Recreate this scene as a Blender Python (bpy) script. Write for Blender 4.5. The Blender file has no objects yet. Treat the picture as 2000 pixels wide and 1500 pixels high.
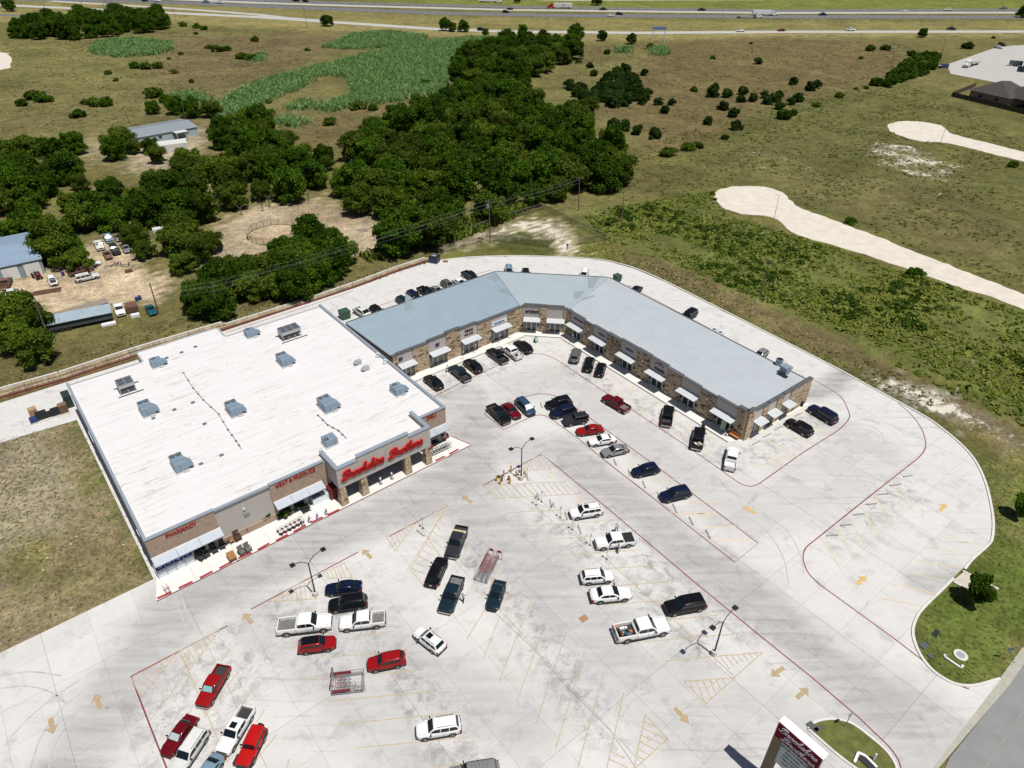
import bpy, bmesh, math, random
import numpy as np
from mathutils import Vector, Matrix
from mathutils.geometry import tessellate_polygon
R = math.radians
random.seed(7); RNG = np.random.default_rng(7)
scene = bpy.context.scene
COL = scene.collection

# ------------------------------------------------------------------ camera
FPX, PITCH, ROLL, CAMH = 1355.5, R(34.441), R(0.494), 70.0
Fw = Vector((0, math.cos(PITCH), -math.sin(PITCH)))
Rt0 = Vector((1, 0, 0)); Up0 = Rt0.cross(Fw)
Rt = math.cos(ROLL) * Rt0 + math.sin(ROLL) * Up0
Up = -math.sin(ROLL) * Rt0 + math.cos(ROLL) * Up0
cam = bpy.data.cameras.new('camera'); cam.sensor_width = 36; cam.lens = FPX * 36 / 2000
cam.clip_start = 1; cam.clip_end = 12000
camo = bpy.data.objects.new('camera', cam); COL.objects.link(camo)
m3 = Matrix((Rt, Up, -Fw)).transposed()
camo.matrix_world = Matrix.Translation((0, 0, CAMH)) @ m3.to_4x4()
scene.camera = camo

# ------------------------------------------------------------------ light
SUN_EL, SH_DIR = R(69.5), R(135)            # shadows run towards SH_DIR (math angle from +x)
S = Vector((-math.cos(SH_DIR) * math.cos(SUN_EL), -math.sin(SH_DIR) * math.cos(SUN_EL), math.sin(SUN_EL)))
world = bpy.data.worlds.new('World'); scene.world = world; world.use_nodes = True
nt = world.node_tree; nt.nodes.clear()
sky = nt.nodes.new('ShaderNodeTexSky'); sky.sky_type = 'NISHITA'; sky.sun_disc = False
sky.sun_elevation = SUN_EL; sky.sun_rotation = math.atan2(S.x, S.y)
bg = nt.nodes.new('ShaderNodeBackground'); bg.inputs[1].default_value = 0.05
wo = nt.nodes.new('ShaderNodeOutputWorld')
nt.links.new(sky.outputs[0], bg.inputs[0]); nt.links.new(bg.outputs[0], wo.inputs[0])
sun = bpy.data.lights.new('sun', 'SUN'); sun.energy = 5.0; sun.angle = R(0.53); sun.color = (1, 0.965, 0.90)
suno = bpy.data.objects.new('sun', sun); COL.objects.link(suno)
suno.rotation_euler = S.to_track_quat('Z', 'Y').to_euler(); suno.location = (0, 0, 200)
vs = scene.view_settings
vs.view_transform = 'Standard'; vs.look = 'None'; vs.gamma = 1; vs.exposure = -0.06; vs.use_curve_mapping = False

# ------------------------------------------------------------------ pixel ray -> point on a level plane
def P(x, y, z=0.0):
    d = Fw * FPX + Rt * (x - 1000) - Up * (y - 750)
    t = (z - CAMH) / d.z
    return Vector((d.x * t, d.y * t, z))
def P2(x, y, z=0.0):
    p = P(x, y, z); return (p.x, p.y)
def pole_height(b, t):
    g = P(*b); best = 0
    for i in range(10, 400):
        z = i * 0.1; v = g + Vector((0, 0, z - CAMH)); w = v.dot(Fw)
        if 750 - FPX * v.dot(Up) / w <= t[1]: return z
    return 12

# ------------------------------------------------------------------ materials
MATS = {}
def mat(name, col, rough=0.7, metal=0.0, var=0.0, scale=1.0, bump=0.0, spec=0.5, rnd=0.0, trans=0.0, coat=0.0, emit=0.0, fine=0.0):
    if name in MATS: return MATS[name]
    m = bpy.data.materials.new(name); m.use_nodes = True; MATS[name] = m
    n = m.node_tree; b = n.nodes['Principled BSDF']; L = n.links.new
    b.inputs['Base Color'].default_value = (*col, 1); b.inputs['Roughness'].default_value = rough
    b.inputs['Metallic'].default_value = metal; b.inputs['Specular IOR Level'].default_value = spec
    if coat: b.inputs['Coat Weight'].default_value = coat; b.inputs['Coat Roughness'].default_value = 0.05
    if emit: b.inputs['Emission Color'].default_value = (*col, 1); b.inputs['Emission Strength'].default_value = emit
    out = None
    if var or bump or fine:
        tc = n.nodes.new('ShaderNodeTexCoord'); oi = n.nodes.new('ShaderNodeObjectInfo')
        add = n.nodes.new('ShaderNodeVectorMath'); add.operation = 'ADD'
        L(tc.outputs['Object'], add.inputs[0]); L(oi.outputs['Location'], add.inputs[1])
        nz = n.nodes.new('ShaderNodeTexNoise'); nz.inputs['Scale'].default_value = scale; nz.inputs['Detail'].default_value = 6
        nz.inputs['Roughness'].default_value = 0.65
        L(add.outputs[0], nz.inputs['Vector'])
        if var:
            mr = n.nodes.new('ShaderNodeMapRange'); mr.inputs[1].default_value = 0.25; mr.inputs[2].default_value = 0.75
            mr.inputs[3].default_value = 1 - var; mr.inputs[4].default_value = 1 + var
            L(nz.outputs[0], mr.inputs[0]); out = mr.outputs[0]
        if bump:
            bp = n.nodes.new('ShaderNodeBump'); bp.inputs['Strength'].default_value = bump; bp.inputs['Distance'].default_value = 0.05
            L(nz.outputs[0], bp.inputs['Height']); L(bp.outputs[0], b.inputs['Normal'])
    if rnd:
        oi = n.nodes.new('ShaderNodeObjectInfo'); mr = n.nodes.new('ShaderNodeMapRange')
        mr.inputs[3].default_value = 1 - rnd; mr.inputs[4].default_value = 1 + rnd
        L(oi.outputs['Random'], mr.inputs[0])
        if out:
            mu = n.nodes.new('ShaderNodeMath'); mu.operation = 'MULTIPLY'; L(out, mu.inputs[0]); L(mr.outputs[0], mu.inputs[1]); out = mu.outputs[0]
        else: out = mr.outputs[0]
    if out:
        vm = n.nodes.new('ShaderNodeVectorMath'); vm.operation = 'SCALE'; vm.inputs[0].default_value = col
        L(out, vm.inputs['Scale']); L(vm.outputs[0], b.inputs['Base Color'])
    return m

def leaf_mat(name, col, col2, rough=0.55, hue=0.25):
    """foliage: the leaf's own colour varies per face (attribute) and per plant (random)"""
    m = bpy.data.materials.new(name); m.use_nodes = True; MATS[name] = m
    n = m.node_tree; b = n.nodes['Principled BSDF']; L = n.links.new
    b.inputs['Roughness'].default_value = rough; b.inputs['Specular IOR Level'].default_value = 0.06
    at = n.nodes.new('ShaderNodeAttribute'); at.attribute_name = 'tint'
    mx = n.nodes.new('ShaderNodeMix'); mx.data_type = 'RGBA'
    mx.inputs['A'].default_value = (*col, 1); mx.inputs['B'].default_value = (*col2, 1)
    L(at.outputs['Fac'], mx.inputs['Factor'])
    oi = n.nodes.new('ShaderNodeObjectInfo'); mr = n.nodes.new('ShaderNodeMapRange')
    mr.inputs[3].default_value = 1 - hue; mr.inputs[4].default_value = 1 + hue; L(oi.outputs['Random'], mr.inputs[0])
    vm = n.nodes.new('ShaderNodeVectorMath'); vm.operation = 'SCALE'
    L(mx.outputs['Result'], vm.inputs[0]); L(mr.outputs[0], vm.inputs['Scale']); L(vm.outputs[0], b.inputs['Base Color'])
    tr = n.nodes.new('ShaderNodeBsdfTranslucent'); L(vm.outputs[0], tr.inputs[0])
    ms = n.nodes.new('ShaderNodeMixShader'); ms.inputs[0].default_value = 0.22
    o = n.nodes['Material Output']; L(b.outputs[0], ms.inputs[1]); L(tr.outputs[0], ms.inputs[2]); L(ms.outputs[0], o.inputs[0])
    return m

# ------------------------------------------------------------------ mesh builder
class MB:
    def __init__(s): s.v = []; s.f = []; s.m = []
    def add(s, vs, fs, mi=0):
        o = len(s.v); s.v += [tuple(v) for v in vs]; s.f += [tuple(i + o for i in f) for f in fs]; s.m += [mi] * len(fs); return s
    def quad(s, a, b, c, d, mi=0): return s.add([a, b, c, d], [(0, 1, 2, 3)], mi)
    def box(s, c, size, rz=0.0, mi=0, M=None):
        x, y, z = size[0] / 2, size[1] / 2, size[2] / 2
        vs = [Vector((i * x, j * y, k * z)) for k in (-1, 1) for i, j in ((-1, -1), (1, -1), (1, 1), (-1, 1))]
        if M is None: M = Matrix.Rotation(rz, 3, 'Z')
        vs = [M @ v + Vector(c) for v in vs]
        return s.add(vs, [(3, 2, 1, 0), (4, 5, 6, 7), (0, 1, 5, 4), (1, 2, 6, 5), (2, 3, 7, 6), (3, 0, 4, 7)], mi)
    def bar(s, a, b, w, h=None, mi=0, up=(0, 0, 1)):
        a = Vector(a); b = Vector(b); d = b - a; L = d.length
        if L < 1e-6: return s
        x = d / L; u = Vector(up)
        if abs(x.dot(u)) > 0.98: u = Vector((1, 0, 0))
        y = u.cross(x).normalized(); z = x.cross(y)
        return s.box((a + b) / 2, (L, w, h or w), mi=mi, M=Matrix((x, y, z)).transposed())
    def cyl(s, a, b, r, r2=None, n=8, mi=0, caps=True):
        a = Vector(a); b = Vector(b); r2 = r if r2 is None else r2; d = (b - a).normalized()
        u = d.orthogonal().normalized(); w = d.cross(u)
        vs = [p + (u * math.cos(2 * math.pi * i / n) + w * math.sin(2 * math.pi * i / n)) * rr for p, rr in ((a, r), (b, r2)) for i in range(n)]
        fs = [(i, (i + 1) % n, n + (i + 1) % n, n + i) for i in range(n)]
        if caps: fs += [tuple(range(n - 1, -1, -1)), tuple(range(n, 2 * n))]
        return s.add(vs, fs, mi)
    def tube(s, pts, r, n=6, mi=0):
        for a, b in zip(pts[:-1], pts[1:]): s.cyl(a, b, r, n=n, mi=mi)
        return s
    def prism(s, poly, z0, z1, mi=0, bottom=False):
        n = len(poly); area = sum(poly[i][0] * poly[(i + 1) % n][1] - poly[(i + 1) % n][0] * poly[i][1] for i in range(n))
        if area < 0: poly = poly[::-1]
        vs = [(p[0], p[1], z0) for p in poly] + [(p[0], p[1], z1) for p in poly]
        fs = [(i, (i + 1) % n, n + (i + 1) % n, n + i) for i in range(n)]
        if n <= 4: fs.append(tuple(range(n, 2 * n)))
        else:
            for t in tessellate_polygon([[Vector((p[0], p[1], 0)) for p in poly]]):
                a, b, c = (Vector(poly[i]).to_2d() for i in t)
                if (b - a).cross(c - a) < 0: t = t[::-1]
                fs.append(tuple(i + n for i in t))
        return s.add(vs, fs, mi)
    def sphere(s, c, r, seg=8, rings=5, mi=0, sc=(1, 1, 1)):
        c = Vector(c); vs = [c + Vector((0, 0, r * sc[2]))]
        for i in range(1, rings):
            t = math.pi * i / rings
            for j in range(seg):
                p = 2 * math.pi * j / seg
                vs.append(c + Vector((r * math.sin(t) * math.cos(p) * sc[0], r * math.sin(t) * math.sin(p) * sc[1], r * math.cos(t) * sc[2])))
        vs.append(c - Vector((0, 0, r * sc[2]))); fs = []
        for j in range(seg): fs.append((0, 1 + j, 1 + (j + 1) % seg))
        for i in range(rings - 2):
            for j in range(seg):
                a = 1 + i * seg; fs.append((a + j, a + seg + j, a + seg + (j + 1) % seg, a + (j + 1) % seg))
        a = 1 + (rings - 2) * seg; e = len(vs) - 1
        for j in range(seg): fs.append((e, a + (j + 1) % seg, a + j))
        return s.add(vs, fs, mi)
    def mesh(s, name, mats, smooth=False):
        me = bpy.data.meshes.new(name); me.from_pydata(s.v, [], s.f); me.update()
        if not isinstance(mats, (list, tuple)): mats = [mats]
        for m in mats: me.materials.append(m)
        if len(mats) > 1: me.polygons.foreach_set('material_index', s.m)
        if smooth:
            me.polygons.foreach_set('use_smooth', [True] * len(me.polygons))
            me.set_sharp_from_angle(angle=R(38))
        return me

def link(name, data, parent=None, kind=None, label=None, cat=None, group=None, loc=None, rz=None):
    o = bpy.data.objects.new(name, data); COL.objects.link(o)
    if parent: o.parent = parent
    if kind: o['kind'] = kind
    if label: o['label'] = label
    if cat: o['category'] = cat
    if group: o['group'] = group
    if loc is not None: o.location = loc
    if rz is not None: o.rotation_euler = (0, 0, rz)
    return o
def part(name, mb, mats, parent, smooth=False, **k): return link(name, mb.mesh(name, mats, smooth), parent, **k)
def thing(name, label, cat, loc=(0, 0, 0), rz=0.0, group=None): return link(name, None, None, None, label, cat, group, loc, rz)
def copy_tree(src, parent=None):
    c = src.copy(); COL.objects.link(c)
    if parent: c.parent = parent
    for ch in list(src.children): copy_tree(ch, c)
    return c

def text_mesh(body, size, extrude=0.03, offset=0.0, shear=0.0, align='CENTER', sx=1.0):
    cu = bpy.data.curves.new('lettering', 'FONT'); cu.body = body; cu.size = size; cu.extrude = extrude
    cu.offset = offset; cu.shear = shear; cu.align_x = align; cu.align_y = 'CENTER'; cu.resolution_u = 2; cu.space_line = 0.8
    o = bpy.data.objects.new('lettering', cu); COL.objects.link(o)
    dg = bpy.context.evaluated_depsgraph_get(); me = bpy.data.meshes.new_from_object(o.evaluated_get(dg))
    bpy.data.objects.remove(o); bpy.data.curves.remove(cu)
    if sx != 1: me.transform(Matrix.Diagonal((sx, 1, 1, 1)))
    return me
def put_text(body, size, pos, xdir, parent, m, name='lettering', up=(0, 0, 1), **k):
    me = text_mesh(body, size, **k); me.materials.clear(); me.materials.append(m)
    x = Vector(xdir).normalized(); z = Vector(up); n = x.cross(z)
    M = Matrix((x, z, n)).transposed().to_4x4(); M.translation = Vector(pos)
    me.transform(M)
    return link(name, me, parent)

def catmull(pts, n=6):
    pts = [Vector(p) for p in pts]; out = []
    q = [pts[0] * 2 - pts[1]] + pts + [pts[-1] * 2 - pts[-2]]
    for i in range(1, len(q) - 2):
        for k in range(n):
            t = k / n; a, b, c, d = q[i - 1:i + 3]
            out.append(0.5 * ((2 * b) + (c - a) * t + (2 * a - 5 * b + 4 * c - d) * t * t + (3 * b - a - 3 * c + d) * t ** 3))
    out.append(pts[-1]); return out
def ribbon(mb, pts, w, z0, z1, mi=0, closed=False):
    """flat band of width w following a plan polyline"""
    pts = [Vector((p[0], p[1])) for p in pts]; n = len(pts); Ls = []; Rs = []
    for i in range(n):
        a = pts[i - 1] if (i or closed) else pts[i]; b = pts[(i + 1) % n] if (i < n - 1 or closed) else pts[i]
        d = (b - a); d = d.normalized() if d.length > 1e-6 else Vector((1, 0)); nn = Vector((-d.y, d.x))
        Ls.append(pts[i] + nn * w / 2); Rs.append(pts[i] - nn * w / 2)
    for i in range(n if closed else n - 1):
        j = (i + 1) % n
        a, b, c, d = Rs[i], Rs[j], Ls[j], Ls[i]
        if z1 - z0 < 0.02: mb.quad((*a, z1), (*b, z1), (*c, z1), (*d, z1), mi)
        else:
            mb.add([(*a, z0), (*b, z0), (*c, z0), (*d, z0), (*a, z1), (*b, z1), (*c, z1), (*d, z1)],
                   [(4, 5, 6, 7), (0, 1, 5, 4), (2, 3, 7, 6), (1, 2, 6, 5), (3, 0, 4, 7)], mi)
    return mb
def pxs(l, z=0.0): return [P2(x, y, z) for x, y in l]
def smooth_px(l, n=6): return [(p.x, p.y) for p in catmull([(*P2(x, y), 0) for x, y in l], n)]
def in_poly(X, Y, poly):
    poly = np.asarray(poly, float); x0, y0 = poly[:, 0], poly[:, 1]; x1, y1 = np.roll(x0, -1), np.roll(y0, -1)
    c = np.zeros(X.shape, bool)
    for a, b, d, e in zip(x0, y0, x1, y1):
        if b == e: continue
        c ^= ((b > Y) != (e > Y)) & (X < (d - a) * (Y - b) / (e - b) + a)
    return c
# ================================================================== GROUND
# zones: (albedo, rock share, polygon in photo pixels on the ground); later ones override
OLIVE, BROWN, TAN, LUSH = (.118, .106, .038), (.125, .098, .046), (.40, .315, .215), (.062, .085, .016)
ZONES = [
 ((.125, .11, .042), .0, [(-900, 60), (430, 60), (700, 200), (640, 300), (300, 320), (-900, 330)]),
 ((.135, .125, .045), .0, [(-300, 62), (170, 80), (330, 120), (230, 165), (-300, 175)]),
 (BROWN, .0, [(330, 75), (620, 62), (700, 80), (520, 150), (430, 175), (300, 160)]),
 ((.12, .095, .04), .0, [(500, 260), (680, 215), (860, 160), (880, 180), (740, 300), (620, 290)]),
 ((.118, .092, .040), .0, [(1090, 95), (1500, 72), (1760, 85), (1760, 160), (1560, 210), (1480, 250), (1330, 300), (1260, 290), (1140, 190)]),
 ((.125, .113, .042), .0, [(1070, 100), (1260, 100), (1250, 150), (1150, 215), (1270, 270), (1180, 280), (1080, 160)]),
 ((.20, .17, .07), .0, [(-900, 48), (300, 42), (640, 62), (860, 72), (1080, 82), (1500, 73), (2900, 74), (2900, 60), (1000, 60), (500, 30), (-900, 2)]),
 ((.17, .15, .055), .0, [(-900, -8), (300, 3), (500, 14), (900, 34), (1500, 42), (2900, 42), (2900, 62), (1000, 62), (500, 36), (300, 20), (-900, 18)]),
 ((.13, .14, .03), .0, [(600, -40), (2900, -40), (2900, 20), (1500, 22), (1000, 13), (700, 2)]),
 ((.10, .098, .032), .0, [(1500, 205), (1760, 155), (1900, 210), (2900, 260), (2900, 760), (1990, 560), (1500, 400), (1390, 370), (1280, 400), (1330, 310)]),
 ((.105, .10, .036), .25, [(1420, 290), (1550, 285), (1620, 340), (1560, 372), (1430, 340)]),
 ((.115, .105, .042), .42, [(1670, 275), (1760, 275), (1880, 320), (1870, 360), (1780, 355), (1700, 310)]),
 ((.11, .10, .038), .16, [(1480, 350), (1780, 340), (1990, 440), (1990, 520), (1800, 480), (1600, 400)]),
 ((.105, .112, .032), .0, [(1130, 410), (1400, 370), (1420, 420), (1560, 460), (2010, 610), (2900, 900), (2900, 1100), (2010, 840), (1700, 690), (1480, 590), (1300, 510), (1180, 470)]),
 ((.12, .095, .045), .10, [(1165, 480), (1290, 505), (1480, 590), (1700, 690), (2010, 845), (2010, 880), (1880, 830), (1690, 735), (1500, 645), (1330, 560), (1230, 515)]),
 ((.088, .098, .026), .0, [(1200, 505), (1330, 558), (1500, 645), (1690, 735), (1790, 800), (1840, 838), (1800, 830), (1650, 727), (1430, 612), (1240, 524)]),
 ((.38, .35, .29), .55, [(1690, 728), (1745, 745), (1850, 772), (1900, 802), (1850, 812), (1780, 785), (1730, 760)]),
 ((.18, .15, .09), .35, [(1850, 775), (1900, 800), (2010, 860), (2010, 905), (1940, 850), (1860, 820)]),
 ((.088, .112, .024), .0, [(1860, 850), (1930, 900), (2900, 1000), (2900, 1180), (2000, 1200), (1960, 1330), (1760, 1340), (1780, 1200), (1930, 1060), (1940, 960)]),
 ((.12, .122, .04), .0, [(1925, 880), (2010, 900), (2010, 1060), (1960, 1060), (1940, 980)]),
 ((.115, .10, .04), .05, [(-900, 700), (90, 690), (330, 620), (520, 585), (700, 535), (830, 500), (840, 520), (620, 600), (270, 700), (-900, 900)]),
 ((.11, .11, .03), .0, [(830, 500), (940, 470), (1100, 440), (1170, 470), (1240, 520), (1100, 508), (1000, 506), (880, 515)]),
 ((.40, .34, .25), .55, [(855, 490), (900, 468), (980, 450), (1010, 432), (1090, 432), (1118, 452), (1120, 485), (1130, 500), (1095, 498), (1085, 470), (1040, 452), (990, 458), (930, 472), (880, 490)]),
 ((.085, .09, .025), .0, [(1010, 425), (1060, 405), (1130, 425), (1180, 470), (1120, 478), (1115, 448), (1085, 428), (1030, 428)]),
 ((.085, .09, .025), .1, [(985, 462), (1040, 454), (1085, 475), (1090, 498), (960, 485)]),
 (TAN, .03, [(-500, 560), (60, 540), (190, 470), (240, 455), (270, 520), (340, 545), (320, 570), (300, 590), (200, 598), (150, 610), (90, 625), (70, 590), (-500, 610)]),
 ((.31, .25, .17), .04, [(400, 535), (400, 480), (430, 440), (480, 405), (560, 395), (640, 385), (660, 405), (720, 415), (755, 450), (750, 490), (720, 500), (690, 500), (600, 480), (560, 480), (520, 495)]),
 ((.24, .19, .12), .0, [(545, 405), (640, 390), (700, 420), (680, 440), (600, 440), (560, 425)]),
 ((.33, .26, .17), .0, [(487, 478), (487, 455), (510, 440), (550, 435), (580, 445), (592, 465), (560, 480), (520, 486)]),
 ((.26, .21, .14), .2, [(165, 370), (210, 375), (215, 400), (180, 400)]),
 ((.28, .23, .15), .2, [(160, 275), (210, 270), (215, 320), (190, 310)]),
 ((.34, .27, .18), .12, [(330, 360), (400, 360), (420, 395), (350, 400), (330, 390)]),
 ((.30, .25, .17), .3, [(250, 280), (390, 245), (410, 270), (380, 300), (300, 350), (260, 330)]),
 ((.20, .165, .098), .05, [(-1400, 860), (0, 850), (145, 812), (315, 1130), (0, 1285), (-1400, 1900)]),
 ((.25, .215, .145), .10, [(-300, 880), (60, 850), (120, 900), (140, 1000), (60, 1080), (-300, 1100)]),
 ((.165, .15, .06), .0, [(20, 1060), (110, 1040), (120, 1120), (60, 1150), (0, 1150)]),
 ((.12, .12, .035), .0, [(150, 925), (200, 930), (195, 960), (150, 965)]),
 ((.165, .135, .07), .0, [(60, 1150), (160, 1060), (260, 1060), (300, 1120), (160, 1200)]),
 ((.07, .095, .02), .0, [(147, 815), (165, 812), (330, 1100), (320, 1135), (285, 1120)]),
]
gx = np.unique(np.concatenate([np.arange(-130, 131, 1.4), np.arange(-520, -129, 3.2), np.arange(130, 561, 3.2)]))
gy = [28.0]
while gy[-1] < 790: gy.append(gy[-1] + max(1.3, (gy[-1] - 60) * 0.008))
gy = np.array(gy); GX, GY = np.meshgrid(gx, gy); NX, NY = len(gx), len(gy)
gc = np.zeros((NY, NX, 4)); K = 3
for k in range(K):
    jx = GX + RNG.normal(0, 1, GX.shape) * (0.6 + GY * 0.008); jy = GY + RNG.normal(0, 1, GX.shape) * (0.6 + GY * 0.012)
    c = np.zeros((NY, NX, 4)); c[..., :3] = OLIVE
    for col_, rock, poly in ZONES:
        msk = in_poly(jx, jy, pxs(poly)); c[msk] = (*col_, rock)
    gc += c / K
me = bpy.data.meshes.new('ground')
vv = np.stack([GX.ravel(), GY.ravel(), np.full(GX.size, -0.06)], 1)
idx = np.arange(NX * NY).reshape(NY, NX)
ff = np.stack([idx[:-1, :-1], idx[:-1, 1:], idx[1:, 1:], idx[1:, :-1]], -1).reshape(-1, 4)
x0, x1, y0, y1 = gx[0], gx[-1], gy[0], gy[-1]; B = 6000
ex = [(-B, -B), (B, -B), (B, B), (-B, B)]
vv = np.vstack([vv, [(x, y, -0.06) for x, y in ex]]); n0 = NX * NY
rim = [idx[0, 0], idx[0, -1], idx[-1, -1], idx[-1, 0]]
faces = [tuple(f) for f in ff.tolist()]
row0 = idx[0, :].tolist(); row1 = idx[-1, :].tolist(); c0 = idx[:, 0].tolist(); c1 = idx[:, -1].tolist()
for a, b in zip(row0[:-1], row0[1:]): faces.append((n0, b, a) if False else (a, n0, b) if gx[a % NX] > 0 else (a, n0, b))
faces.append((row0[-1], n0, n0 + 1))
for a, b in zip(c1[:-1], c1[1:]): faces.append((a, n0 + 1, b))
faces.append((c1[-1], n0 + 1, n0 + 2))
for a, b in zip(row1[::-1][:-1], row1[::-1][1:]): faces.append((a, n0 + 2, b))
faces.append((row1[0], n0 + 2, n0 + 3))
for a, b in zip(c0[::-1][:-1], c0[::-1][1:]): faces.append((a, n0 + 3, b))
faces.append((c0[0], n0 + 3, n0))
me.from_pydata(vv.tolist(), [], faces)
ca = me.attributes.new('zone', 'FLOAT_COLOR', 'POINT')
full = np.vstack([gc.reshape(-1, 4), [(*OLIVE, 0)] * 4]); ca.data.foreach_set('color', full.astype(np.float32).ravel())
gm = bpy.data.materials.new('soil_and_grass'); gm.use_nodes = True; n = gm.node_tree; L = n.links.new; b = n.nodes['Principled BSDF']
b.inputs['Roughness'].default_value = 0.95; b.inputs['Specular IOR Level'].default_value = 0.15
at = n.nodes.new('ShaderNodeAttribute'); at.attribute_name = 'zone'; ge = n.nodes.new('ShaderNodeNewGeometry')
def noise(n, vec, scale, det=6, rough=0.6, dist=0.0):
    z = n.nodes.new('ShaderNodeTexNoise'); z.inputs['Scale'].default_value = scale; z.inputs['Detail'].default_value = det
    z.inputs['Roughness'].default_value = rough; z.inputs['Distortion'].default_value = dist; n.links.new(vec, z.inputs['Vector']); return z.outputs[0]
def mrange(n, v, a, b_, c, d, smooth=False):
    z = n.nodes.new('ShaderNodeMapRange'); z.clamp = True
    if smooth: z.interpolation_type = 'SMOOTHSTEP'
    for i, q in zip((1, 2, 3, 4), (a, b_, c, d)):
        if isinstance(q, (int, float)): z.inputs[i].default_value = q
        else: n.links.new(q, z.inputs[i])
    n.links.new(v, z.inputs[0]); return z.outputs[0]
def math_(n, op, a, b_=None):
    z = n.nodes.new('ShaderNodeMath'); z.operation = op
    for i, q in enumerate((a, b_)):
        if q is None: continue
        if isinstance(q, (int, float)): z.inputs[i].default_value = q
        else: n.links.new(q, z.inputs[i])
    return z.outputs[0]
def mixc(n, f, a, b_, mode='MIX'):
    z = n.nodes.new('ShaderNodeMix'); z.data_type = 'RGBA'; z.blend_type = mode
    for k, q in (('Factor', f), ('A', a), ('B', b_)):
        if isinstance(q, (int, float)): z.inputs[k].default_value = q
        elif isinstance(q, tuple): z.inputs[k].default_value = (*q, 1)
        else: n.links.new(q, z.inputs[k])
    return z.outputs['Result']
pos = ge.outputs['Position']
big = noise(n, pos, 0.035, 5, 0.6, 1.0); mid = noise(n, pos, 0.22, 6, 0.68, 0.6); fin = noise(n, pos, 1.7, 6, 0.75)
fac = math_(n, 'MULTIPLY', mrange(n, big, .3, .7, .74, 1.28), math_(n, 'MULTIPLY', mrange(n, mid, .28, .72, .66, 1.36), math_(n, 'MULTIPLY', mrange(n, fin, .27, .73, .5, 1.6), mrange(n, noise(n, pos, .62, 5, .7, 1.2), .3, .7, .74, 1.3))))
sc_ = n.nodes.new('ShaderNodeVectorMath'); sc_.operation = 'SCALE'; L(at.outputs['Color'], sc_.inputs[0]); L(fac, sc_.inputs['Scale'])
# green and straw blotches
c = mixc(n, mrange(n, noise(n, pos, 0.09, 6, 0.7, 1.5), .54, .68, 0, .32), sc_.outputs[0], mixc(n, 1.0, sc_.outputs[0], (.62, 1.06, .5), 'MULTIPLY'))
c = mixc(n, mrange(n, noise(n, pos, 0.13, 6, 0.75, 2.0), .56, .70, 0, .7), c, mixc(n, 1.0, c, (1.55, 1.32, 1.2), 'MULTIPLY'))
# pale limestone showing through where the zone says so
th = math_(n, 'SUBTRACT', 0.715, math_(n, 'MULTIPLY', at.outputs['Alpha'], 0.52))
rk = mrange(n, math_(n, 'ADD', math_(n, 'MULTIPLY', noise(n, pos, 0.9, 8, 0.8), 0.6), math_(n, 'MULTIPLY', noise(n, pos, 0.12, 4, 0.6), 0.4)), th, math_(n, 'ADD', th, .06), 0, 1)
c = mixc(n, rk, c, mixc(n, noise(n, pos, 2.5, 4), (.50, .46, .38), (.68, .64, .56)))
L(c, b.inputs['Base Color'])
bp = n.nodes.new('ShaderNodeBump'); bp.inputs['Strength'].default_value = 0.6; bp.inputs['Distance'].default_value = 0.25
L(math_(n, 'ADD', fin, mid), bp.inputs['Height']); L(bp.outputs[0], b.inputs['Normal'])
me.materials.append(gm)
link('ground', me, kind='structure')

# ================================================================== ROADS FAR AWAY
asph = mat('asphalt', (.125, .127, .14), .9, var=.14, scale=.35)
pale = mat('pale_concrete_road', (.40, .39, .37), .9, var=.10, scale=.3)
cal = mat('caliche', (.57, .525, .455), .95, var=.16, scale=.35, bump=.3)
def road(name, pts, w, m, z=-0.03):
    mb = MB(); ribbon(mb, [P2(*p) for p in pts], w, z, z); return part(name, mb, m, None, kind='structure')
def lineup(l, n=8): return [(l[0][0] * (1 - t) + l[1][0] * t, l[0][1] * (1 - t) + l[1][1] * t) for t in np.linspace(0, 1, n)]
HW_S = [(-1500, -32), (300, 3.5), (500, 11.5), (680, 18.5), (880, 26), (1080, 30), (1500, 32.5), (2000, 33.5), (3400, 34)]
HW_M = [(-1500, -42), (300, -3), (500, 5.2), (680, 11), (1000, 19.3), (1500, 25), (2000, 24.5), (3400, 25)]
HW_N = [(-1500, -47), (300, -6), (500, 0.6), (680, 6), (1000, 13.5), (1500, 20.5), (2000, 18.8), (3400, 19)]
road('highway', HW_S, 19, asph); road('highway', HW_N, 15, asph, -0.026); road('highway_shoulder', HW_M, 11.5, pale, -0.02)
road('frontage_road', [(-1500, -30), (0, 9.5), (332, 25), (500, 33), (680, 45), (860, 57), (1000, 61.5), (1250, 64), (1500, 62), (2000, 61.5), (3400, 61)], 11, pale)
road('ramp_road', [(100, 2), (290, 13), (400, 20.5), (500, 28), (560, 35), (640, 41)], 8, pale, -0.024)
road('frontage_road', [(900, -6), (1100, 0), (1500, -1.5), (2000, -4), (3000, -6)], 11, pale)
road('country_lane', [(-600, -20), (0, 29), (60, 32), (115, 36), (170, 40), (215, 36)], 7.5, asph)
mb = MB()
for i in range(120):
    x = 340 + i * 14
    def yy(L_, x=x):
        for a, b_ in zip(L_[:-1], L_[1:]):
            if a[0] <= x <= b_[0]: return a[1] + (b_[1] - a[1]) * (x - a[0]) / (b_[0] - a[0])
    for L_, off in ((HW_S, 0), (HW_N, 0)):
        a = P(x, yy(L_)); b_ = a + Vector((3.0, 0.1, 0)); ribbon(mb, [a.to_2d(), b_.to_2d()], .3, -0.01, -0.01)
part('lane_dashes', mb, mat('road_paint_white', (.7, .7, .68), .8), None, kind='structure')
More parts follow.
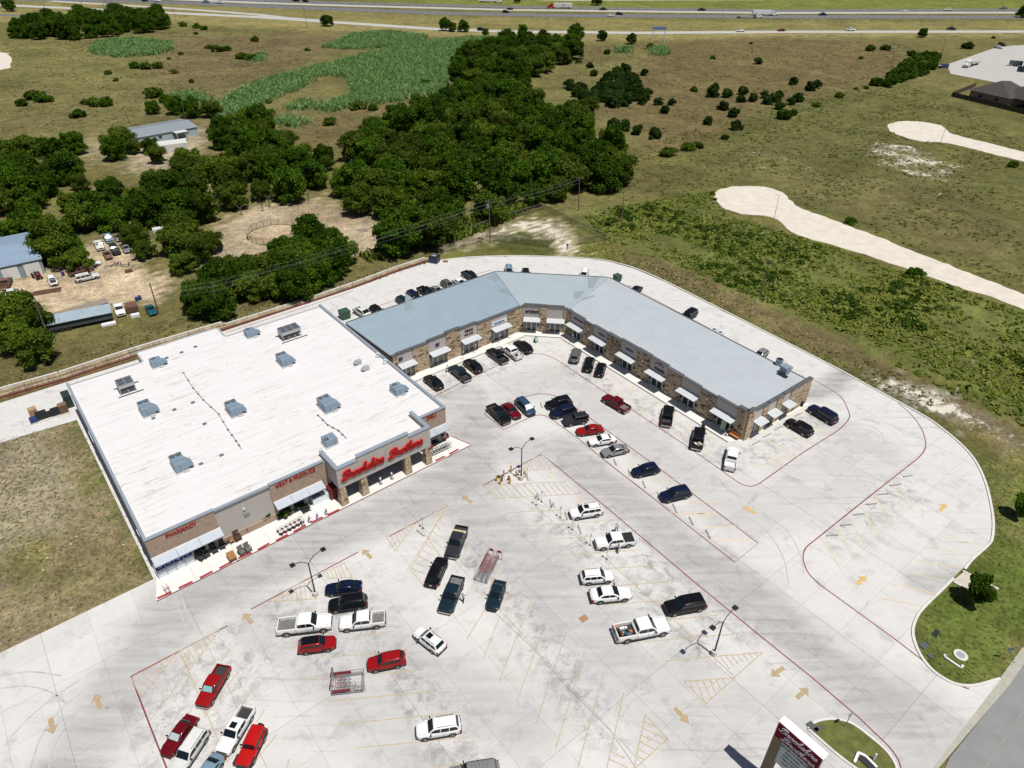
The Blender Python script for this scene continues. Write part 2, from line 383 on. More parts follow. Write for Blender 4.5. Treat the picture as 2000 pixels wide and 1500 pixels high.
# gravel cul-de-sacs and the bare pad at the left edge
def rough(pl):
    out = []
    for i, p in enumerate(pl):
        q = pl[(i + 1) % len(pl)]; k = max(1, min(14, int(math.dist(p, q) / 1.2)))
        for j in range(k): out.append((p[0] + (q[0] - p[0]) * j / k + random.uniform(-.35, .35), p[1] + (q[1] - p[1]) * j / k + random.uniform(-.35, .35)))
    return out
def pad(name, px, m, z=-0.03, smooth=True):
    mb = MB(); mb.prism(rough(smooth_px(px)) if smooth else pxs(px), z - .3, z); return part(name, mb, m, None, kind='structure')
pad('gravel_road', [(1396, 383), (1402, 372), (1425, 365), (1460, 363), (1500, 366), (1528, 376), (1545, 392), (1570, 408), (1640, 434), (1760, 480), (2010, 578), (2600, 800), (2700, 900), (2010, 607), (1860, 556), (1700, 500), (1560, 458), (1510, 425), (1450, 418), (1415, 406), (1400, 394)], cal)
pad('gravel_road', [(1732, 247), (1740, 240), (1770, 236), (1810, 239), (1840, 246), (1855, 258), (1870, 264), (2010, 299), (2500, 420), (2600, 460), (2010, 318), (1860, 281), (1800, 276), (1760, 265), (1738, 256)], cal)
pad('gravel_road', [(-200, 90), (0, 102), (14, 105), (23, 115), (20, 124), (0, 136), (-200, 150)], cal)
pad('truck_yard', [(1849, 126), (1857, 144), (1936, 159), (2010, 172), (2400, 200), (2300, 75), (1975, 89), (1938, 95)], pale, smooth=False)
pad('farm_slab', [(335, 382), (372, 380), (400, 390), (382, 396), (345, 394)], cal)

# ================================================================== PARKING LOT
conc = bpy.data.materials.new('lot_concrete'); conc.use_nodes = True; n = conc.node_tree; L = n.links.new; b = n.nodes['Principled BSDF']
b.inputs['Roughness'].default_value = 0.85; b.inputs['Specular IOR Level'].default_value = 0.3
ge = n.nodes.new('ShaderNodeNewGeometry'); pos = ge.outputs['Position']
wob = n.nodes.new('ShaderNodeTexNoise'); wob.inputs['Scale'].default_value = 0.11; wob.inputs['Detail'].default_value = 5; wob.inputs['Roughness'].default_value = .65; L(pos, wob.inputs['Vector'])
va = n.nodes.new('ShaderNodeVectorMath'); va.operation = 'MULTIPLY_ADD'; L(wob.outputs['Color'], va.inputs[0]); va.inputs[1].default_value = (7, 7, 0); L(pos, va.inputs[2])
vb = n.nodes.new('ShaderNodeVectorMath'); vb.operation = 'ADD'; L(va.outputs[0], vb.inputs[0]); vb.inputs[1].default_value = (-3.5, -3.5, 0); wp = vb.outputs[0]
vq = n.nodes.new('ShaderNodeVectorMath'); vq.operation = 'MULTIPLY_ADD'; L(wob.outputs['Color'], vq.inputs[0]); vq.inputs[1].default_value = (1.6, 1.6, 0); L(pos, vq.inputs[2]); wq = vq.outputs[0]
def seg(a, b_, r0, r1, amt):
    """tyre-darkened lane: 0..amt by distance from a segment"""
    a = Vector((*P2(*a), 0)); d = Vector((*P2(*b_), 0)) - a
    s = n.nodes.new('ShaderNodeVectorMath'); s.operation = 'SUBTRACT'; L(wp, s.inputs[0]); s.inputs[1].default_value = a
    dt = n.nodes.new('ShaderNodeVectorMath'); dt.operation = 'DOT_PRODUCT'; L(s.outputs[0], dt.inputs[0]); dt.inputs[1].default_value = d / d.length_squared
    cl = n.nodes.new('ShaderNodeClamp'); L(dt.outputs['Value'], cl.inputs[0])
    sc = n.nodes.new('ShaderNodeVectorMath'); sc.operation = 'SCALE'; sc.inputs[0].default_value = d; L(cl.outputs[0], sc.inputs['Scale'])
    ds = n.nodes.new('ShaderNodeVectorMath'); ds.operation = 'DISTANCE'; L(s.outputs[0], ds.inputs[0]); L(sc.outputs[0], ds.inputs[1])
    ds.inputs[0].default_value = (0, 0, 0)
    return mrange(n, ds.outputs['Value'], r0, r1, amt, 0, True)
lanes = [((150, 1480), (340, 1190), 1, 7, .75), ((340, 1190), (900, 935), 1.5, 6.5, .85), ((900, 935), (925, 830), 2, 8, .8), ((925, 830), (900, 770), 2, 7, .6),
         ((1010, 760), (1090, 740), 3, 8, .35), ((1090, 740), (1420, 990), 2, 6.5, .4), ((1000, 880), (1100, 880), 2, 6, .5), ((1100, 880), (1750, 1400), 1.5, 6, .8), ((1750, 1400), (1900, 1520), 3, 9, .6),
         ((1480, 1000), (1700, 880), 3, 8, .3), ((700, 1230), (1000, 1420), 1, 7, .55), ((900, 960), (1180, 1260), 2, 8, .62), ((1180, 1260), (1420, 1480), 2, 7, .45), ((470, 1180), (730, 1380), 1, 6, .45), ((730, 1380), (900, 1560), 1, 6, .45), ((1480, 1400), (1800, 1560), 2, 8, .4), ((1585, 768), (1645, 738), .5, 4, .95), ((1800, 1135), (1872, 1126), .3, 3, .8), ((1640, 840), (1720, 880), 1, 6, .45), ((1320, 1290), (1130, 1330), 2, 7, .35)]
acc = None
for q in lanes:
    v = seg(*q); acc = v if acc is None else math_(n, 'MAXIMUM', acc, v)
def streak(ang, sx, sy, scale):
    mp = n.nodes.new('ShaderNodeMapping'); mp.inputs['Rotation'].default_value = (0, 0, R(ang)); mp.inputs['Scale'].default_value = (sx, sy, 1); L(wq, mp.inputs[0])
    return noise(n, mp.outputs[0], scale, 6, .65)
lane = math_(n, 'MULTIPLY', acc, mrange(n, streak(-39, .09, 1.0, .9), .3, .7, .55, 1.15))
lane = math_(n, 'MULTIPLY', lane, mrange(n, streak(51, .12, 1.0, .8), .3, .7, .7, 1.15))
c = mixc(n, lane, (.60, .588, .578), (.305, .302, .306))
c = mixc(n, mrange(n, noise(n, pos, .45, 7, .7, .4), .3, .7, 0, .45), c, mixc(n, 1.0, c, (.80, .79, .775), 'MULTIPLY'))
c = mixc(n, mrange(n, noise(n, pos, 4.5, 5, .8), .32, .72, 0, .22), c, mixc(n, 1.0, c, (.66, .64, .62), 'MULTIPLY'))
c = mixc(n, mrange(n, noise(n, pos, .33, 5, .6, .5), .56, .70, 0, .42), c, mixc(n, 1.0, c, (.55, .545, .55), 'MULTIPLY'))
# oil drips and dark stains
bays = None
for q in (((700, 1190), (900, 1500)), ((900, 1050), (1180, 1420)), ((1060, 1000), (1370, 1260)), ((1160, 1010), (1430, 1230)), ((300, 1400), (430, 1240)), ((350, 1480), (500, 1300)), ((560, 1190), (640, 1300)), ((860, 760), (1000, 690)), ((1130, 720), (1420, 900)), ((1480, 890), (1600, 820)), ((1640, 1060), (1760, 950))):
    v = seg(*q, .5, 4.5, 1); bays = v if bays is None else math_(n, 'MAXIMUM', bays, v)
sm = math_(n, 'MULTIPLY', bays, mrange(n, noise(n, pos, .62, 6, .7, .6), .47, .63, 0, .64))
c = mixc(n, sm, c, mixc(n, 1.0, c, (.43, .43, .445), 'MULTIPLY'))
spk = math_(n, 'MULTIPLY', bays, mrange(n, noise(n, pos, 3.2, 6, .8, .3), .58, .65, 0, .85))
c = mixc(n, spk, c, (.09, .088, .088))
oil = math_(n, 'MULTIPLY', mrange(n, noise(n, pos, 1.5, 8, .8, .8), .565, .66, 0, 1), mrange(n, noise(n, pos, .19, 4, .6), .48, .60, 0, 1))
c = mixc(n, math_(n, 'MULTIPLY', oil, .5), c, (.12, .12, .12))
tyre = math_(n, 'MULTIPLY', mrange(n, streak(12, .05, 1.6, 1.1), .56, .68, 0, .5), mrange(n, noise(n, pos, .06, 4, .6), .46, .62, 0, 1))
c = mixc(n, tyre, c, (.20, .20, .205))
oi = n.nodes.new('ShaderNodeObjectInfo')
vm = n.nodes.new('ShaderNodeVectorMath'); vm.operation = 'SCALE'; L(c, vm.inputs[0]); L(mrange(n, oi.outputs['Random'], 0, 1, .955, 1.03), vm.inputs['Scale']); L(vm.outputs[0], b.inputs['Base Color'])

LOT = [(-1500, 2000), (-900, 1700), (0, 1275), (300, 1131), (150, 820), (-900, 1130), (-900, 980), (0, 787), (270, 702), (560, 606), (625, 585), (700, 560), (780, 530), (840, 511), (900, 504.5), (950, 501.5), (1010, 500.5), (1090, 502.5), (1150, 506), (1190, 511), (1240, 525), (1300, 551), (1400, 601),
       (1500, 652), (1600, 703), (1650, 729), (1700, 757), (1760, 789), (1810, 817), (1850, 846), (1885, 877), (1908, 907), (1925, 945), (1935, 985), (1940, 1020), (1938, 1050), (1931, 1064), (1900, 1092), (1870, 1120), (1840, 1152),
       (1805, 1186), (1790, 1207), (1783, 1230), (1786, 1253), (1800, 1284), (1825, 1313), (1860, 1334), (1890, 1340), (1915, 1337), (1955, 1325), (1745, 1600), (1500, 2000)]
LOTW = pxs(LOT)
UA = R(38.6); U2 = Vector((math.cos(UA), math.sin(UA))); V2 = Vector((-U2.y, U2.x))
lot = MB(); lot.prism(LOTW, -0.2, -0.025)
lot_o = part('parking_lot', lot, mat('joint_filler', (.17, .165, .16), .9), None, kind='structure')
def clip(poly, p, nrm):
    out = []
    for i in range(len(poly)):
        a, b_ = poly[i], poly[(i + 1) % len(poly)]; da = (a - p).dot(nrm); db = (b_ - p).dot(nrm)
        if da >= 0: out.append(a)
        if (da >= 0) != (db >= 0): out.append(a + (b_ - a) * (da / (da - db)))
    return out
lv = [Vector(p) for p in LOTW]; org = Vector(P2(1497, 1133)); SL = 4.9
us = [(p - org).dot(U2) for p in lv]; vs_ = [(p - org).dot(V2) for p in lv]
strips = []; slabs = []
for i in range(math.floor(min(us) / SL), math.ceil(max(us) / SL)):
    g = .024 if i % 3 == 0 else .009
    s1 = clip(clip(lv, org + U2 * (i * SL + g), U2), org + U2 * ((i + 1) * SL - .009), -U2)
    if len(s1) < 3: continue
    for j in range(math.floor(min(vs_) / SL), math.ceil(max(vs_) / SL)):
        g2 = .024 if j % 4 == 0 else .009
        s2 = clip(clip(s1, org + V2 * (j * SL + g2), V2), org + V2 * ((j + 1) * SL - .009), -V2)
        if len(s2) < 3: continue
        q = [s2[0]]
        for p in s2[1:]:
            if (p - q[-1]).length > .02: q.append(p)
        if len(q) > 2 and (q[0] - q[-1]).length < .02: q.pop()
        if len(q) < 3: continue
        a = abs(sum(q[k].cross(q[(k + 1) % len(q)]) for k in range(len(q)))) / 2
        if a < .3: continue
        slabs.append((a, q))
def visible(q):
    c = sum(q, Vector((0, 0))) / len(q); v = Vector((c.x, c.y, -CAMH)); w = v.dot(Fw); x = 1000 + FPX * v.dot(Rt) / w; y = 750 - FPX * v.dot(Up) / w
    return -40 < x < 2040 and -40 < y < 1545
near = sorted([s for s in slabs if visible(s[1])], key=lambda s: -s[0] / (sum(s[1], Vector((0, 0))) / len(s[1])).length_squared)
keep = near[:300]; kid = {id(s) for s in keep}
rest = MB()
for s in slabs:
    if id(s) not in kid: rest.prism([tuple(p) for p in s[1]], -.024, 0)
for a, q in keep:
    mb = MB(); mb.prism([tuple(p) for p in q], -.024, 0); part('concrete_slab', mb, conc, lot_o)
o = part('concrete_slab', rest, conc, lot_o, kind='stuff')
# ---- kerbs and sidewalks
kerbm = mat('kerb_concrete', (.58, .565, .535), .85, var=.12, scale=1.2)
walk = mat('sidewalk_concrete', (.66, .645, .615), .85, var=.07, scale=.8)
redm = mat('red_line_paint', (.19, .035, .04), .8, var=.35, scale=3.0)
yel = mat('yellow_line_paint', (.43, .345, .215), .85, var=.3, scale=2.5)
yel2 = mat('faded_yellow_paint', (.60, .47, .27), .85, var=.25, scale=2.0)
arw = mat('arrow_paint', (.37, .285, .165), .8, var=.3, scale=3.0)
def kerb(px, w=.2, h=.14, name='kerb', m=kerbm, closed=False):
    mb = MB(); ribbon(mb, smooth_px(px, 4), w, -.05, h, closed=closed); return part(name, mb, m, None, kind='structure')
kerb([(1190, 510), (1240, 524), (1300, 550), (1400, 600), (1500, 651), (1600, 702), (1650, 728), (1700, 756), (1760, 788), (1810, 816), (1850, 845), (1885, 876), (1908, 906), (1925, 944), (1935, 984), (1940, 1020), (1938, 1050), (1931, 1064), (1900, 1092), (1884, 1112)], .3)
kerb([(1862, 1130), (1840, 1152), (1805, 1186), (1790, 1207), (1783, 1230), (1786, 1253), (1800, 1284), (1825, 1313), (1860, 1334), (1890, 1340), (1915, 1337), (1953, 1326)], .3)
kerb([(842, 511), (900, 504), (950, 501), (1010, 500), (1090, 502), (1150, 505.5), (1190, 510)], .3)
kerb([(1578, 1424), (1592, 1411), (1622, 1405), (1660, 1412), (1700, 1440), (1735, 1472), (1752, 1505), (1745, 1540), (1700, 1520), (1640, 1478), (1578, 1424)], .25)
mb = MB(); mb.prism(smooth_px([(1580, 1424), (1594, 1412), (1622, 1407), (1660, 1414), (1700, 1442), (1733, 1474), (1749, 1505), (1742, 1537), (1700, 1517), (1640, 1476)], 4), 0, .1)
isl = bpy.data.materials.new('island_turf'); isl = mat('island_turf', (.105, .112, .026), .95, var=.5, scale=.8, bump=.5)
part('grass_island', mb, isl, None, kind='structure')
def line(name, px, w, m, z=.005, smooth=0):
    mb = MB(); ribbon(mb, smooth_px(px, smooth) if smooth else pxs(px), w, z, z); return part(name, mb, m, lot_o)
RED = [([(848, 775), (905, 745), (985, 708)], 0), ([(985, 708), (1012, 697), (1035, 691.5), (1060, 692), (1080, 699), (1100, 711)], 6), ([(1100, 711), (1176, 762), (1234, 800), (1324, 860), (1383, 900), (1430, 934)], 0),
       ([(1430, 934), (1449, 946), (1465, 949.5), (1478, 947), (1491, 939)], 6), ([(1491, 939), (1568, 884), (1635, 842)], 0), ([(1635, 842), (1649.5, 829), (1659, 815), (1656, 800), (1643, 776), (1616, 756.6), (1587, 741)], 6),
       ([(946, 808), (983.6, 839), (1036, 815)], 0), ([(1036, 815), (1052, 810.6), (1066, 812.4), (1079, 820)], 6), ([(1079, 820), (1126, 854), (1200, 914), (1300, 992), (1434.7, 1098), (1481, 1061), (1290.7, 917), (1190, 844), (1124, 796), (1098, 780)], 0),
       ([(1098, 780), (1085, 773.5), (1072, 770.4), (1056, 769), (1038, 771.6), (1020, 777)], 6), ([(1020, 777), (1000, 785), (946, 808)], 0),
       ([(942, 949), (1057, 887), (1080, 905), (1187, 993), (1347, 1129), (1481, 1239), (1588, 1325), (1679, 1403)], 0), ([(1679, 1403), (1705, 1428), (1735, 1457), (1752, 1480), (1760, 1500)], 5),
       ([(760, 1048), (873, 988)], 0), ([(490, 1190), (700, 1078)], 0), ([(256, 1321), (445, 1222)], 0), ([(256, 1321), (290, 1410), (330, 1512), (370, 1640)], 0),
       ([(1754, 787), (1780, 810), (1800, 838), (1808, 866), (1804, 882), (1793, 895)], 6), ([(1793, 895), (1660, 1000), (1590, 1056)], 0), ([(1590, 1056), (1575, 1069), (1568.5, 1085), (1572, 1105), (1582, 1123), (1600, 1141)], 6), ([(1600, 1141), (1749, 1249), (1800, 1288)], 0), ([(1800, 1288), (1821, 1306), (1856, 1331), (1893, 1346)], 5),
       ([(0, 783), (150, 738), (270, 700)], 0), ([(440, 650), (625, 590), (690, 568)], 0), ([(680, 618), (860, 556), (960, 527)], 0), ([(1225, 556), (1420, 660), (1580, 744)], 0)]
for px, sm in RED: line('fire_lane_line', px, .155, redm, smooth=sm)
ST = [(1080, 1024, 1187, 1017), (1080, 1053, 1160, 1047.5), (1080, 1085, 1252, 1074), (1112, 1115.5, 1287.5, 1104), (1147, 1148, 1324, 1135), (1180, 1182, 1330, 1169), (1302, 1210, 1403, 1201.5), (1255, 1253.5, 1444, 1237), (1293, 1291.5, 1482, 1274.5),
      (995, 1001, 1165, 992), (1024, 1027, 1080, 1024), (1048, 1056, 1080, 1053.5), (958, 1172, 912, 1248), (978, 1200, 943, 1288), (1040, 1167, 975, 1329), (1072, 1199, 1009, 1371), (1106, 1235, 1046, 1415), (1142, 1273, 1085, 1463), (1179.5, 1312, 1127, 1505), (1218.5, 1353, 1185, 1500),
      (945, 1100, 920, 1150), (978, 1101, 955, 1150), (640, 1284, 795, 1269), (600, 1328, 640, 1325), (730, 1316, 824, 1308.5), (640, 1369.5, 853, 1350), (665, 1414, 884, 1393), (694, 1461, 918, 1439.5), (850, 1499, 955, 1487), (1009, 1132, 975, 1200),
      (292, 1408, 405, 1264), (345, 1430, 451, 1264), (400, 1400, 473, 1302), (465, 1386, 494, 1344), (560, 1500, 565, 1482), (480, 1510, 541, 1434), (500, 1412, 517, 1386), (900, 1110, 912, 1063), (845, 1010, 862, 1000),
      (795, 1114, 868, 997), (545, 1215, 600, 1212), (690, 1243, 768, 1233), (655, 1172, 700, 1168)]
for a in ST: line('stall_line', [(a[0], a[1]), (a[2], a[3])], .095, yel, .009)
ST2 = [(1340, 984, 1400, 979), (1305, 1000, 1398, 1005), (1338, 1006, 1398, 1001), (1378, 1032, 1436, 1026), (1393, 1057, 1465, 1052), (1270, 940, 1320, 936), (1225, 915, 1250, 893), (1190, 890, 1240, 884), (1605, 1050, 1640, 1109), (1632, 1030, 1665, 1086), (1658, 1010, 1692, 1067), (1682, 990, 1720, 1050), (1710, 970, 1745, 1035), (1740, 945, 1785, 1000),
       (1713, 1167, 1800, 1184), (1742, 1141, 1830, 1160), (1770, 1117, 1845, 1135), (1790, 1094, 1880, 1110), (1815, 1070, 1900, 1085), (1840, 1048, 1922, 1066),
       (1085, 727, 1101, 690), (1163, 755, 1180, 700), (1190, 775, 1205, 735), (1209, 777, 1216, 728), (1230, 792, 1238, 742), (1252, 812, 1266, 757), (1285, 835, 1292, 780), (1318, 830, 1320, 795), (1340, 858, 1352, 815), (1382, 890, 1390, 845), (1423, 925, 1428, 870), (1468, 915, 1545, 890), (1478, 870, 1535, 915), (1500, 858, 1560, 892), (1525, 842, 1590, 868), (1560, 820, 1615, 848), (870, 770, 840, 735), (930, 735, 890, 705), (945, 722, 925, 700), (985, 708, 955, 690), (1035, 690, 1050, 680), (1075, 695, 1095, 680)]
for a in ST2: line('stall_line', [(a[0], a[1]), (a[2], a[3])], .13, yel2, .009)
line('stall_line', [(1020, 945), (1080, 999), (1357, 1247), (1392, 1279), (1460, 1345), (1700, 1560)][:4], .1, yel, .012)
line('stall_line', [(350, 1273), (372, 1320), (415, 1420), (445, 1490)], .1, yel, .012)
line('stall_line', [(970, 1200), (1040, 1265), (1110, 1345), (1190, 1425), (1240, 1497)], .06, mat('dark_joint_stain', (.22, .21, .2), .9), .012)
def hatch(outl, e1, e2, nlines):
    """striped island: outline plus bars from edge e1 to edge e2"""
    for a, b_ in zip(outl, outl[1:] + outl[:1]): line('hatch_line', [a, b_], .1, yel, .013)
    for k in range(nlines):
        t = (k + .5) / nlines
        a = (e1[0][0] + (e1[1][0] - e1[0][0]) * t, e1[0][1] + (e1[1][1] - e1[0][1]) * t); b_ = (e2[0][0] + (e2[1][0] - e2[0][0]) * t, e2[0][1] + (e2[1][1] - e2[0][1]) * t)
        line('hatch_line', [a, b_], .09, yel, .017)
hatch([(1260, 1396), (1304, 1443), (1238, 1503)], [(1259, 1403), (1243, 1496)], [(1264, 1402), (1247, 1492)], 1)
for a in ((1258, 1409, 1280, 1419), (1255, 1422, 1302, 1443), (1252, 1436, 1292, 1453), (1250, 1449, 1280, 1464), (1247, 1463, 1268, 1474), (1245, 1477, 1258, 1484), (1192, 1468, 1220, 1481), (1189, 1482, 1226, 1500)): line('hatch_line', [a[:2], a[2:]], .09, yel, .017)
hatch([(1336, 1331), (1435, 1324), (1379, 1374)], [(1343, 1332), (1430, 1325)], [(1357, 1347), (1433, 1327)], 1)
for a in ((1347, 1331, 1354, 1348), (1360, 1331, 1377, 1372), (1373, 1330, 1390, 1365), (1386, 1329, 1399, 1356), (1399, 1328, 1408, 1348), (1412, 1327, 1418, 1339)): line('hatch_line', [a[:2], a[2:]], .09, yel, .017)
hatch([(1392, 1282), (1489, 1275), (1435, 1322)], [(1400, 1282), (1480, 1276)], [(1420, 1308), (1484, 1279)], 7)
hatch([(256, 1324), (346, 1275), (275, 1361)], [(262, 1330), (330, 1284)], [(290, 1352), (338, 1288)], 6)
hatch([(350, 1272), (431, 1229), (370, 1309)], [(354, 1277), (418, 1236)], [(370, 1305), (424, 1240)], 7)
hatch([(525, 1175), (603, 1128), (618, 1170)], [(540, 1167), (606, 1130)], [(540, 1176), (612, 1171)], 8)
hatch([(632, 1118), (672, 1100), (688, 1128), (640, 1130)], [(634, 1116), (668, 1101)], [(640, 1130), (680, 1129)], 5)
hatch([(754, 1047), (812, 1022), (772, 1076)], [(760, 1048), (805, 1026)], [(772, 1072), (808, 1028)], 6)
hatch([(874, 987), (802, 1112), (828, 1146), (862, 1090), (815, 1020)], [(815, 1022), (868, 996)], [(862, 1010), (871, 996)], 1)
for k in range(9):
    t = k / 9; line('hatch_line', [(804 + 62 * t, 1110 - 110 * t), (826 + 44 * t, 1120 - 108 * t)], .09, yel, .017)
hatch([(944, 948), (1100, 941), (1126, 965), (968, 974)], [(946, 950), (1100, 942)], [(970, 974), (1118, 966)], 13)
hatch([(1020, 904), (1056, 889), (1076, 917), (1024, 919)], [(1022, 904), (1050, 892)], [(1026, 919), (1068, 917)], 6)
hatch([(1005, 928), (1030, 912), (1030, 935)], [(1008, 926), (1028, 914)], [(1012, 930), (1028, 934)], 3)
def arrow(cx, cy, tx, ty, m=arw, s=1.0):
    c = Vector(P2(cx, cy)); d = (Vector(P2(tx, ty)) - c).normalized(); e = Vector((-d.y, d.x)); mb = MB()
    def q(a, b_): v = c + d * a * s + e * b_ * s; return (v.x, v.y, .02)
    mb.add([q(-1.0, -.24), q(.15, -.24), q(.15, .24), q(-1.0, .24)], [(0, 1, 2, 3)]); mb.add([q(.2, -.62), q(1.1, 0), q(.2, .62)], [(0, 1, 2)])
    return part('painted_arrow', mb, m, lot_o)
for a in ((1519, 1312, 1510, 1318), (1567, 1354, 1575, 1347), (1331, 1397, 1341, 1408), (191, 1370, 187, 1360), (101, 1417, 103, 1428), (912, 975, 905, 970), (717, 1082, 712, 1077), (484, 1208, 478, 1202)): arrow(*a)
for a in ((1464, 996, 1456, 991), (1682, 1134, 1688, 1128), (1841, 991, 1846, 984)): arrow(*a, m=mat('bright_arrow_paint', (.54, .38, .14), .8, var=.3, scale=3))
sk = mat('skid_rubber', (.41, .40, .40), .9, var=.3, scale=1.5)
for pl in ([(1640, 838), (1665, 828), (1700, 832), (1722, 848), (1728, 868)], [(1650, 860), (1680, 838), (1712, 846), (1718, 872)], [(1655, 826), (1690, 820), (1740, 830), (1770, 850)], [(1600, 760), (1625, 742), (1648, 736)], [(1585, 752), (1612, 738), (1640, 733)], [(1655, 858), (1664, 864)], [(1682, 848), (1702, 858)], [(0, 1345), (50, 1340), (100, 1352), (130, 1375)], [(20, 1440), (70, 1390), (130, 1345), (200, 1300)], [(60, 1500), (80, 1440), (120, 1385), (190, 1330)], [(95, 1500), (110, 1450), (150, 1390)], [(0, 1320), (60, 1312), (120, 1320)], [(1480, 1000), (1530, 1030), (1560, 1075), (1570, 1120)], [(1460, 1010), (1500, 1040), (1530, 1090), (1540, 1140)], [(1270, 1330), (1225, 1350), (1200, 1390)], [(1285, 1345), (1240, 1365), (1215, 1400)], [(340, 1150), (350, 1190), (365, 1230)], [(352, 1150), (364, 1195), (378, 1232)]):
    line('skid_mark', pl, .16, sk, .003, 5)
# accessible-bay wheelchair marks
for c in ((1075, 928), (1131, 976)):
    mb = MB(); p = Vector(P2(*c)); ribbon(mb, [(p.x + .5 * math.cos(t), p.y + .5 * math.sin(t)) for t in np.linspace(.4, 5.2, 12)], .12, .02, .02); ribbon(mb, [(p.x + .1, p.y + .9), (p.x + .1, p.y + .1), (p.x + .7, p.y - .3)], .12, .02, .02)
    part('wheelchair_mark', mb, yel2, lot_o)
# asphalt street bottom right, with its gutter
pad('street', [(1972, 1335), (2030, 1262), (2500, 640), (4200, 900), (4200, 2400), (1450, 2400), (1855, 1480)], mat('street_asphalt', (.215, .22, .22), .9, var=.12, scale=.5), -.02, False)
mb = MB(); ribbon(mb, pxs([(2500, 612), (2010, 1265), (1963, 1330), (1815, 1502), (1500, 1900)]), 1.0, -.012, -.012); part('gutter', mb, mat('gutter_concrete', (.36, .35, .30), .9, var=.15, scale=1.5), None, kind='structure')
mb = MB(); ribbon(mb, pxs([(2000, 1385), (1950, 1460), (1850, 1620)]), .06, -.008, -.008); part('centre_line', mb, mat('worn_line', (.30, .28, .20), .9, var=.3, scale=2), None, kind='structure')
# drain apron through the lawn kerb, stones in it
mb = MB(); mb.prism(pxs([(1863, 1133), (1882, 1117), (1952, 1150), (1925, 1160), (1880, 1146)]), -.05, .02); part('drain_apron', mb, mat('drain_stone', (.5, .45, .38), .9, var=.35, scale=3), None, kind='structure')
kerb([(1880, 1115), (1915, 1133), (1950, 1151)], .25, .1, 'drain_curb'); kerb([(1862, 1136), (1872, 1142), (1881, 1146)], .25, .1, 'drain_curb')
# ================================================================== BUILDINGS
class Frame:
    def __init__(s, o, ang):
        s.o = Vector((o[0], o[1], 0)); s.a = R(ang); s.x = Vector((math.cos(s.a), math.sin(s.a), 0)); s.y = Vector((-s.x.y, s.x.x, 0))
    def loc(s, px, py, z=0.0): p = P(px, py, z) - s.o; return (p.dot(s.x), p.dot(s.y), z)
    def hit(s, px, py, yl):
        d = Fw * FPX + Rt * (px - 1000) - Up * (py - 750); c = Vector((0, 0, CAMH)); t = (yl - (c - s.o).dot(s.y)) / d.dot(s.y); p = c + d * t - s.o
        return p.dot(s.x), p.z
    def w(s, x, y, z=0.0): p = s.o + s.x * x + s.y * y; return Vector((p.x, p.y, z))
ST = Frame((-44.49, 58.46), 39.234)
stucco = mat('cream_stucco', (.40, .375, .345), .9, var=.05, scale=.6)
stucco2 = mat('strip_stucco', (.43, .385, .365), .9, var=.05, scale=.6)
coping = mat('blue_grey_coping', (.33, .38, .44), .45, .3, var=.08, scale=.4)
capm = mat('dark_coping', (.11, .115, .125), .5, .2)
awnm = mat('grey_awning_metal', (.40, .44, .50), .5, .2, var=.06, scale=1.0)
awnw = mat('white_awning_metal', (.54, .56, .585), .5, .1, var=.05, scale=1.0)
glass = mat('dark_glass', (.018, .03, .034), .06, 0, spec=.9)
frame_w = mat('pale_door_frame', (.55, .56, .52), .5)
redl = mat('red_letter', (.50, .006, .008), .4); dred = mat('dark_red_letter', (.30, .012, .012), .5)
navy = mat('navy_letter', (.012, .014, .10), .5); blk = mat('black_letter', (.012, .012, .014), .5); bluel = mat('blue_letter', (.02, .03, .22), .5)
dark = mat('dark_interior', (.02, .02, .022), .8)
# brick with real-scale courses in the grain
brick = mat('tan_brick', (.335, .25, .19), .9, var=.10, scale=1.5)
n = brick.node_tree; L = n.links.new; pb = n.nodes['Principled BSDF']; src = pb.inputs['Base Color'].links[0].from_socket
tc = n.nodes.new('ShaderNodeTexCoord'); sp = n.nodes.new('ShaderNodeSeparateXYZ'); L(tc.outputs['Object'], sp.inputs[0])
cb = n.nodes.new('ShaderNodeCombineXYZ'); L(math_(n, 'ADD', sp.outputs[0], sp.outputs[1]), cb.inputs[0]); L(sp.outputs[2], cb.inputs[1])
bt = n.nodes.new('ShaderNodeTexBrick'); bt.inputs['Scale'].default_value = 1; bt.inputs['Brick Width'].default_value = .4; bt.inputs['Row Height'].default_value = .2; bt.inputs['Mortar Size'].default_value = .014
bt.inputs['Color1'].default_value = (.80, .80, .80, 1); bt.inputs['Color2'].default_value = (1.14, 1.08, 1.02, 1); bt.inputs['Mortar'].default_value = (1.1, 1.15, 1.2, 1); L(cb.outputs[0], bt.inputs['Vector'])
L(mixc(n, 1.0, src, bt.outputs['Color'], 'MULTIPLY'), pb.inputs['Base Color'])
# white roof membrane: lapped sheets along the front, grey run-off streaks
memb = bpy.data.materials.new('white_membrane'); memb.use_nodes = True; n = memb.node_tree; L = n.links.new; pb = n.nodes['Principled BSDF']; pb.inputs['Roughness'].default_value = .7
tc = n.nodes.new('ShaderNodeTexCoord'); ob = tc.outputs['Object']
def stretch(n, vec, s): mp = n.nodes.new('ShaderNodeMapping'); mp.inputs['Scale'].default_value = s; n.links.new(vec, mp.inputs[0]); return mp.outputs[0]
s1 = noise(n, stretch(n, ob, (.10, 1.3, 1)), 1.0, 8, .72); s2 = noise(n, stretch(n, ob, (.22, 3.0, 1)), .9, 7, .75, .5); s3 = noise(n, ob, .09, 4, .6)
c = mixc(n, mrange(n, s1, .50, .72, 0, .55), (.645, .63, .635), (.50, .485, .48))
st_ = math_(n, 'MULTIPLY', mrange(n, s2, .56, .645, 0, .65), mrange(n, s3, .38, .60, .2, 1))
c = mixc(n, st_, c, (.23, .21, .195))
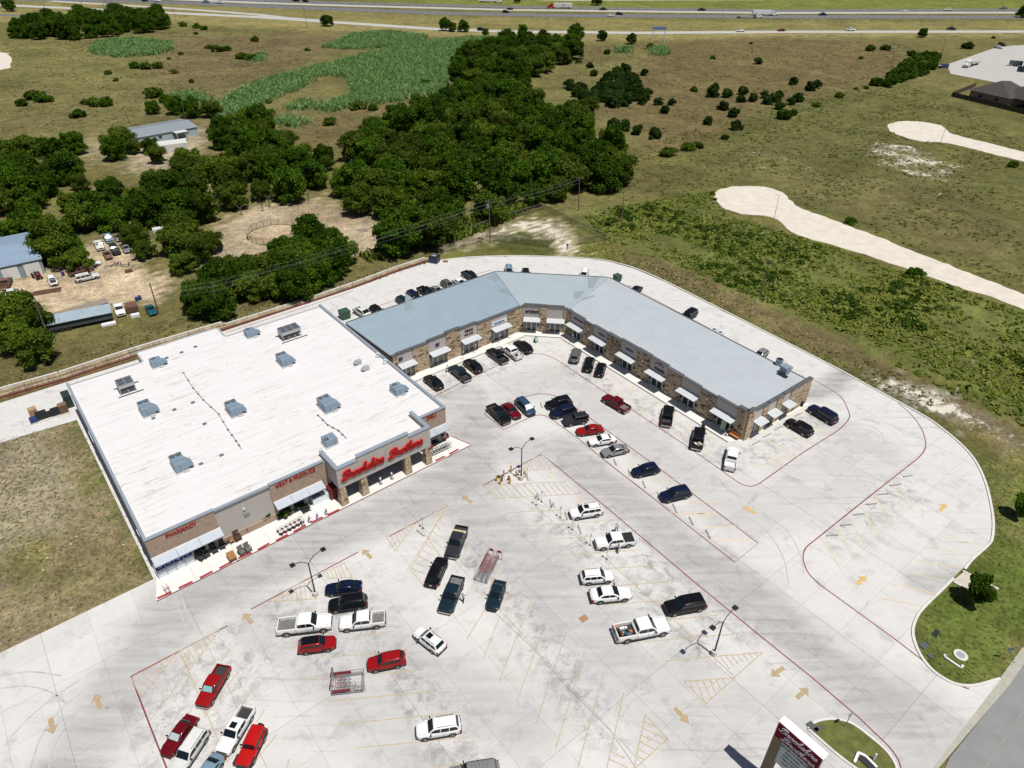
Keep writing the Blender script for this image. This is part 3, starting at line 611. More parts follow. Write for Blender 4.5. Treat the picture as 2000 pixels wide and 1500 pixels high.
c = mixc(n, math_(n, 'MULTIPLY', mrange(n, noise(n, ob, .7, 6, .7, .5), .58, .68, 0, .5), mrange(n, s3, .46, .56, 0, 1)), c, (.42, .34, .24)); L(c, pb.inputs['Base Color'])

store = thing('grocery_store', 'long flat white roofed grocery store with red script sign over its stone column entrance', 'store', ST.o, ST.a)
foot = [(0, 0), (44, 0), (44, 42.3), (25.5, 42.3), (25.5, 46.4), (11.4, 46.4), (11.4, 42.6), (0, 42.6)]
mb = MB(); mb.prism(foot, 0, 6.0); part('wall', mb, stucco, store)
mb = MB(); mb.prism(foot, 6.003, 6.18); roof_o = part('roof', mb, memb, store)
# lapped membrane sheets: thin raised seams
mb = MB()
for k in range(1, 26): y = k * 1.65; mb.box((22, y, 6.195), (43.2, .10, .03))
part('membrane_seam', mb, memb, roof_o, kind='stuff')
mb = MB(); mb.box((.12, 21.3, 6.3), (.36, 42.9, .7)); mb.box((43.88, 21.1, 6.3), (.36, 42.6, .7)); part('parapet', mb, coping, store)
mb = MB(); mb.box((34.6, 42.2, 6.22), (18, .3, .16)); mb.box((18.4, 46.3, 6.22), (14.2, .3, .16)); mb.box((5.8, 42.5, 6.22), (11.2, .3, .16)); mb.box((11.5, 44.5, 6.22), (.3, 3.6, .16)); mb.box((25.4, 44.4, 6.22), (.3, 3.9, .16)); part('roof_edge', mb, mat('grey_roof_edge', (.36, .37, .38), .6), store)
mb = MB(); mb.box((-.04, 26, 5.2), (.12, 30, .14)); mb.box((-.10, 28, 4.9), (.16, 3, .3)); mb.box((-.10, 3.4, 5), (.16, 1.2, .3)); part('side_gutter', mb, mat('white_metal', (.7, .72, .74), .5), store)
# front: brick bays with awnings, plain stucco between
def bay(x0, x1, ztop, sgn, name='brick_bay'):
    mb = MB(); mb.box(((x0 + x1) / 2, -.09, (3.4 + ztop) / 2), (x1 - x0, .22, ztop - 3.4)); b_ = part(name, mb, brick, store)
    mb = MB(); mb.box(((x0 + x1) / 2, -.06, ztop + .05), (x1 - x0 + .1, .5, .12)); part('coping', mb, coping, b_)
    return b_
bay(0, 8.35, 6.45, 'PHARMACY'); bay(15.7, 23.6, 6.5, 'MEAT'); bay(39.3, 44, 6.5, 'DELI')
mb = MB(); mb.box((12.02, -.03, 6.3), (7.25, .4, .24)); part('coping', mb, coping, store)
mb = MB(); mb.box((12.02, -.07, .65), (7.3, .16, 1.1)); part('brick_plinth', mb, brick, store)
for x, w_ in ((7.85, .9), (15.95, .5), (23.2, .8), (43.7, .5)): part('brick_pier', MB().box((x, -.07, 1.8), (w_, .16, 3.1)), brick, store)
for x0, x1, k in ((.1, 7.3, 4), (16.3, 22.7, 4), (39.5, 43.4, 3)):
    for i in range(k):
        a = x0 + (x1 - x0) * i / k; b_ = x0 + (x1 - x0) * (i + 1) / k
        mb = MB(); mb.box(((a + b_) / 2, -.01, 1.75), (b_ - a - .12, .06, 2.7)); w = part('shop_window', mb, glass, store)
        mb = MB(); mb.box((a + .03, -.03, 1.75), (.08, .1, 2.8)); mb.box(((a + b_) / 2, -.03, 3.1), (b_ - a, .1, .1)); part('frame', mb, mat('bronze_frame', (.05, .045, .04), .5), w)
def awning(x0, x1, n_, zt=3.32, zb=2.92, d=1.25):
    a = part('awning', MB().bar((x0, -.2, zt + .02), (x1, -.2, zt + .02), .14, .12), mat('white_trim', (.78, .78, .76), .6), store)
    for i in range(n_):
        p = x0 + (x1 - x0) * i / n_ + .02; q = x0 + (x1 - x0) * (i + 1) / n_ - .02; mb = MB()
        mb.add([(p, -.22, zt), (q, -.22, zt), (q, -.22 - d, zb), (p, -.22 - d, zb), (p, -.22, zt - .08), (q, -.22, zt - .08), (q, -.22 - d, zb - .12), (p, -.22 - d, zb - .12)], [(3, 2, 1, 0), (4, 5, 6, 7), (2, 3, 7, 6), (0, 3, 7, 4)[::-1], (1, 2, 6, 5)])
        part('awning_panel', mb, awnm, a)
awning(-.05, 8.5, 3); awning(15.75, 22.85, 3); awning(39.2, 43.95, 2, 3.4, 3.15)
def wall_text(fr, parent, body, pl, pr, yl, size, m, **k):
    (xa, za), (xb, zb) = fr.hit(*pl, yl), fr.hit(*pr, yl); return put_text(body, size, ((xa + xb) / 2, yl - .03, (za + zb) / 2), (1, 0, 0), parent, m, **k)
def slab_text(body, x0, x1, z, yl, hgt, parent, m):
    """heavy serif capitals"""
    me = text_mesh(body, hgt / .70, .06, .012); xs = [v.co.x for v in me.vertices]; w = max(xs) - min(xs); f = (x1 - x0) / w
    me.transform(Matrix.Diagonal((f, 1, 1, 1))); me.materials.clear(); me.materials.append(m)
    M = Matrix(((1, 0, 0, (x0 + x1) / 2), (0, 0, -1, yl - .05), (0, 1, 0, z), (0, 0, 0, 1))); me.transform(M); return link('sign_letters', me, parent)
slab_text('PHARMACY', 2.25, 6.0, 5.72, -.2, .62, store, dred); slab_text('MEAT & PRODUCE', 16.5, 22.2, 5.85, -.2, .62, store, dred); slab_text('DELI', 40.6, 42.2, 5.9, -.2, .62, store, dred)
# the sun-faded flat pieces on the plain bay
mb = MB(); x, z = ST.hit(481, 1003, -.05); mb.box((x, -.1, z), (.75, .14, .5)); part('wall_vent', mb, mat('grey_vent', (.25, .26, .28), .5), store)
mb = MB(); x, z = ST.hit(476, 994, -.05); mb.box((x, -.09, z), (.3, .16, .3)); part('wall_light', mb, frame_w, store)
# ---- entrance portico
PX0, PX1, PY = 23.9, 39.1, -3.4
mb = MB(); mb.box(((PX0 + PX1) / 2, PY + .2, 5.15), (PX1 - PX0, .4, 3.5)); mb.box(((27.2 + 35.4) / 2, PY + .2, 7.2), (8.2, .4, .6))
mb.box((PX0 + .2, -1.3, 5.15), (.4, 3.4, 3.5)); mb.box((PX1 - .2, -1.3, 5.15), (.4, 3.4, 3.5)); mb.box((PX0 + .2, .9, 6.5), (.4, 1.4, .8)); mb.box((PX1 - .2, .9, 6.5), (.4, 1.4, .8))
port = part('portico', mb, stucco, store)
mb = MB(); mb.box(((PX0 + PX1) / 2, -1.3, 6.05), (PX1 - PX0 - .8, 3.6, .25)); part('portico_roof', mb, memb, port)
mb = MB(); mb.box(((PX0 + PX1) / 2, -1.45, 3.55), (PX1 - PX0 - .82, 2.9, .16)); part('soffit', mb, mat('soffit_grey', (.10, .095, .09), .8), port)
mb = MB()
for a, b_, z in ((PX0, 27.25, 6.96), (27.15, 35.45, 7.56), (35.35, PX1, 6.96)): mb.box(((a + b_) / 2, PY + .2, z), (b_ - a + .06, .62, .13))
for x in (PX0 + .2, PX1 - .2): mb.box((x, -.75, 6.965), (.58, 4.7, .13))
part('coping', mb, coping, port)
mb = MB(); mb.box(((PX0 + PX1) / 2, PY - .02, 5.0), (.04, .05, 3.1)); part('stucco_joint', mb, mat('joint_grey', (.3, .29, .28), .9), port)
stoneA = mat('limestone_tan', (.37, .275, .18), .9, var=.2, scale=2.5); stoneB = mat('limestone_pale', (.46, .37, .26), .9, var=.18, scale=2.5); stoneC = mat('limestone_dark', (.13, .085, .055), .9, var=.25, scale=3)
stones = [stoneA, stoneB, stoneC]
def stone_face(mb, p0, du, dn, w, z0, z1, rnd, prob=(.55, .37, .08), th=.07, hs=(.20, .34)):
    """coursed rough stones standing proud of a wall face"""
    z = z0
    while z < z1 - .05:
        h = min(rnd.uniform(*hs), z1 - z); x = 0
        while x < w - .05:
            l = min(rnd.uniform(.3, .95), w - x)
            if w - x - l < .2: l = w - x
            t = th * rnd.uniform(.5, 1.4); c = p0 + du * (x + l / 2) + dn * (t / 2); c = Vector((c.x, c.y, z + h / 2)); k = rnd.random(); mi = 0 if k < prob[0] else 1 if k < prob[0] + prob[1] else 2
            mb.box(c, (l - .03, t, h - .03), mi=mi, M=Matrix((du, dn, Vector((0, 0, 1)))).transposed()); x += l
        z += h
rnd = random.Random(3)
for cx in (24.45, 27.75, 35.0, 38.55):
    mb = MB(); b0, b1, z0, z1 = .52, .36, .14, 3.42; cy = -2.95
    mb.add([(cx + i * b0, cy + j * b0, z0) for i, j in ((-1, -1), (1, -1), (1, 1), (-1, 1))] + [(cx + i * b1, cy + j * b1, z1) for i, j in ((-1, -1), (1, -1), (1, 1), (-1, 1))], [(0, 1, 5, 4), (1, 2, 6, 5), (2, 3, 7, 6), (3, 0, 4, 7), (4, 5, 6, 7)])
    colm = part('stone_column', mb, stoneA, store); mb = MB(); z = z0
    while z < z1 - .1:
        h = rnd.uniform(.22, .36); h = min(h, z1 - z); t = (z + h / 2 - z0) / (z1 - z0); bb = b0 + (b1 - b0) * t
        for dx, dy in ((0, -1), (1, 0), (0, 1), (-1, 0)):
            sp_ = rnd.uniform(-.3, .3) * bb
            for a, b_ in ((-bb - .03, sp_), (sp_, bb + .03)):
                k = rnd.random(); mi = 0 if k < .45 else 1 if k < .93 else 2; tq = rnd.uniform(.03, .09); mid_ = (a + b_) / 2
                if dx == 0: mb.box((cx + mid_, cy + dy * (bb + tq / 2), z + h / 2), (b_ - a - .03, tq, h - .03), mi=mi)
                else: mb.box((cx + dx * (bb + tq / 2), cy + mid_, z + h / 2), (tq, b_ - a - .03, h - .03), mi=mi)
        z += h
    part('stone_facing', mb, stones, colm, kind='stuff')
bglass = mat('blue_door_glass', (.012, .02, .10), .08, spec=.8)
for i, (a, b_, m) in enumerate(((24.4, 26.2, glass), (26.2, 28, glass), (28, 29.6, bglass), (29.6, 31.6, glass), (31.6, 33.4, bglass), (33.4, 35.2, glass), (35.2, 37, glass), (37, 38.7, glass))):
    mb = MB(); mb.box(((a + b_) / 2, -.03, 1.65), (b_ - a - .1, .06, 2.9)); w = part('entrance_door' if m is bglass else 'shop_window', mb, m, store)
    mb = MB(); mb.box((a, -.05, 1.65), (.09, .1, 2.9)); part('frame', mb, MATS['bronze_frame'], w)
# red script sign: hand-drawn brush strokes
GL = {'B': ([[(.05, .0), (.28, .75), (.5, 1.75)], [(-.15, 1.45), (.25, 1.85), (.9, 1.9), (1.15, 1.55), (.85, 1.1), (.42, .98)], [(.42, .98), (1.0, .95), (1.2, .5), (.8, .02), (.2, -.08), (-.25, .15)]], 1.35),
      'r': ([[(0, .15), (.25, .85), (.32, 1.0), (.42, .8), (.68, .88)], [(.68, .88), (.5, .35), (.62, .02), (.9, .3)]], .82), 'o': ([[(.55, .95), (.18, .75), (.12, .2), (.42, 0), (.75, .3), (.78, .75), (.52, .97), (.7, .8), (1.0, .8)]], .95),
      'k': ([[(0, .1), (.25, 1.0), (.5, 1.8), (.35, 1.9), (.1, 1.0), (-.02, 0)], [(.12, .5), (.55, .98), (.6, .7), (.3, .5), (.6, .05), (.95, .3)]], .92), 's': ([[(0, .2), (.4, 1.05), (.62, .5), (.4, 0), (.05, .1)], [(.5, .05), (.85, .3)]], .8),
      'h': ([[(0, .1), (.3, 1.1), (.5, 1.8), (.32, 1.9), (.12, 1.0), (-.02, 0)], [(.1, .45), (.45, .98), (.6, .8), (.5, .15), (.65, 0), (.92, .28)]], .9), 'i': ([[(0, .2), (.22, .9), (.12, .1), (.3, 0), (.55, .3)], [(.33, 1.25), (.4, 1.4)]], .52),
      'e': ([[(0, .3), (.45, .55), (.5, .9), (.25, .95), (.1, .45), (.3, 0), (.75, .3)]], .72), 't': ([[(0, .2), (.3, 1.0), (.45, 1.6), (.15, .5), (.25, 0), (.6, .28)], [(0, 1.12), (.6, 1.2)]], .58), ' ': ([], .45)}
def script(body, x0, x1, z, H_, y0, y1, w, slant=.30):
    tot = sum(GL[c][1] for c in body); f = (x1 - x0) / tot; mb = MB(); x = x0
    for ch in body:
        for st in GL[ch][0]:
            pts = [(x + (p[0] + slant * p[1]) * f, z + p[1] * H_) for p in st]; pts = [(q.x, q.y) for q in catmull([(*p, 0) for p in pts], 4)]
            for (ax, az), (bx, bz) in zip(pts[:-1], pts[1:]):
                d = Vector((bx - ax, bz - az)); l = d.length
                if l < 1e-5: continue
                d /= l; nn = Vector((-d.y, d.x)) * w / 2; e = d * w * .22; A_ = Vector((ax, az)) - e; B_ = Vector((bx, bz)) + e
                v = [(*(A_ + nn), 0), (*(A_ - nn), 0), (*(B_ - nn), 0), (*(B_ + nn), 0)]; v = [(p[0], y0, p[1]) for p in v] + [(p[0], y1, p[1]) for p in v]
                mb.add(v, [(0, 1, 2, 3), (0, 4, 5, 1), (1, 5, 6, 2), (2, 6, 7, 3), (3, 7, 4, 0)])
        x += GL[ch][1] * f
    return mb
for body, x0, x1 in (('Brookshire', 24.6, 31.0), ('Brothers', 32.0, 37.5)):
    s_ = part('sign_letters', script(body, x0, x1, 4.75, .72, PY - .22, PY - .02, .34), mat('red_letter_edge', (.62, .05, .045), .5), port)
    part('letter_face', script(body, x0, x1, 4.75, .72, PY - .25, PY - .225, .27), redl, s_)
# ---- sidewalk with its red kerb paint
sw = thing('store_sidewalk', None, None, ST.o, ST.a); sw['kind'] = 'structure'
mb = MB(); mb.prism([(-1.4, -3.95), (46.35, -3.65), (44.5, 1.8), (44.02, 0), (0, 0), (-.3, -.2)], -.02, .14); part('walk_slab', mb, walk, sw)
for x in (3.5, 9.0, 13.4, 19.5, 42.6): part('walk_joint', MB().box((x, -1.95, .1435), (.03, 3.6, .005)), MATS['joint_filler'], sw)
for a, b_ in (((308, 1171), (336, 1158.5)), ((350, 1151), (377, 1138)), ((391, 1131), (416, 1118)), ((429.5, 1112), (454, 1099)), ((466, 1093), (492, 1081)), ((504, 1076), (527, 1063)), ((540, 1058), (563, 1046)), ((574, 1041), (598, 1028)), ((608, 1023), (631, 1012)), ((640.5, 1008), (663, 997)), ((851, 902), (869, 893)), ((878, 889), (896, 879))):
    p, q = ST.loc(*a), ST.loc(*b_); part('red_kerb_ramp', MB().bar((p[0], p[1] + .06, .07), (q[0], q[1] + .06, .07), .34, .19), mat('red_kerb_paint', (.30, .022, .03), .8, var=.2, scale=3), sw)
part('red_kerb_edge', MB().bar((-1.4, -3.98, .12), (46.3, -3.70, .12), .07, .06), redm, sw); part('red_kerb_edge', MB().bar((46.2, -3.5, .12), (44.3, 1.8, .12), .16, .08), redm, sw)

# ================================================================== STRIP MALL
mall = thing('strip_mall', 'angled strip mall with pale blue metal roof and stone piers between shopfronts', 'shopping strip', (0, 0, 0))
FA = Frame((-21.07, 102.5), 39.2); FC = Frame((1.78, 121.12), -5.6); FB = Frame((10.88, 120.23), -52.1); FE = Frame((36.93, 86.73), 37.9)
zF, zB, DEP = 5.3, 4.45, 17.4
def W3(fr, x, y, z): return fr.w(x, y, z)
b1 = P(968, 530, zB); b2 = P(1190, 542, zB); bl = FA.w(0, 17.1, zB); br = FB.w(42.05, 17.0, zB); c1 = FA.w(29.47, 0, zF); c2 = FB.w(0, 0, zF); ce = FB.w(42.05, 0, zF); al = FA.w(0, 0, zF)
roofA = mat('galvalume_left_low_sheen', (.325, .405, .465), .5, .12, var=.06, scale=.25); roofB = mat('galvalume_right_high_sheen', (.45, .485, .515), .45, .12, var=.05, scale=.25); roofC = mat('galvalume_mid_sheen', (.385, .445, .475), .5, .12, var=.06, scale=.25)  # same sheet metal; each wing's sheen is put into its colour
roofP = mat('galvalume_patch', (.28, .335, .36), .5, .15)
def quad_w(mb, *p): return mb.quad(*p)
body = MB(); g = lambda v, z=0: (v.x, v.y, z)
for a, b_, c, d in ((al, c1, b1, bl), (c1, c2, b2, b1), (c2, ce, br, b2)):
    body.add([g(a), g(b_), g(c), g(d), g(a, zF - .12), g(b_, zF - .12), g(c, zB - .12), g(d, zB - .12)], [(0, 1, 5, 4), (1, 2, 6, 5), (2, 3, 7, 6), (3, 0, 4, 7), (4, 5, 6, 7)])
part('wall', body, mat('mall_wall', (.36, .31, .27), .9, var=.08, scale=.6), mall)
def seams(poly3, fr, sp, m, parent, along='y'):
    """standing seams of a roof plane: thin ribs running from front to back"""
    loc = [((p - fr.o).dot(fr.x), (p - fr.o).dot(fr.y), p.z) for p in poly3]; mb = MB(); k = 0 if along == 'y' else 1
    lo = min(p[k] for p in loc); hi = max(p[k] for p in loc); x = lo + sp / 2
    while x < hi:
        pts = []
        for i in range(len(loc)):
            a, b_ = loc[i], loc[(i + 1) % len(loc)]
            if (a[k] - x) * (b_[k] - x) < 0: t = (x - a[k]) / (b_[k] - a[k]); pts.append(tuple(a[j] + (b_[j] - a[j]) * t for j in range(3)))
        if len(pts) == 2: mb.bar(fr.w(pts[0][0], pts[0][1], pts[0][2] + .03), fr.w(pts[1][0], pts[1][1], pts[1][2] + .03), .07, .06)
        x += sp
    part('standing_seam', mb, m, parent, kind='stuff')
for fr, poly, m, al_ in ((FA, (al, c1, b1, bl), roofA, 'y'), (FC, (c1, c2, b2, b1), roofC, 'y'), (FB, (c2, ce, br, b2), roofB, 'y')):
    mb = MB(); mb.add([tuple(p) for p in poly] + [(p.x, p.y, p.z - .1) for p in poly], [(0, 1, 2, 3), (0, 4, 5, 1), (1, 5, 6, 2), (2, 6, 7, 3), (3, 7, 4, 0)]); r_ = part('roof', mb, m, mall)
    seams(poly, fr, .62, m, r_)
for a, b_ in ((c1, b1), (c2, b2)): part('hip_cap', MB().bar(a + Vector((0, 0, .07)), b_ + Vector((0, 0, .07)), .45, .06), mat('hip_metal', (.37, .43, .47), .5, .15), mall)
# mismatched darker sheets on the roof
def sheet(fr, poly, x0, x1, t0, t1, m=roofP):
    ys = [((p - fr.o).dot(fr.y), p.z) for p in poly]; y0, y1 = 0, 17.2; mb = MB()
    f = lambda x, t: tuple(fr.w(x, y0 + (y1 - y0) * t, zF + (zB - zF) * t + .025))
    mb.quad(f(x0, t0), f(x1, t0), f(x1, t1), f(x0, t1)); part('roof_sheet', mb, m, mall)
for px4, z in ((((952, 543), (966, 532), (976, 543), (968, 549)), 4.6), (((973, 567), (980, 562), (995, 568), (997, 577)), 4.8), (((1149, 542), (1172, 541), (1158, 562), (1149, 562)), 4.62), (((1122, 569), (1142, 569), (1134, 580), (1121, 584)), 4.85), (((1135, 583), (1160, 576), (1162, 578), (1136, 588)), 4.9), (((792, 573), (806, 582), (806, 600), (790, 604)), 4.8)):
    def zroof(x, y):
        z_ = 4.8
        for _ in range(8):
            w = P(x, y, z_); fr = FA if x < 968 + (y - 530) * .75 else FB if x > 1190 - (y - 542) * 1.3 else FC
            z_ = zF + (zB - zF) * min(max((w - fr.o).dot(fr.y) / 17.2, 0), 1) + .035
        return P(x, y, z_)
    part('roof_sheet', MB().quad(*[zroof(*p) for p in px4]), roofP, mall)
part('eave_trim', MB().bar(bl, b1, .2, .22).bar(b1, b2, .2, .22).bar(b2, br, .2, .22), capm, mall)

def facade(fr, segs, zb=.14):
    for x0, x1, kind, zt, o in segs:
        X = lambda x, y, z: tuple(fr.w(x, y, z)); M = Matrix((fr.x, fr.y, Vector((0, 0, 1)))).transposed()
        def bx(mb, c, s, mi=0): return mb.box(X(*c), s, mi=mi, M=M)
        w = x1 - x0; xm = (x0 + x1) / 2
        if kind == 'stone':
            mb = MB(); bx(mb, (xm, .0, (zb + zt) / 2), (w - .02, .5, zt - zb)); p = part('stone_pier', mb, stoneA, mall); mb = MB()
            stone_face(mb, fr.o + fr.x * (x0 + .01), fr.x, -fr.y, w - .02, zb, zt - .06, rnd, (.50, .34, .16)); 
            for v_i in range(len(mb.v)): q = mb.v[v_i]; mb.v[v_i] = (q[0] - fr.y.x * .25, q[1] - fr.y.y * .25, q[2])
            part('stone_facing', mb, stones, p, kind='stuff')
            mb = MB(); bx(mb, (xm, 0, zt + .03), (w + .08, .78, .1)); part('coping', mb, capm, p)
            if o.get('lamp'): mb = MB(); bx(mb, (xm, -.36, 3.9), (.3, .16, .35)); part('wall_light', mb, mat('lamp_white', (.8, .8, .78), .5), p)
        else:
            mb = MB(); bx(mb, (xm, .02, (3.0 + zt) / 2), (w, .3, zt - 3.0)); p = part('stucco_panel', mb, stucco2, mall)
            mb = MB(); bx(mb, (xm, 0, zt + .04), (w + .02, .62, .14)); part('coping', mb, capm, p)
            # shopfront under it: back wall, glazing bay with pale frames, brick stub
            dw = min(2.6, w * .62); dx = xm + o.get('dx', 0)
            for k, (a, b_) in enumerate(((x0 + .03, dx - dw / 2), (dx - dw / 2, dx), (dx, dx + dw / 2), (dx + dw / 2, x1 - .03))):
                if b_ - a < .2: continue
                z0 = zb if k in (1, 2) else .85
                mb = MB(); bx(mb, ((a + b_) / 2, -.02, (z0 + 2.75) / 2), (b_ - a - .1, .06, 2.75 - z0)); d = part('glass_door' if k in (1, 2) else 'shop_window', mb, glass, mall)
                mb = MB()
                for xx in (a + .05, b_ - .05): bx(mb, (xx, -.06, (zb + 2.8) / 2), (.11, .12, 2.8 - zb)) if k in (1, 2) else bx(mb, (xx, -.06, 1.8), (.06, .1, 1.9))
                bx(mb, ((a + b_) / 2, -.06, 2.78), (b_ - a, .12, .1)); bx(mb, ((a + b_) / 2, -.06, z0 + .05), (b_ - a, .12, .1)); part('frame', mb, frame_w, d)
                if k in (0, 3): mb = MB(); bx(mb, ((a + b_) / 2, -.05, .48), (b_ - a, .2, .72)); part('stone_plinth', mb, stoneA, mall)
            aw = 1.55; xa, xb = x0 + .05, x1 + .15; zt_, zo = 3.22, 3.02; mb = MB()
            v = [X(xa, -.13, zt_), X(xb, -.13, zt_), X(xb, -.13 - aw, zo), X(xa, -.13 - aw, zo)]; v += [(q[0], q[1], q[2] - .05) for q in v]
            mb.add(v, [(3, 2, 1, 0), (4, 5, 6, 7), (2, 3, 7, 6), (3, 0, 4, 7), (1, 2, 6, 5)]); aw_ = part('awning', mb, awnw, mall)
            mb = MB()
            for k in range(1, int(w / .5)): x = xa + (xb - xa) * k / int(w / .5); mb.bar(X(x, -.14, zt_ + .015), X(x, -.13 - aw, zo + .015), .05, .04)
            part('awning_rib', mb, awnw, aw_, kind='stuff')
            for x in (xa + .1, xb - .1): part('awning_strut', MB().bar(X(x, -.14, 2.75), X(x, -.1 - aw, zo - .08), .06), frame_w, aw_)
def segs_px(fr, xs, kinds): return [(xs[i], xs[i + 1], k[0], k[1], k[2] if len(k) > 2 else {}) for i, k in enumerate(kinds)]
facade(FA, segs_px(FA, [0, .95, 4.15, 7.45, 11.3, 14.5, 18.4, 21.7, 25.8, 29.3], [('stone', 5.3), ('panel', 5.5), ('stone', 5.45), ('panel', 5.75), ('stone', 6.05), ('panel', 5.8), ('stone', 5.5), ('panel', 5.55), ('stone', 5.5)]))
facade(FC, segs_px(FC, [.0, .4, 3.62, 5.0, 8.4, 9.1], [('stone', 5.6), ('panel', 6.0), ('stone', 5.95), ('panel', 5.9), ('stone', 5.5)]))
facade(FB, segs_px(FB, [.05, 1.0, 4.9, 7.4, 11.3, 14.7, 18.75, 21.95, 25.98, 29.13, 33.13, 36.4, 40.6, 42.3], [('stone', 5.4), ('panel', 5.3), ('stone', 5.2, {'lamp': 1}), ('panel', 5.25), ('stone', 5.4), ('panel', 5.65), ('stone', 5.7, {'lamp': 1}), ('panel', 5.6), ('stone', 5.3), ('panel', 5.2), ('stone', 5.2, {'lamp': 1}), ('panel', 5.25), ('stone', 5.75)]))
facade(FE, segs_px(FE, [-.1, 1.5, 3.75, 5.1, 7.4, 9.2, 11.3, 17.1], [('stone', 5.75), ('panel', 5.3), ('stone', 5.15), ('panel', 5.25), ('stone', 5.15), ('panel', 5.25), ('stone', 5.2)]))
def mtext(fr, body, pl, pr, size, m, yl=-.14, ex=.04, **k):
    (xa, za), (xb, zb) = fr.hit(*pl, yl), fr.hit(*pr, yl); p = fr.w((xa + xb) / 2, yl - .05, (za + zb) / 2); return put_text(body, size, p, fr.x, mall, m, 'sign_letters', extrude=ex, **k)
for c in ((781, 701), (853, 673)): mtext(FA, 'ts', (c[0] - 5, c[1]), (c[0] + 5, c[1]), 1.25, navy, shear=.4, offset=.03)
mtext(FA, 'VENUS', (907, 648), (924, 642), .62, blk, offset=.02); mtext(FA, 'NAIL & SPA', (907, 655), (924, 649), .42, blk, offset=.015)
(xa, za), (xb, zb) = FA.hit(961, 635, -.14), FA.hit(989, 622, -.14)
M = Matrix((FA.x, FA.y, Vector((0, 0, 1)))).transposed(); zc = (za + zb) / 2
part('sign_board', MB().box(FA.w((xa + xb) / 2, -.16, zc), (xb - xa, .06, .75), M=M), mat('white_sign', (.66, .74, .80), .5), mall)
mtext(FA, 'ocean urgent care', (961, 635), (989, 622), .40, bluel, yl=-.2, offset=.01, sx=.85)
mtext(FC, 'cricket', (1026, 607), (1052, 609), .95, blk, offset=.03)
for body, a, b_ in (('INSURANCE', (1121, 620), (1138, 631)), ('REALTY', (1168, 650), (1183, 659)), ('DENTAL', (1223, 680), (1236, 688))): mtext(FB, body, a, b_, .48, bluel, offset=.015)
mtext(FB, 'Rentals', (1278, 715), (1298, 730), .75, navy, offset=.02, shear=.15)
mb = MB(); x, z = FB.hit(1287, 713, -.14); p = FB.w(x, -.18, z)
for a, b_ in (((-.9, -.15), (-.2, .35)), ((-.2, .35), (.25, 0)), ((.05, .15), (.5, .45)), ((.5, .45), (1.0, -.1))): mb.bar(p + FB.x * a[0] + Vector((0, 0, a[1])), p + FB.x * b_[0] + Vector((0, 0, b_[1])), .07, .14)
part('sign_emblem', mb, navy, mall)
# sidewalks in front of the shops
sw2 = MB(); f2 = lambda fr, x, y: tuple(fr.w(x, y))[:2]
sw2.prism([f2(FA, 0, -2.3), f2(FA, 28.2, -2.2), f2(FC, .7, -2.0), f2(FC, 8.2, -2.0), f2(FB, 1.2, -2.3), f2(FB, 41.4, -2.3), f2(FB, 42.6, -.6), f2(FE, 17.2, -.9), f2(FE, 17.2, 0), tuple(ce)[:2], tuple(c2)[:2], tuple(c1)[:2], tuple(al)[:2]], -.02, .13)
part('shop_sidewalk', sw2, walk, None, kind='structure')
mb = MB(); ribbon(mb, [f2(FA, 0, -2.36), f2(FA, 28.2, -2.26), f2(FC, .7, -2.06), f2(FC, 8.2, -2.06), f2(FB, 1.2, -2.36), f2(FB, 41.4, -2.36)], .1, .06, .062); part('kerb_line', mb, mat('kerb_dark', (.13, .11, .10), .9), None, kind='structure')

# ================================================================== ROOFTOP UNITS
acm = mat('unit_blue_grey', (.225, .30, .375), .5, .2, var=.06, scale=1.2); acl = mat('unit_pale', (.42, .43, .43), .5, .2); fanm = mat('fan_black', (.012, .013, .015), .6); curb_m = mat('unit_kerb', (.6, .58, .56), .8)
ZR = 6.19
def fan(parent, x, y, z, r):
    f = part('fan', MB().cyl((x, y, z), (x, y, z + .05), r, n=14), fanm, parent)
    mb = MB()
    for k in range(4): a = k * math.pi / 4; mb.bar((x - r * math.cos(a), y - r * math.sin(a), z + .06), (x + r * math.cos(a), y + r * math.sin(a), z + .06), .025)
    part('fan_guard', mb, acl, f)
def rtu(px, py, label, nf=2, sx=1.65, sy=2.75, h=1.35, hood=True, rz=0):
    c = P(px, py, ZR); t = thing('rooftop_unit', label, 'air conditioner', (c.x, c.y, ZR), ST.a + rz, 'air conditioners on the store roof')
    part('unit_kerb', MB().box((0, 0, .1), (sx + .2, sy + .2, .2)), curb_m, t)
    mb = MB(); mb.box((0, 0, .2 + h / 2), (sx, sy, h)); cab = part('cabinet', mb, acm, t)
    mb = MB(); mb.box((0, -sy * .18, .2 + h + .012), (sx * .96, .03, .02)); mb.box((0, sy * .16, .2 + h + .012), (sx * .96, .03, .02)); mb.box((-sx / 2 - .01, -sy * .2, .2 + h * .5), (.02, .03, h)); mb.box((-.2, -sy / 2 - .01, .2 + h * .5), (.03, .02, h)); part('panel_joint', mb, fanm, cab)
    if nf == 2: fan(t, -sx * .24, sy * .34, .2 + h, .36); fan(t, sx * .24, sy * .34, .2 + h, .36)
    elif nf == 1: fan(t, -sx * .1, sy * .3, .2 + h, .36)
    if hood:
        x = sx / 2; y0, y1 = -sy * .46, sy * .04; z0, z1 = .5, .2 + h
        part('intake_hood', MB().add([(x, y0, z1), (x, y1, z1), (x + .75, y1, z0 + .25), (x + .75, y0, z0 + .25), (x, y0, z0), (x, y1, z0), (x + .75, y0, z0), (x + .75, y1, z0)], [(0, 3, 2, 1), (3, 6, 7, 2), (0, 4, 6, 3), (1, 2, 7, 5), (4, 5, 7, 6)]), acm, t)
        part('gas_line', MB().tube([(.2, -sy / 2 - .05, .5), (.2, -sy / 2 - .25, .25), (.9, -sy / 2 - .25, .25)], .04), acl, t)
    return t
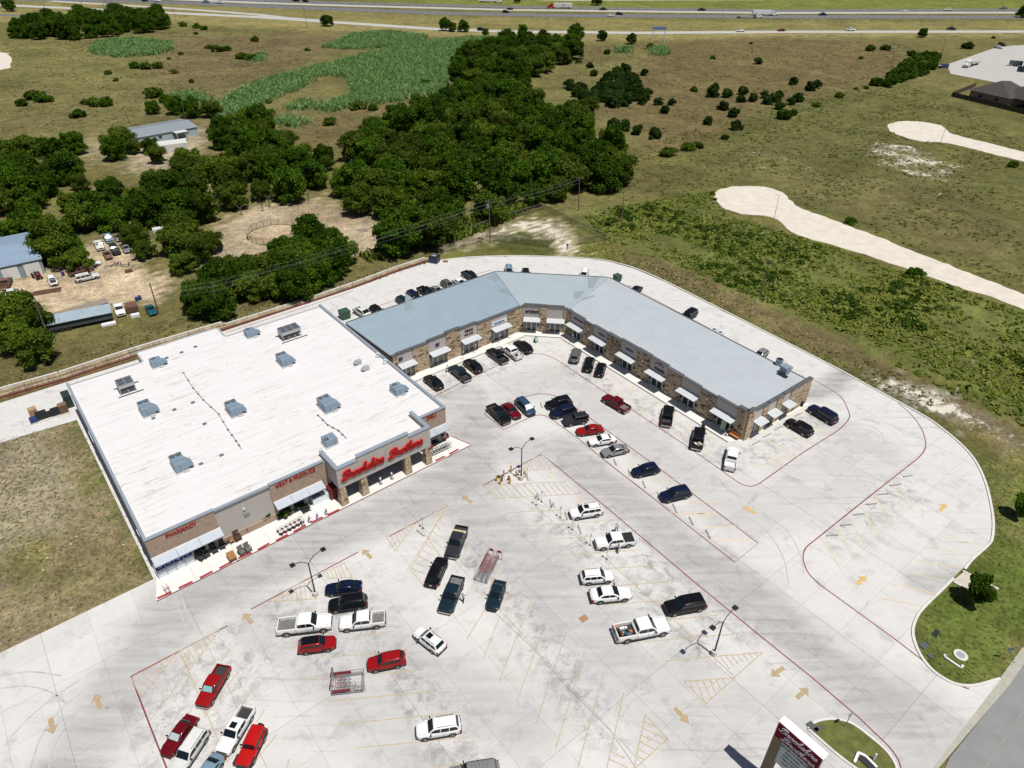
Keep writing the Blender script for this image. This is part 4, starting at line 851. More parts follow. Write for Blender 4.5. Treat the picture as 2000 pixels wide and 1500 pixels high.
rtu(288, 806, 'blue grey two fan unit just in front of the four fan rack')
rtu(458, 806, 'blue grey two fan unit standing alone at the middle of the white roof')
rtu(352, 913, 'blue grey two fan unit nearest the pharmacy lettering on the white roof')
rtu(640, 797, 'largest blue grey two fan unit with stained pipes around it', sx=1.9, sy=3.0)
rtu(556, 710, 'blue grey two fan unit in front of the six fan rack')
rtu(307, 714, 'one fan unit by the stepped back edge of the white roof', 1, 1.7, 1.9, 1.0)
rtu(490, 656, 'one fan unit to the left of the six fan rack', 1, 1.7, 1.9, 1.0)
rtu(777, 767, 'one fan unit nearest the shop strip end of the white roof', 1, 1.6, 2.2, 1.1)
rtu(645, 867, 'one fan unit behind the big red script sign', 1, 1.7, 1.8, 1.05, False, R(90))
def rack(px, py, nx, ny, label):
    c = P(px, py, ZR); t = thing('condenser_rack', label, 'condenser', (c.x, c.y, ZR), ST.a, 'condenser racks on the store roof'); sx, sy = nx * 1.15, ny * 1.05
    mb = MB(); mb.box((0, 0, 1.25), (sx, sy, 1.0)); part('coil_cabinet', mb, acl, t); part('lid', MB().box((0, 0, 1.79), (sx + .06, sy + .06, .08)), mat('unit_slate', (.15, .18, .23), .5, .2), t)
    part('coil_grille', MB().box((0, -sy / 2 - .012, .95), (sx - .2, .02, .35)), fanm, t)
    for i in range(nx):
        for j in range(ny): fan(t, (i - (nx - 1) / 2) * 1.12, (j - (ny - 1) / 2) * 1.0, 1.84, .40)
    for i in range(nx + 1):
        for j in (-1, 1): part('leg', MB().box((-sx / 2 + .05 + (sx - .1) * i / nx, j * (sy / 2 - .05), .38), (.1, .1, .76)), acl, t)
    part('base_rail', MB().box((.2, -sy / 2 - .5, .12), (sx + 1.4, .08, .1)).box((.2, sy / 2 + .3, .12), (sx + 1.4, .08, .1)), fanm, t)
rack(249, 762, 2, 2, 'condenser rack with four black fans at the left of the white roof'); rack(567, 657, 3, 2, 'condenser rack with six black fans at the back of the white roof')
for px, py, l in ((700, 711, 'small grey hooded vent, further back of the two by the right parapet'), (715, 723, 'small grey hooded vent, nearer of the two by the right parapet')):
    c = P(px, py, ZR); t = thing('roof_vent', l, 'vent', (c.x, c.y, ZR), ST.a); part('vent_box', MB().box((.1, 0, .4), (.8, .7, .8)), acl, t); part('vent_hood', MB().add([(-.3, -.35, .8), (-.3, .35, .8), (-.8, .35, .35), (-.8, -.35, .35), (-.3, -.35, .3), (-.3, .35, .3)], [(0, 1, 2, 3), (3, 2, 5, 4), (0, 3, 4), (1, 5, 2)]), acl, t)
for px, py, l in ((736, 699, 'white gooseneck pipe further along the right parapet'), (750, 712, 'white gooseneck pipe nearer the front by the right parapet')):
    c = P(px, py, ZR); o = part('gooseneck_pipe', MB().tube([(0, 0, 0), (0, 0, .7), (.1, 0, .95), (.35, 0, 1.0), (.5, 0, .8), (.5, 0, .55)], .11, 8), mat('white_pipe', (.7, .7, .7), .5), None); o.location = (c.x, c.y, ZR); o['label'] = l; o['category'] = 'vent pipe'
for pl, l in ((((358, 727), (377, 757), (397, 780), (427, 808), (445, 838), (461, 860), (472, 877)), 'long thin gas pipe on small blocks down the middle of the white roof'), (((621, 810), (640, 829), (661, 840), (677, 856)), 'short gas pipe on blocks running from the largest unit to the sign wall')):
    pts = [P(x, y, ZR + .16) for x, y in pl]; t = thing('gas_pipe', l, 'pipe', (0, 0, 0)); part('pipe', MB().tube(pts, .045), acl, t); mb = MB()
    for a, b_ in zip(pts[:-1], pts[1:]):
        for k in (0, .5): q = a.lerp(b_, k); mb.box((q.x, q.y, ZR + .06), (.28, .28, .12), ST.a)
    part('support_block', mb, fanm, t)
for k, (px, py) in enumerate(((341, 801), (377, 787), (400, 1243 / 1.5), (433, 890), (393, 907), (355, 689), (382, 678), (326, 700), (300, 818))):
    c = P(px, py, ZR); o = part('roof_drain', MB().box((0, 0, .1), (.55, .35, .2)).box((0, 0, .22), (.35, .2, .06)), MATS['unit_slate'], None); o.location = (c.x, c.y, ZR); o.rotation_euler.z = ST.a; o['label'] = 'small dark drain box on the white store roof'; o['category'] = 'roof drain'; o['group'] = 'roof drains on the store'
# kitchen fans on the far end of the strip roof
c = P(1532, 727, 4.75); t = thing('kitchen_fan', 'blue grey exhaust box on the right end of the strip mall roof', 'exhaust fan', (c.x, c.y, 4.6), FB.a)
part('fan_box', MB().box((0, 0, .7), (1.3, 1.3, 1.4)), acm, t); part('duct', MB().box((0, 1.2, .5), (.8, 1.2, .6)), acl, t); part('flashing', MB().box((.3, -1.0, .1), (1.8, .8, .15)), fanm, t)
c = P(1521, 711, 4.6); t = thing('exhaust_drum', 'round dark exhaust drum beside the kitchen exhaust box', 'exhaust fan', (c.x, c.y, 4.4), 0); part('drum', MB().cyl((0, 0, 0), (0, 0, 1.2), .6, .65, 14), acm, t); part('drum_mouth', MB().cyl((0, 0, 1.2), (0, 0, 1.23), .5, n=14), fanm, t)
c = P(1533, 712, 4.9); o = part('exhaust_cowl', MB().cyl((0, 0, 0), (0, 0, .5), .9, .75, 12), acl, None); o.location = (c.x, c.y, 4.4); o['label'] = 'pale round exhaust cowl behind the kitchen exhaust box'; o['category'] = 'exhaust fan'
# ================================================================== VEHICLES
def paint(name, c, metal=.05, rough=.25, coat=.12): return mat('paint_' + name, c, rough, metal, coat=coat, spec=.3)
PT = {'white': paint('white', (.72, .72, .72), 0), 'black': paint('black', (.006, .006, .008)), 'red': paint('red', (.27, .006, .008)), 'bright_red': paint('bright_red', (.42, .008, .008), .05),
      'dark_red': paint('dark_red', (.12, .003, .008)), 'navy': paint('navy', (.006, .010, .032)), 'blue': paint('blue', (.03, .06, .11)), 'teal': paint('teal', (.008, .022, .032)), 'charcoal': paint('charcoal', (.028, .03, .034)),
      'silver': paint('silver', (.34, .34, .34), .5), 'grey': paint('grey', (.16, .16, .16), .4), 'sage': paint('sage', (.12, .135, .13), .3), 'sky': paint('sky', (.22, .33, .42), .3), 'rust': mat('rusted_paint', (.13, .06, .04), .9, var=.5, scale=2),
      'brown': mat('faded_brown_paint', (.16, .075, .05), .8, var=.3, scale=2), 'green_blue': paint('green_blue', (.01, .09, .10)), 'old_white': mat('chalky_white_paint', (.55, .55, .53), .7, var=.12, scale=2), 'orange_rust': mat('orange_rust', (.35, .10, .04), .9, var=.4, scale=2)}
carglass = mat('car_glass', (.006, .010, .013), .05, 0, spec=.6); tyre_m = mat('tyre_rubber', (.014, .014, .014), .85); rim_m = mat('wheel_rim', (.38, .38, .38), .35, .7); rim_d = mat('dark_rim', (.03, .03, .03), .4, .5)
trim = mat('black_trim', (.012, .012, .013), .6); lampw = mat('headlight_lens', (.6, .62, .64), .1, .2); lampr = mat('taillight_lens', (.22, .008, .008), .2); chrome = mat('chrome', (.6, .6, .6), .18, .9); plate = mat('licence_plate', (.6, .6, .58), .5)
bedm = mat('bed_liner', (.03, .03, .032), .8, var=.2, scale=3); bedg = mat('worn_bed', (.15, .145, .14), .8, var=.35, scale=2.5); shade_m = mat('sunshade', (.66, .74, .74), .35, .5); shade_t = mat('teal_sunshade', (.30, .52, .50), .4, .3)
SPEC = dict(sedan=(4.85, 1.84, .20, .86, .98, 1.45, (.95, .12, -1.05, -1.72), .34), coupe=(4.5, 1.82, .18, .82, .93, 1.33, (.75, -.05, -.95, -1.75), .34), hatch=(4.3, 1.78, .20, .92, 1.0, 1.52, (1.1, .3, -1.5, -1.98), .33),
            crossover=(4.6, 1.88, .24, 1.0, 1.08, 1.66, (1.12, .38, -1.72, -2.14), .36), suv=(5.0, 1.98, .26, 1.06, 1.14, 1.78, (1.2, .5, -2.0, -2.36), .38), large_suv=(5.5, 2.04, .28, 1.16, 1.22, 1.92, (1.3, .62, -2.32, -2.62), .40),
            minivan=(5.1, 1.98, .22, 1.0, 1.1, 1.76, (1.75, .72, -2.0, -2.42), .35), pickup=(5.85, 2.03, .32, 1.16, 1.24, 1.92, (1.32, .62, -.92, -1.12), .41), long_pickup=(6.35, 2.04, .34, 1.2, 1.28, 1.96, (1.55, .88, -.62, -.82), .42), jeep=(4.45, 1.88, .40, 1.16, 1.2, 1.86, (.55, .30, -2.0, -2.12), .41), wagon=(5.5, 1.98, .26, 1.02, 1.12, 1.8, (1.15, .45, -2.35, -2.6), .37))
def half_sec(x, w, zb, zt, crown=.03): return [(x, 0, zb), (x, w * .86, zb), (x, w * .97, zb + .14), (x, w, zb + (zt - zb) * .5), (x, w * .985, zt - .10), (x, w * .93, zt - .025), (x, w * .7, zt + crown * .5), (x, 0, zt + crown)]
def loft(mb, secs, close0=True, close1=True):
    k = len(secs[0]); rows = []
    for s in secs:
        rows.append(s + [(p[0], -p[1], p[2]) for p in s[-2:0:-1]])
    n_ = len(rows[0]); o = len(mb.v); vs = [p for r in rows for p in r]; fs = []
    for i in range(len(rows) - 1):
        for j in range(n_):
            a, b_ = i * n_ + j, i * n_ + (j + 1) % n_; fs.append((a, b_, b_ + n_, a + n_))
    if close0: fs.append(tuple(range(n_)))
    if close1: fs.append(tuple(range((len(rows) - 1) * n_, len(rows) * n_))[::-1])
    return mb.add(vs, fs)
def bil(q, s, t, off=0.0):
    a, b_, c, d = (Vector(p) for p in q); p = (a * (1 - s) + b_ * s) * (1 - t) + (d * (1 - s) + c * s) * t
    nn = (b_ - a).cross(d - a).normalized(); return p + nn * off
def panel(q, s0, s1, t0, t1, off=.014):
    mb = MB(); return mb.quad(*[tuple(bil(q, s, t, off)) for s, t in ((s0, t0), (s1, t0), (s1, t1), (s0, t1))])
CACHE = {}
def car_parts(kind):
    if kind in CACHE: return CACHE[kind]
    Ln, Wd, zb, hood, belt, roof, (xf, xtf, xtr, xr), rw = SPEC[kind]; h = Ln / 2; w = Wd / 2; out = []
    pick = 'pickup' in kind; box = kind in ('jeep',); boxy = kind in ('large_suv', 'pickup', 'long_pickup', 'wagon', 'jeep')
    ff = .86 if boxy else .70
    mb = MB(); S_ = [half_sec(h, w * (ff - .16), zb + .14, hood - .26, .0), half_sec(h - .05, w * ff, zb + .05, hood - .17), half_sec(h - .2, w * (.95 if boxy else .87), zb + .02, hood - .1), half_sec(h - .45, w * (.985 if boxy else .955), zb, hood - .055), half_sec(h - 1.0, w * .99, zb, hood - .01), half_sec(xf + .05, w, zb, hood + .03)]
    bx0 = xr - .06
    if pick:
        S_ += [half_sec(xf - .3, w, zb, belt), half_sec(bx0, w, zb, belt)]
        loft(mb, S_); top = belt - .02; fl = .78; bw = w * .985
        def bed(x): return [(x, 0, zb + .1), (x, w * .9, zb + .1), (x, w * .98, zb + .22), (x, w, zb + .5), (x, bw, top - .08), (x, bw * .985, top), (x, bw * .985 - .12, top), (x, bw * .985 - .13, fl), (x, 0, fl)]
        loft(mb, [bed(bx0 - .03), bed(-h + .14)]); mb.box((-h + .12, 0, (zb + .2 + top) / 2), (.09, w * 1.93, top - zb - .25))
        mb.box((bx0 - .06, 0, (fl + top) / 2), (.06, w * 1.8, top - fl))
    else:
        if kind in ('sedan', 'coupe'): rear = [half_sec(xr + .1, w, zb, belt), half_sec(-h + .55, w * .97, zb, belt - .02), half_sec(-h + .14, w * .86, zb + .06, belt - .09), half_sec(-h, w * .70, zb + .18, belt - .24)]
        else: rear = [half_sec(-h + .7, w * .99, zb, belt), half_sec(-h + .22, w * .95, zb + .03, belt - .02), half_sec(-h + .06, w * .86, zb + .08, belt - .10), half_sec(-h, w * .74, zb + .18, belt - .22)]
        S_ += [half_sec(xf - .35, w, zb, belt), half_sec((xf + xr) / 2, w, zb, belt)] + rear; loft(mb, S_)
    # cabin: one smooth shell, the panes follow its surface
    wb, wr, zr = w * .935, w * (.84 if boxy else .75), roof; zc = belt - .06
    if box: wb, wr = w * .90, w * .82
    xm = (xtf + xtr) / 2; hi = zr - zc; xk = [(xr, 0), (xr + (xtr - xr) * .5, .56 if not boxy else .6), (xtr, .94), (xtr + .35, .985), (xm, 1.0), (xtf - .35, .985), (xtf, .945), (xtf + (xf - xtf) * .5, .5), (xf, 0)]
    if box: xk = [(xr, 0), (xr + .03, .6), (xtr, .98), (xm, 1), (xtf, .98), (xtf + (xf - xtf) * .5, .5), (xf, 0)]
    XS, ZS = [p[0] for p in xk], [p[1] for p in xk]
    def top(x): return zc + hi * float(np.interp(x, XS, ZS))
    def kx(x): t = (x - xm) / ((xf - xr) / 2); return 1 - (.075 if not boxy else .04) * t * t
    def wid(x, z): return (wb + (wr - wb) * (z - zc) / hi) * kx(x)
    def sec(x):
        zt = top(x); d = max(zt - zc, .001); r1 = min(.11, d * .45); q = wid(x, zt)
        return [(x, wid(x, zc), zc), (x, wid(x, zt - r1 * 2), zt - r1 * 2) if d > .3 else (x, wid(x, zc + d * .3), zc + d * .3), (x, wid(x, zt - r1), zt - r1), (x, q - .035, zt - r1 * .32), (x, q - .12, zt - r1 * .02), (x, q * .5, zt + .02), (x, 0, zt + .028)]
    st = sorted(set(XS + [XS[0] + .02, XS[-1] - .02])); rows = []
    for x in st:
        h_ = sec(x); rows.append(h_ + [(p[0], -p[1], p[2]) for p in h_[-2::-1]])
    m_ = len(rows[0]); o_ = len(mb.v); mb.add([p for r in rows for p in r], [(i * m_ + j, i * m_ + j + 1, (i + 1) * m_ + j + 1, (i + 1) * m_ + j) for i in range(len(rows) - 1) for j in range(m_ - 1)])
    out.append(('body', mb.mesh(kind + '_body', PT['white'], True), 'paint', []))
    def screen(x0, x1, f, nx=4):
        g = MB(); ys = (-f, -f * .5, 0, f * .5, f); sgn = 1 if x1 > x0 else -1
        for i in range(nx + 1):
            x = x0 + (x1 - x0) * i / nx; zt = top(x); q = wid(x, zt) - .06
            for y in ys: g.v.append((x + .012 * sgn, q * y, zt + .028 - .012 * abs(y) + .014))
        for i in range(nx):
            for j in range(4): k = i * 5 + j; fc = (k, k + 1, k + 6, k + 5); g.f.append(fc if sgn < 0 else fc[::-1]); g.m.append(0)
        return g
    dx = xf - xtf; out.append(('windshield', screen(xtf + dx * .06, xtf + dx * .90, .96).mesh('windshield', carglass, True), None, []))
    dr = xtr - xr; out.append(('rear_window', screen(xtr - dr * .10, xtr - dr * .80, .93).mesh('rear_window', carglass, True), None, []))
    n_ = 2 if kind in ('sedan', 'coupe', 'pickup', 'long_pickup', 'hatch') else 3
    xa, xz = xf - dx * .35, xr + dr * .45; cuts = {2: ((.03, .47), (.50, .97)), 3: ((.03, .36), (.385, .67), (.70, .98))}[n_]
    for s in (1, -1):
        for c0, c1 in cuts:
            g = MB(); x0, x1 = xa + (xz - xa) * c0, xa + (xz - xa) * c1; nx = 4
            for i in range(nx + 1):
                x = x0 + (x1 - x0) * i / nx; zl, zh = zc + .12, max(top(x) - .11, zc + .13)
                for z in (zl, (zl + zh) / 2, zh): g.v.append((x, s * (wid(x, z) + .014), z))
            for i in range(nx):
                for j in range(2): k = i * 3 + j; fc = (k, k + 1, k + 4, k + 3); g.f.append(fc if s < 0 else fc[::-1]); g.m.append(0)
            out.append(('side_window', g.mesh('side_window', carglass), None, []))
    # lamps, grille, bumper, mirrors, plate
    zf = hood - .28
    for s in (1, -1):
        out.append(('headlight', MB().add([(h - .05, s * w * (ff - .30), zf - .09), (h - .05, s * w * (ff - .30), zf + .09), (h - .36, s * w * .955, zf + .13), (h - .36, s * w * .965, zf - .06), (h - .0, s * w * (ff - .30), zf), (h - .22, s * w * ff * 1.02, zf + .05)], [(0, 1, 5), (1, 2, 5), (2, 3, 5), (3, 0, 5)]).mesh('headlight', lampw), None, []))
        zt = belt - .3; out.append(('taillight', MB().box((-h + .10, s * w * .86, zt), (.26, .16, .30 if boxy else .2)).mesh('taillight', lampr), None, []))
        out.append(('mirror', MB().box((xf - .32, s * (w + .11), belt + .08), (.14, .26, .17)).mesh('mirror', trim), None, []))
    out.append(('grille', MB().box((h - .06, 0, hood - .33), (.16, w * (1.25 if boxy else 1.0), .26 if boxy else .16)).mesh('grille', trim), None, []))
    out.append(('bumper', MB().box((h - .12, 0, zb + .16), (.32, w * (1.7 if boxy else 1.4), .2)).mesh('bumper', trim if not pick else chrome), None, []))
    out.append(('bumper', MB().box((-h + .06, 0, zb + .2), (.3, w * 1.75, .2)).mesh('bumper', trim if not pick else chrome), None, []))
    out.append(('licence_plate', MB().box((-h - .02 if not pick else -h - .09, 0, zb + .38 if not pick else zb + .22), (.03, .32, .16)).mesh('licence_plate', plate), None, []))
    out.append(('sill', MB().box((0, w * .96, zb + .03), (Ln * .5, .12, .14)).box((0, -w * .96, zb + .03), (Ln * .5, .12, .14)).mesh('sill', trim), None, []))
    if kind in ('suv', 'large_suv', 'crossover', 'minivan', 'wagon'):
        mb = MB()
        for s in (1, -1): mb.bar((xtf - .35, s * wr * .84, zr + .04), (xtr + .15, s * wr * .84, zr + .04), .04, .05)
        out.append(('roof_rail', mb.mesh('roof_rail', trim), None, []))
    # door and bonnet shut lines
    mb = MB()
    for s in (1, -1):
        for x in ((xf - .25, (xf + xr) / 2 + .1, xr + .55) if not pick else (xf - .15, (xf + xr) / 2 + .05, xr + .08)): mb.box((x, s * (w + .001), (zb + belt) / 2 + .05), (.018, .01, belt - zb - .3))
    for s in (1, -1): mb.bar((xf + .12, s * w * .78, hood + .035), (h - .32, s * w * .70, hood - .045), .02, .012)
    out.append(('shut_line', mb.mesh('shut_line', trim), None, []))
    if pick:
        mb = MB(); L0, L1 = bx0 - .1, -h + .17; mb.box(((L0 + L1) / 2, 0, .795), (L0 - L1, w * 1.68, .02))
        for k in range(7): mb.box(((L0 + L1) / 2, (k - 3) * w * .22, .81), (L0 - L1, .07, .02))
        out.append(('bed_liner', mb.mesh('bed_liner', bedm), 'bed', []))
    if box:
        mb = MB()
        for s in (1, -1): mb.box((h - .55, s * (w + .02), .98), (1.15, .32, .07)); mb.box((-h + .75, s * (w + .02), .98), (1.1, .3, .07))
        out.append(('fender', mb.mesh('fender', trim), None, [])); out.append(('spare_wheel', MB().cyl((-h - .02, 0, 1.05), (-h - .26, 0, 1.05), .40, n=14).mesh('spare_wheel', tyre_m), None, [('rim', MB().cyl((-h - .26, 0, 1.05), (-h - .275, 0, 1.05), .22, n=10).mesh('rim', rim_d))]))
    wx = (h - .95, -h + (1.0 if not pick else 1.15))
    tm = MB().cyl((0, -.12, 0), (0, .12, 0), rw, n=16).mesh('tyre', tyre_m, True)
    rims = {}
    for s in (1, -1):
        mb = MB(); r = rw * .66; mb.cyl((0, s * .121, 0), (0, s * .128, 0), r, n=14)
        rims[s] = mb.mesh('rim', rim_m); mb2 = MB()
        for k in range(5):
            a = 2 * math.pi * (k + .5) / 5; mb2.box((r * .68 * math.cos(a), s * .13, r * .68 * math.sin(a)), (.12, .006, .12))
        rims[(s, 1)] = mb2.mesh('rim_opening', trim)
    for x in wx:
        for s in (1, -1):
            arch = MB()
            yy = s * (w + .004); n2 = 12; vs = [(x + (rw + .10) * math.cos(math.pi * k / n2), yy, rw + .02 + (rw + .08) * math.sin(math.pi * k / n2)) for k in range(n2 + 1)]
            vs += [(x - rw - .1, yy, zb + .02), (x + rw + .1, yy, zb + .02)]; arch.add(vs, [tuple(range(len(vs))) if s < 0 else tuple(range(len(vs)))[::-1]]); out.append(('wheel_arch', arch.mesh('wheel_arch', trim), None, []))
    for x in wx:
        for s in (1, -1): out.append(('wheel', tm, ('loc', (x, s * (w - .10), rw)), [('rim', rims[s]), ('rim_opening', rims[(s, 1)])]))
    CACHE[kind] = out; return out
def car_at(kind, col, loc, ang, label, cat=None, group=None, **o):
    cats = dict(pickup='pickup truck', long_pickup='pickup truck', suv='suv', large_suv='suv', crossover='suv', jeep='jeep', minivan='minivan', wagon='suv', sedan='car', coupe='car', hatch='car')
    nm = dict(pickup='pickup_truck', long_pickup='pickup_truck', suv='suv', large_suv='suv', crossover='suv', jeep='off_road_car', minivan='minivan', wagon='suv').get(kind, 'parked_car')
    t = thing(nm, label, (cat or cats[kind]).replace('jeep', 'off-roader'), loc, ang, group or 'cars parked on the concrete lot')
    t.scale = (o.get('s', .91),) * 3
    Ln, Wd, zb, hood, belt, roof, (xf, xtf, xtr, xr), rw = SPEC[kind]; h = Ln / 2; w = Wd / 2; pm = PT[col]
    for name, me_, how, kids in car_parts(kind):
        p = link(name, me_, t)
        if how == 'paint': p.material_slots[0].link = 'OBJECT'; p.material_slots[0].material = pm
        elif how == 'bed' and o.get('bed'): p.material_slots[0].link = 'OBJECT'; p.material_slots[0].material = o['bed']
        elif isinstance(how, tuple): p.location = how[1]
        for kn, km in kids: link(kn, km, p)
    if o.get('roofcol'): part('roof', MB().box(((xtf + xtr) / 2 , 0, roof + .012), (xtf - xtr - .02, w * 1.2, .06)), o['roofcol'], t)
    if o.get('sunroof'): part('sunroof', MB().box((xtf - .55, 0, roof + .02), (.75, .8, .03)), carglass, t)
    if o.get('shade'): part('sunshade', panel(((xf, -w * .84, belt - .03), (xf, w * .84, belt - .03), (xtf, w * .70, roof - .03), (xtf, -w * .70, roof - .03)), .08, .92, .16, .9, .09), o['shade'], t)
    if o.get('cover'): part('bed_cover', MB().box(((xr - .1 - h + .17) / 2, 0, belt + .0), (h + xr - .3, w * 1.82, .05)), o['cover'], t)
    if o.get('ribs'):
        mb = MB()
        for k in range(6): mb.box(((xtf + xtr) / 2, (k - 2.5) * .24, roof + .03), (xtf - xtr - .3, .05, .025))
        part('roof_rib', mb, PT['white'] if o['ribs'] == 1 else trim, t)
    if o.get('rack'):
        mb = MB()
        for k in range(5): mb.box((xtf - .5 - k * .42, 0, roof + .07), (.06, w * 1.4, .05))
        part('roof_rack', mb, PT['charcoal'] if o['rack'] == 1 else PT['silver'], t)
    if o.get('toolbox'): part('toolbox', MB().box((xr - .38, 0, belt + .02), (.5, w * 1.9, .22)), mat('tan_toolbox', (.5, .42, .27), .5, var=.3, scale=3), t)
    if o.get('load'):
        rr = random.Random(hash(label) % 999); cols = [mat('load_white', (.65, .65, .63), .6), mat('load_brown', (.2, .09, .04), .8), mat('load_orange', (.4, .16, .05), .7), MATS['chrome'], trim, mat('load_blue', (.03, .12, .2), .6)]
        k0 = len(cols) if o['load'] == 1 else 0
        for k in range(14):
            x = rr.uniform(-h + .4, xr - .5); y = rr.uniform(-w * .65, w * .65); c = cols[rr.randrange(6)] if o['load'] == 1 else (bedg, trim, cols[0])[rr.randrange(3)]
            mb = MB()
            if rr.random() < .35: mb.cyl((x, y, .8), (x, y, 1.2), .17, n=9)
            else: mb.box((x, y, .98), (rr.uniform(.25, .9), rr.uniform(.15, .5), rr.uniform(.2, .4)), rr.uniform(0, 3))
            part('cargo', mb, c, t)
    if o.get('door'): part('open_door', MB().box((xf - 1.55, w + .5, .95), (.12, .95, .95), R(-14)).box((xf - 1.53, w + .5, 1.5), (.05, .85, .3), R(-14)), pm, t)
    if o.get('stripe'): part('wheel_arch_flare', MB().box((0, w + .01, zb + .12), (Ln * .82, .05, .09)).box((0, -w - .01, zb + .12), (Ln * .82, .05, .09)), o['stripe'], t)
    if o.get('hoodup'): part('engine_bay', MB().box((h - .75, 0, hood + .02), (.95, w * 1.3, .05)), trim, t); part('open_hood', MB().bar((xf + .15, 0, hood + .05), (xf + .5, 0, hood + .75), w * 1.5, .04), pm, t)
    return t
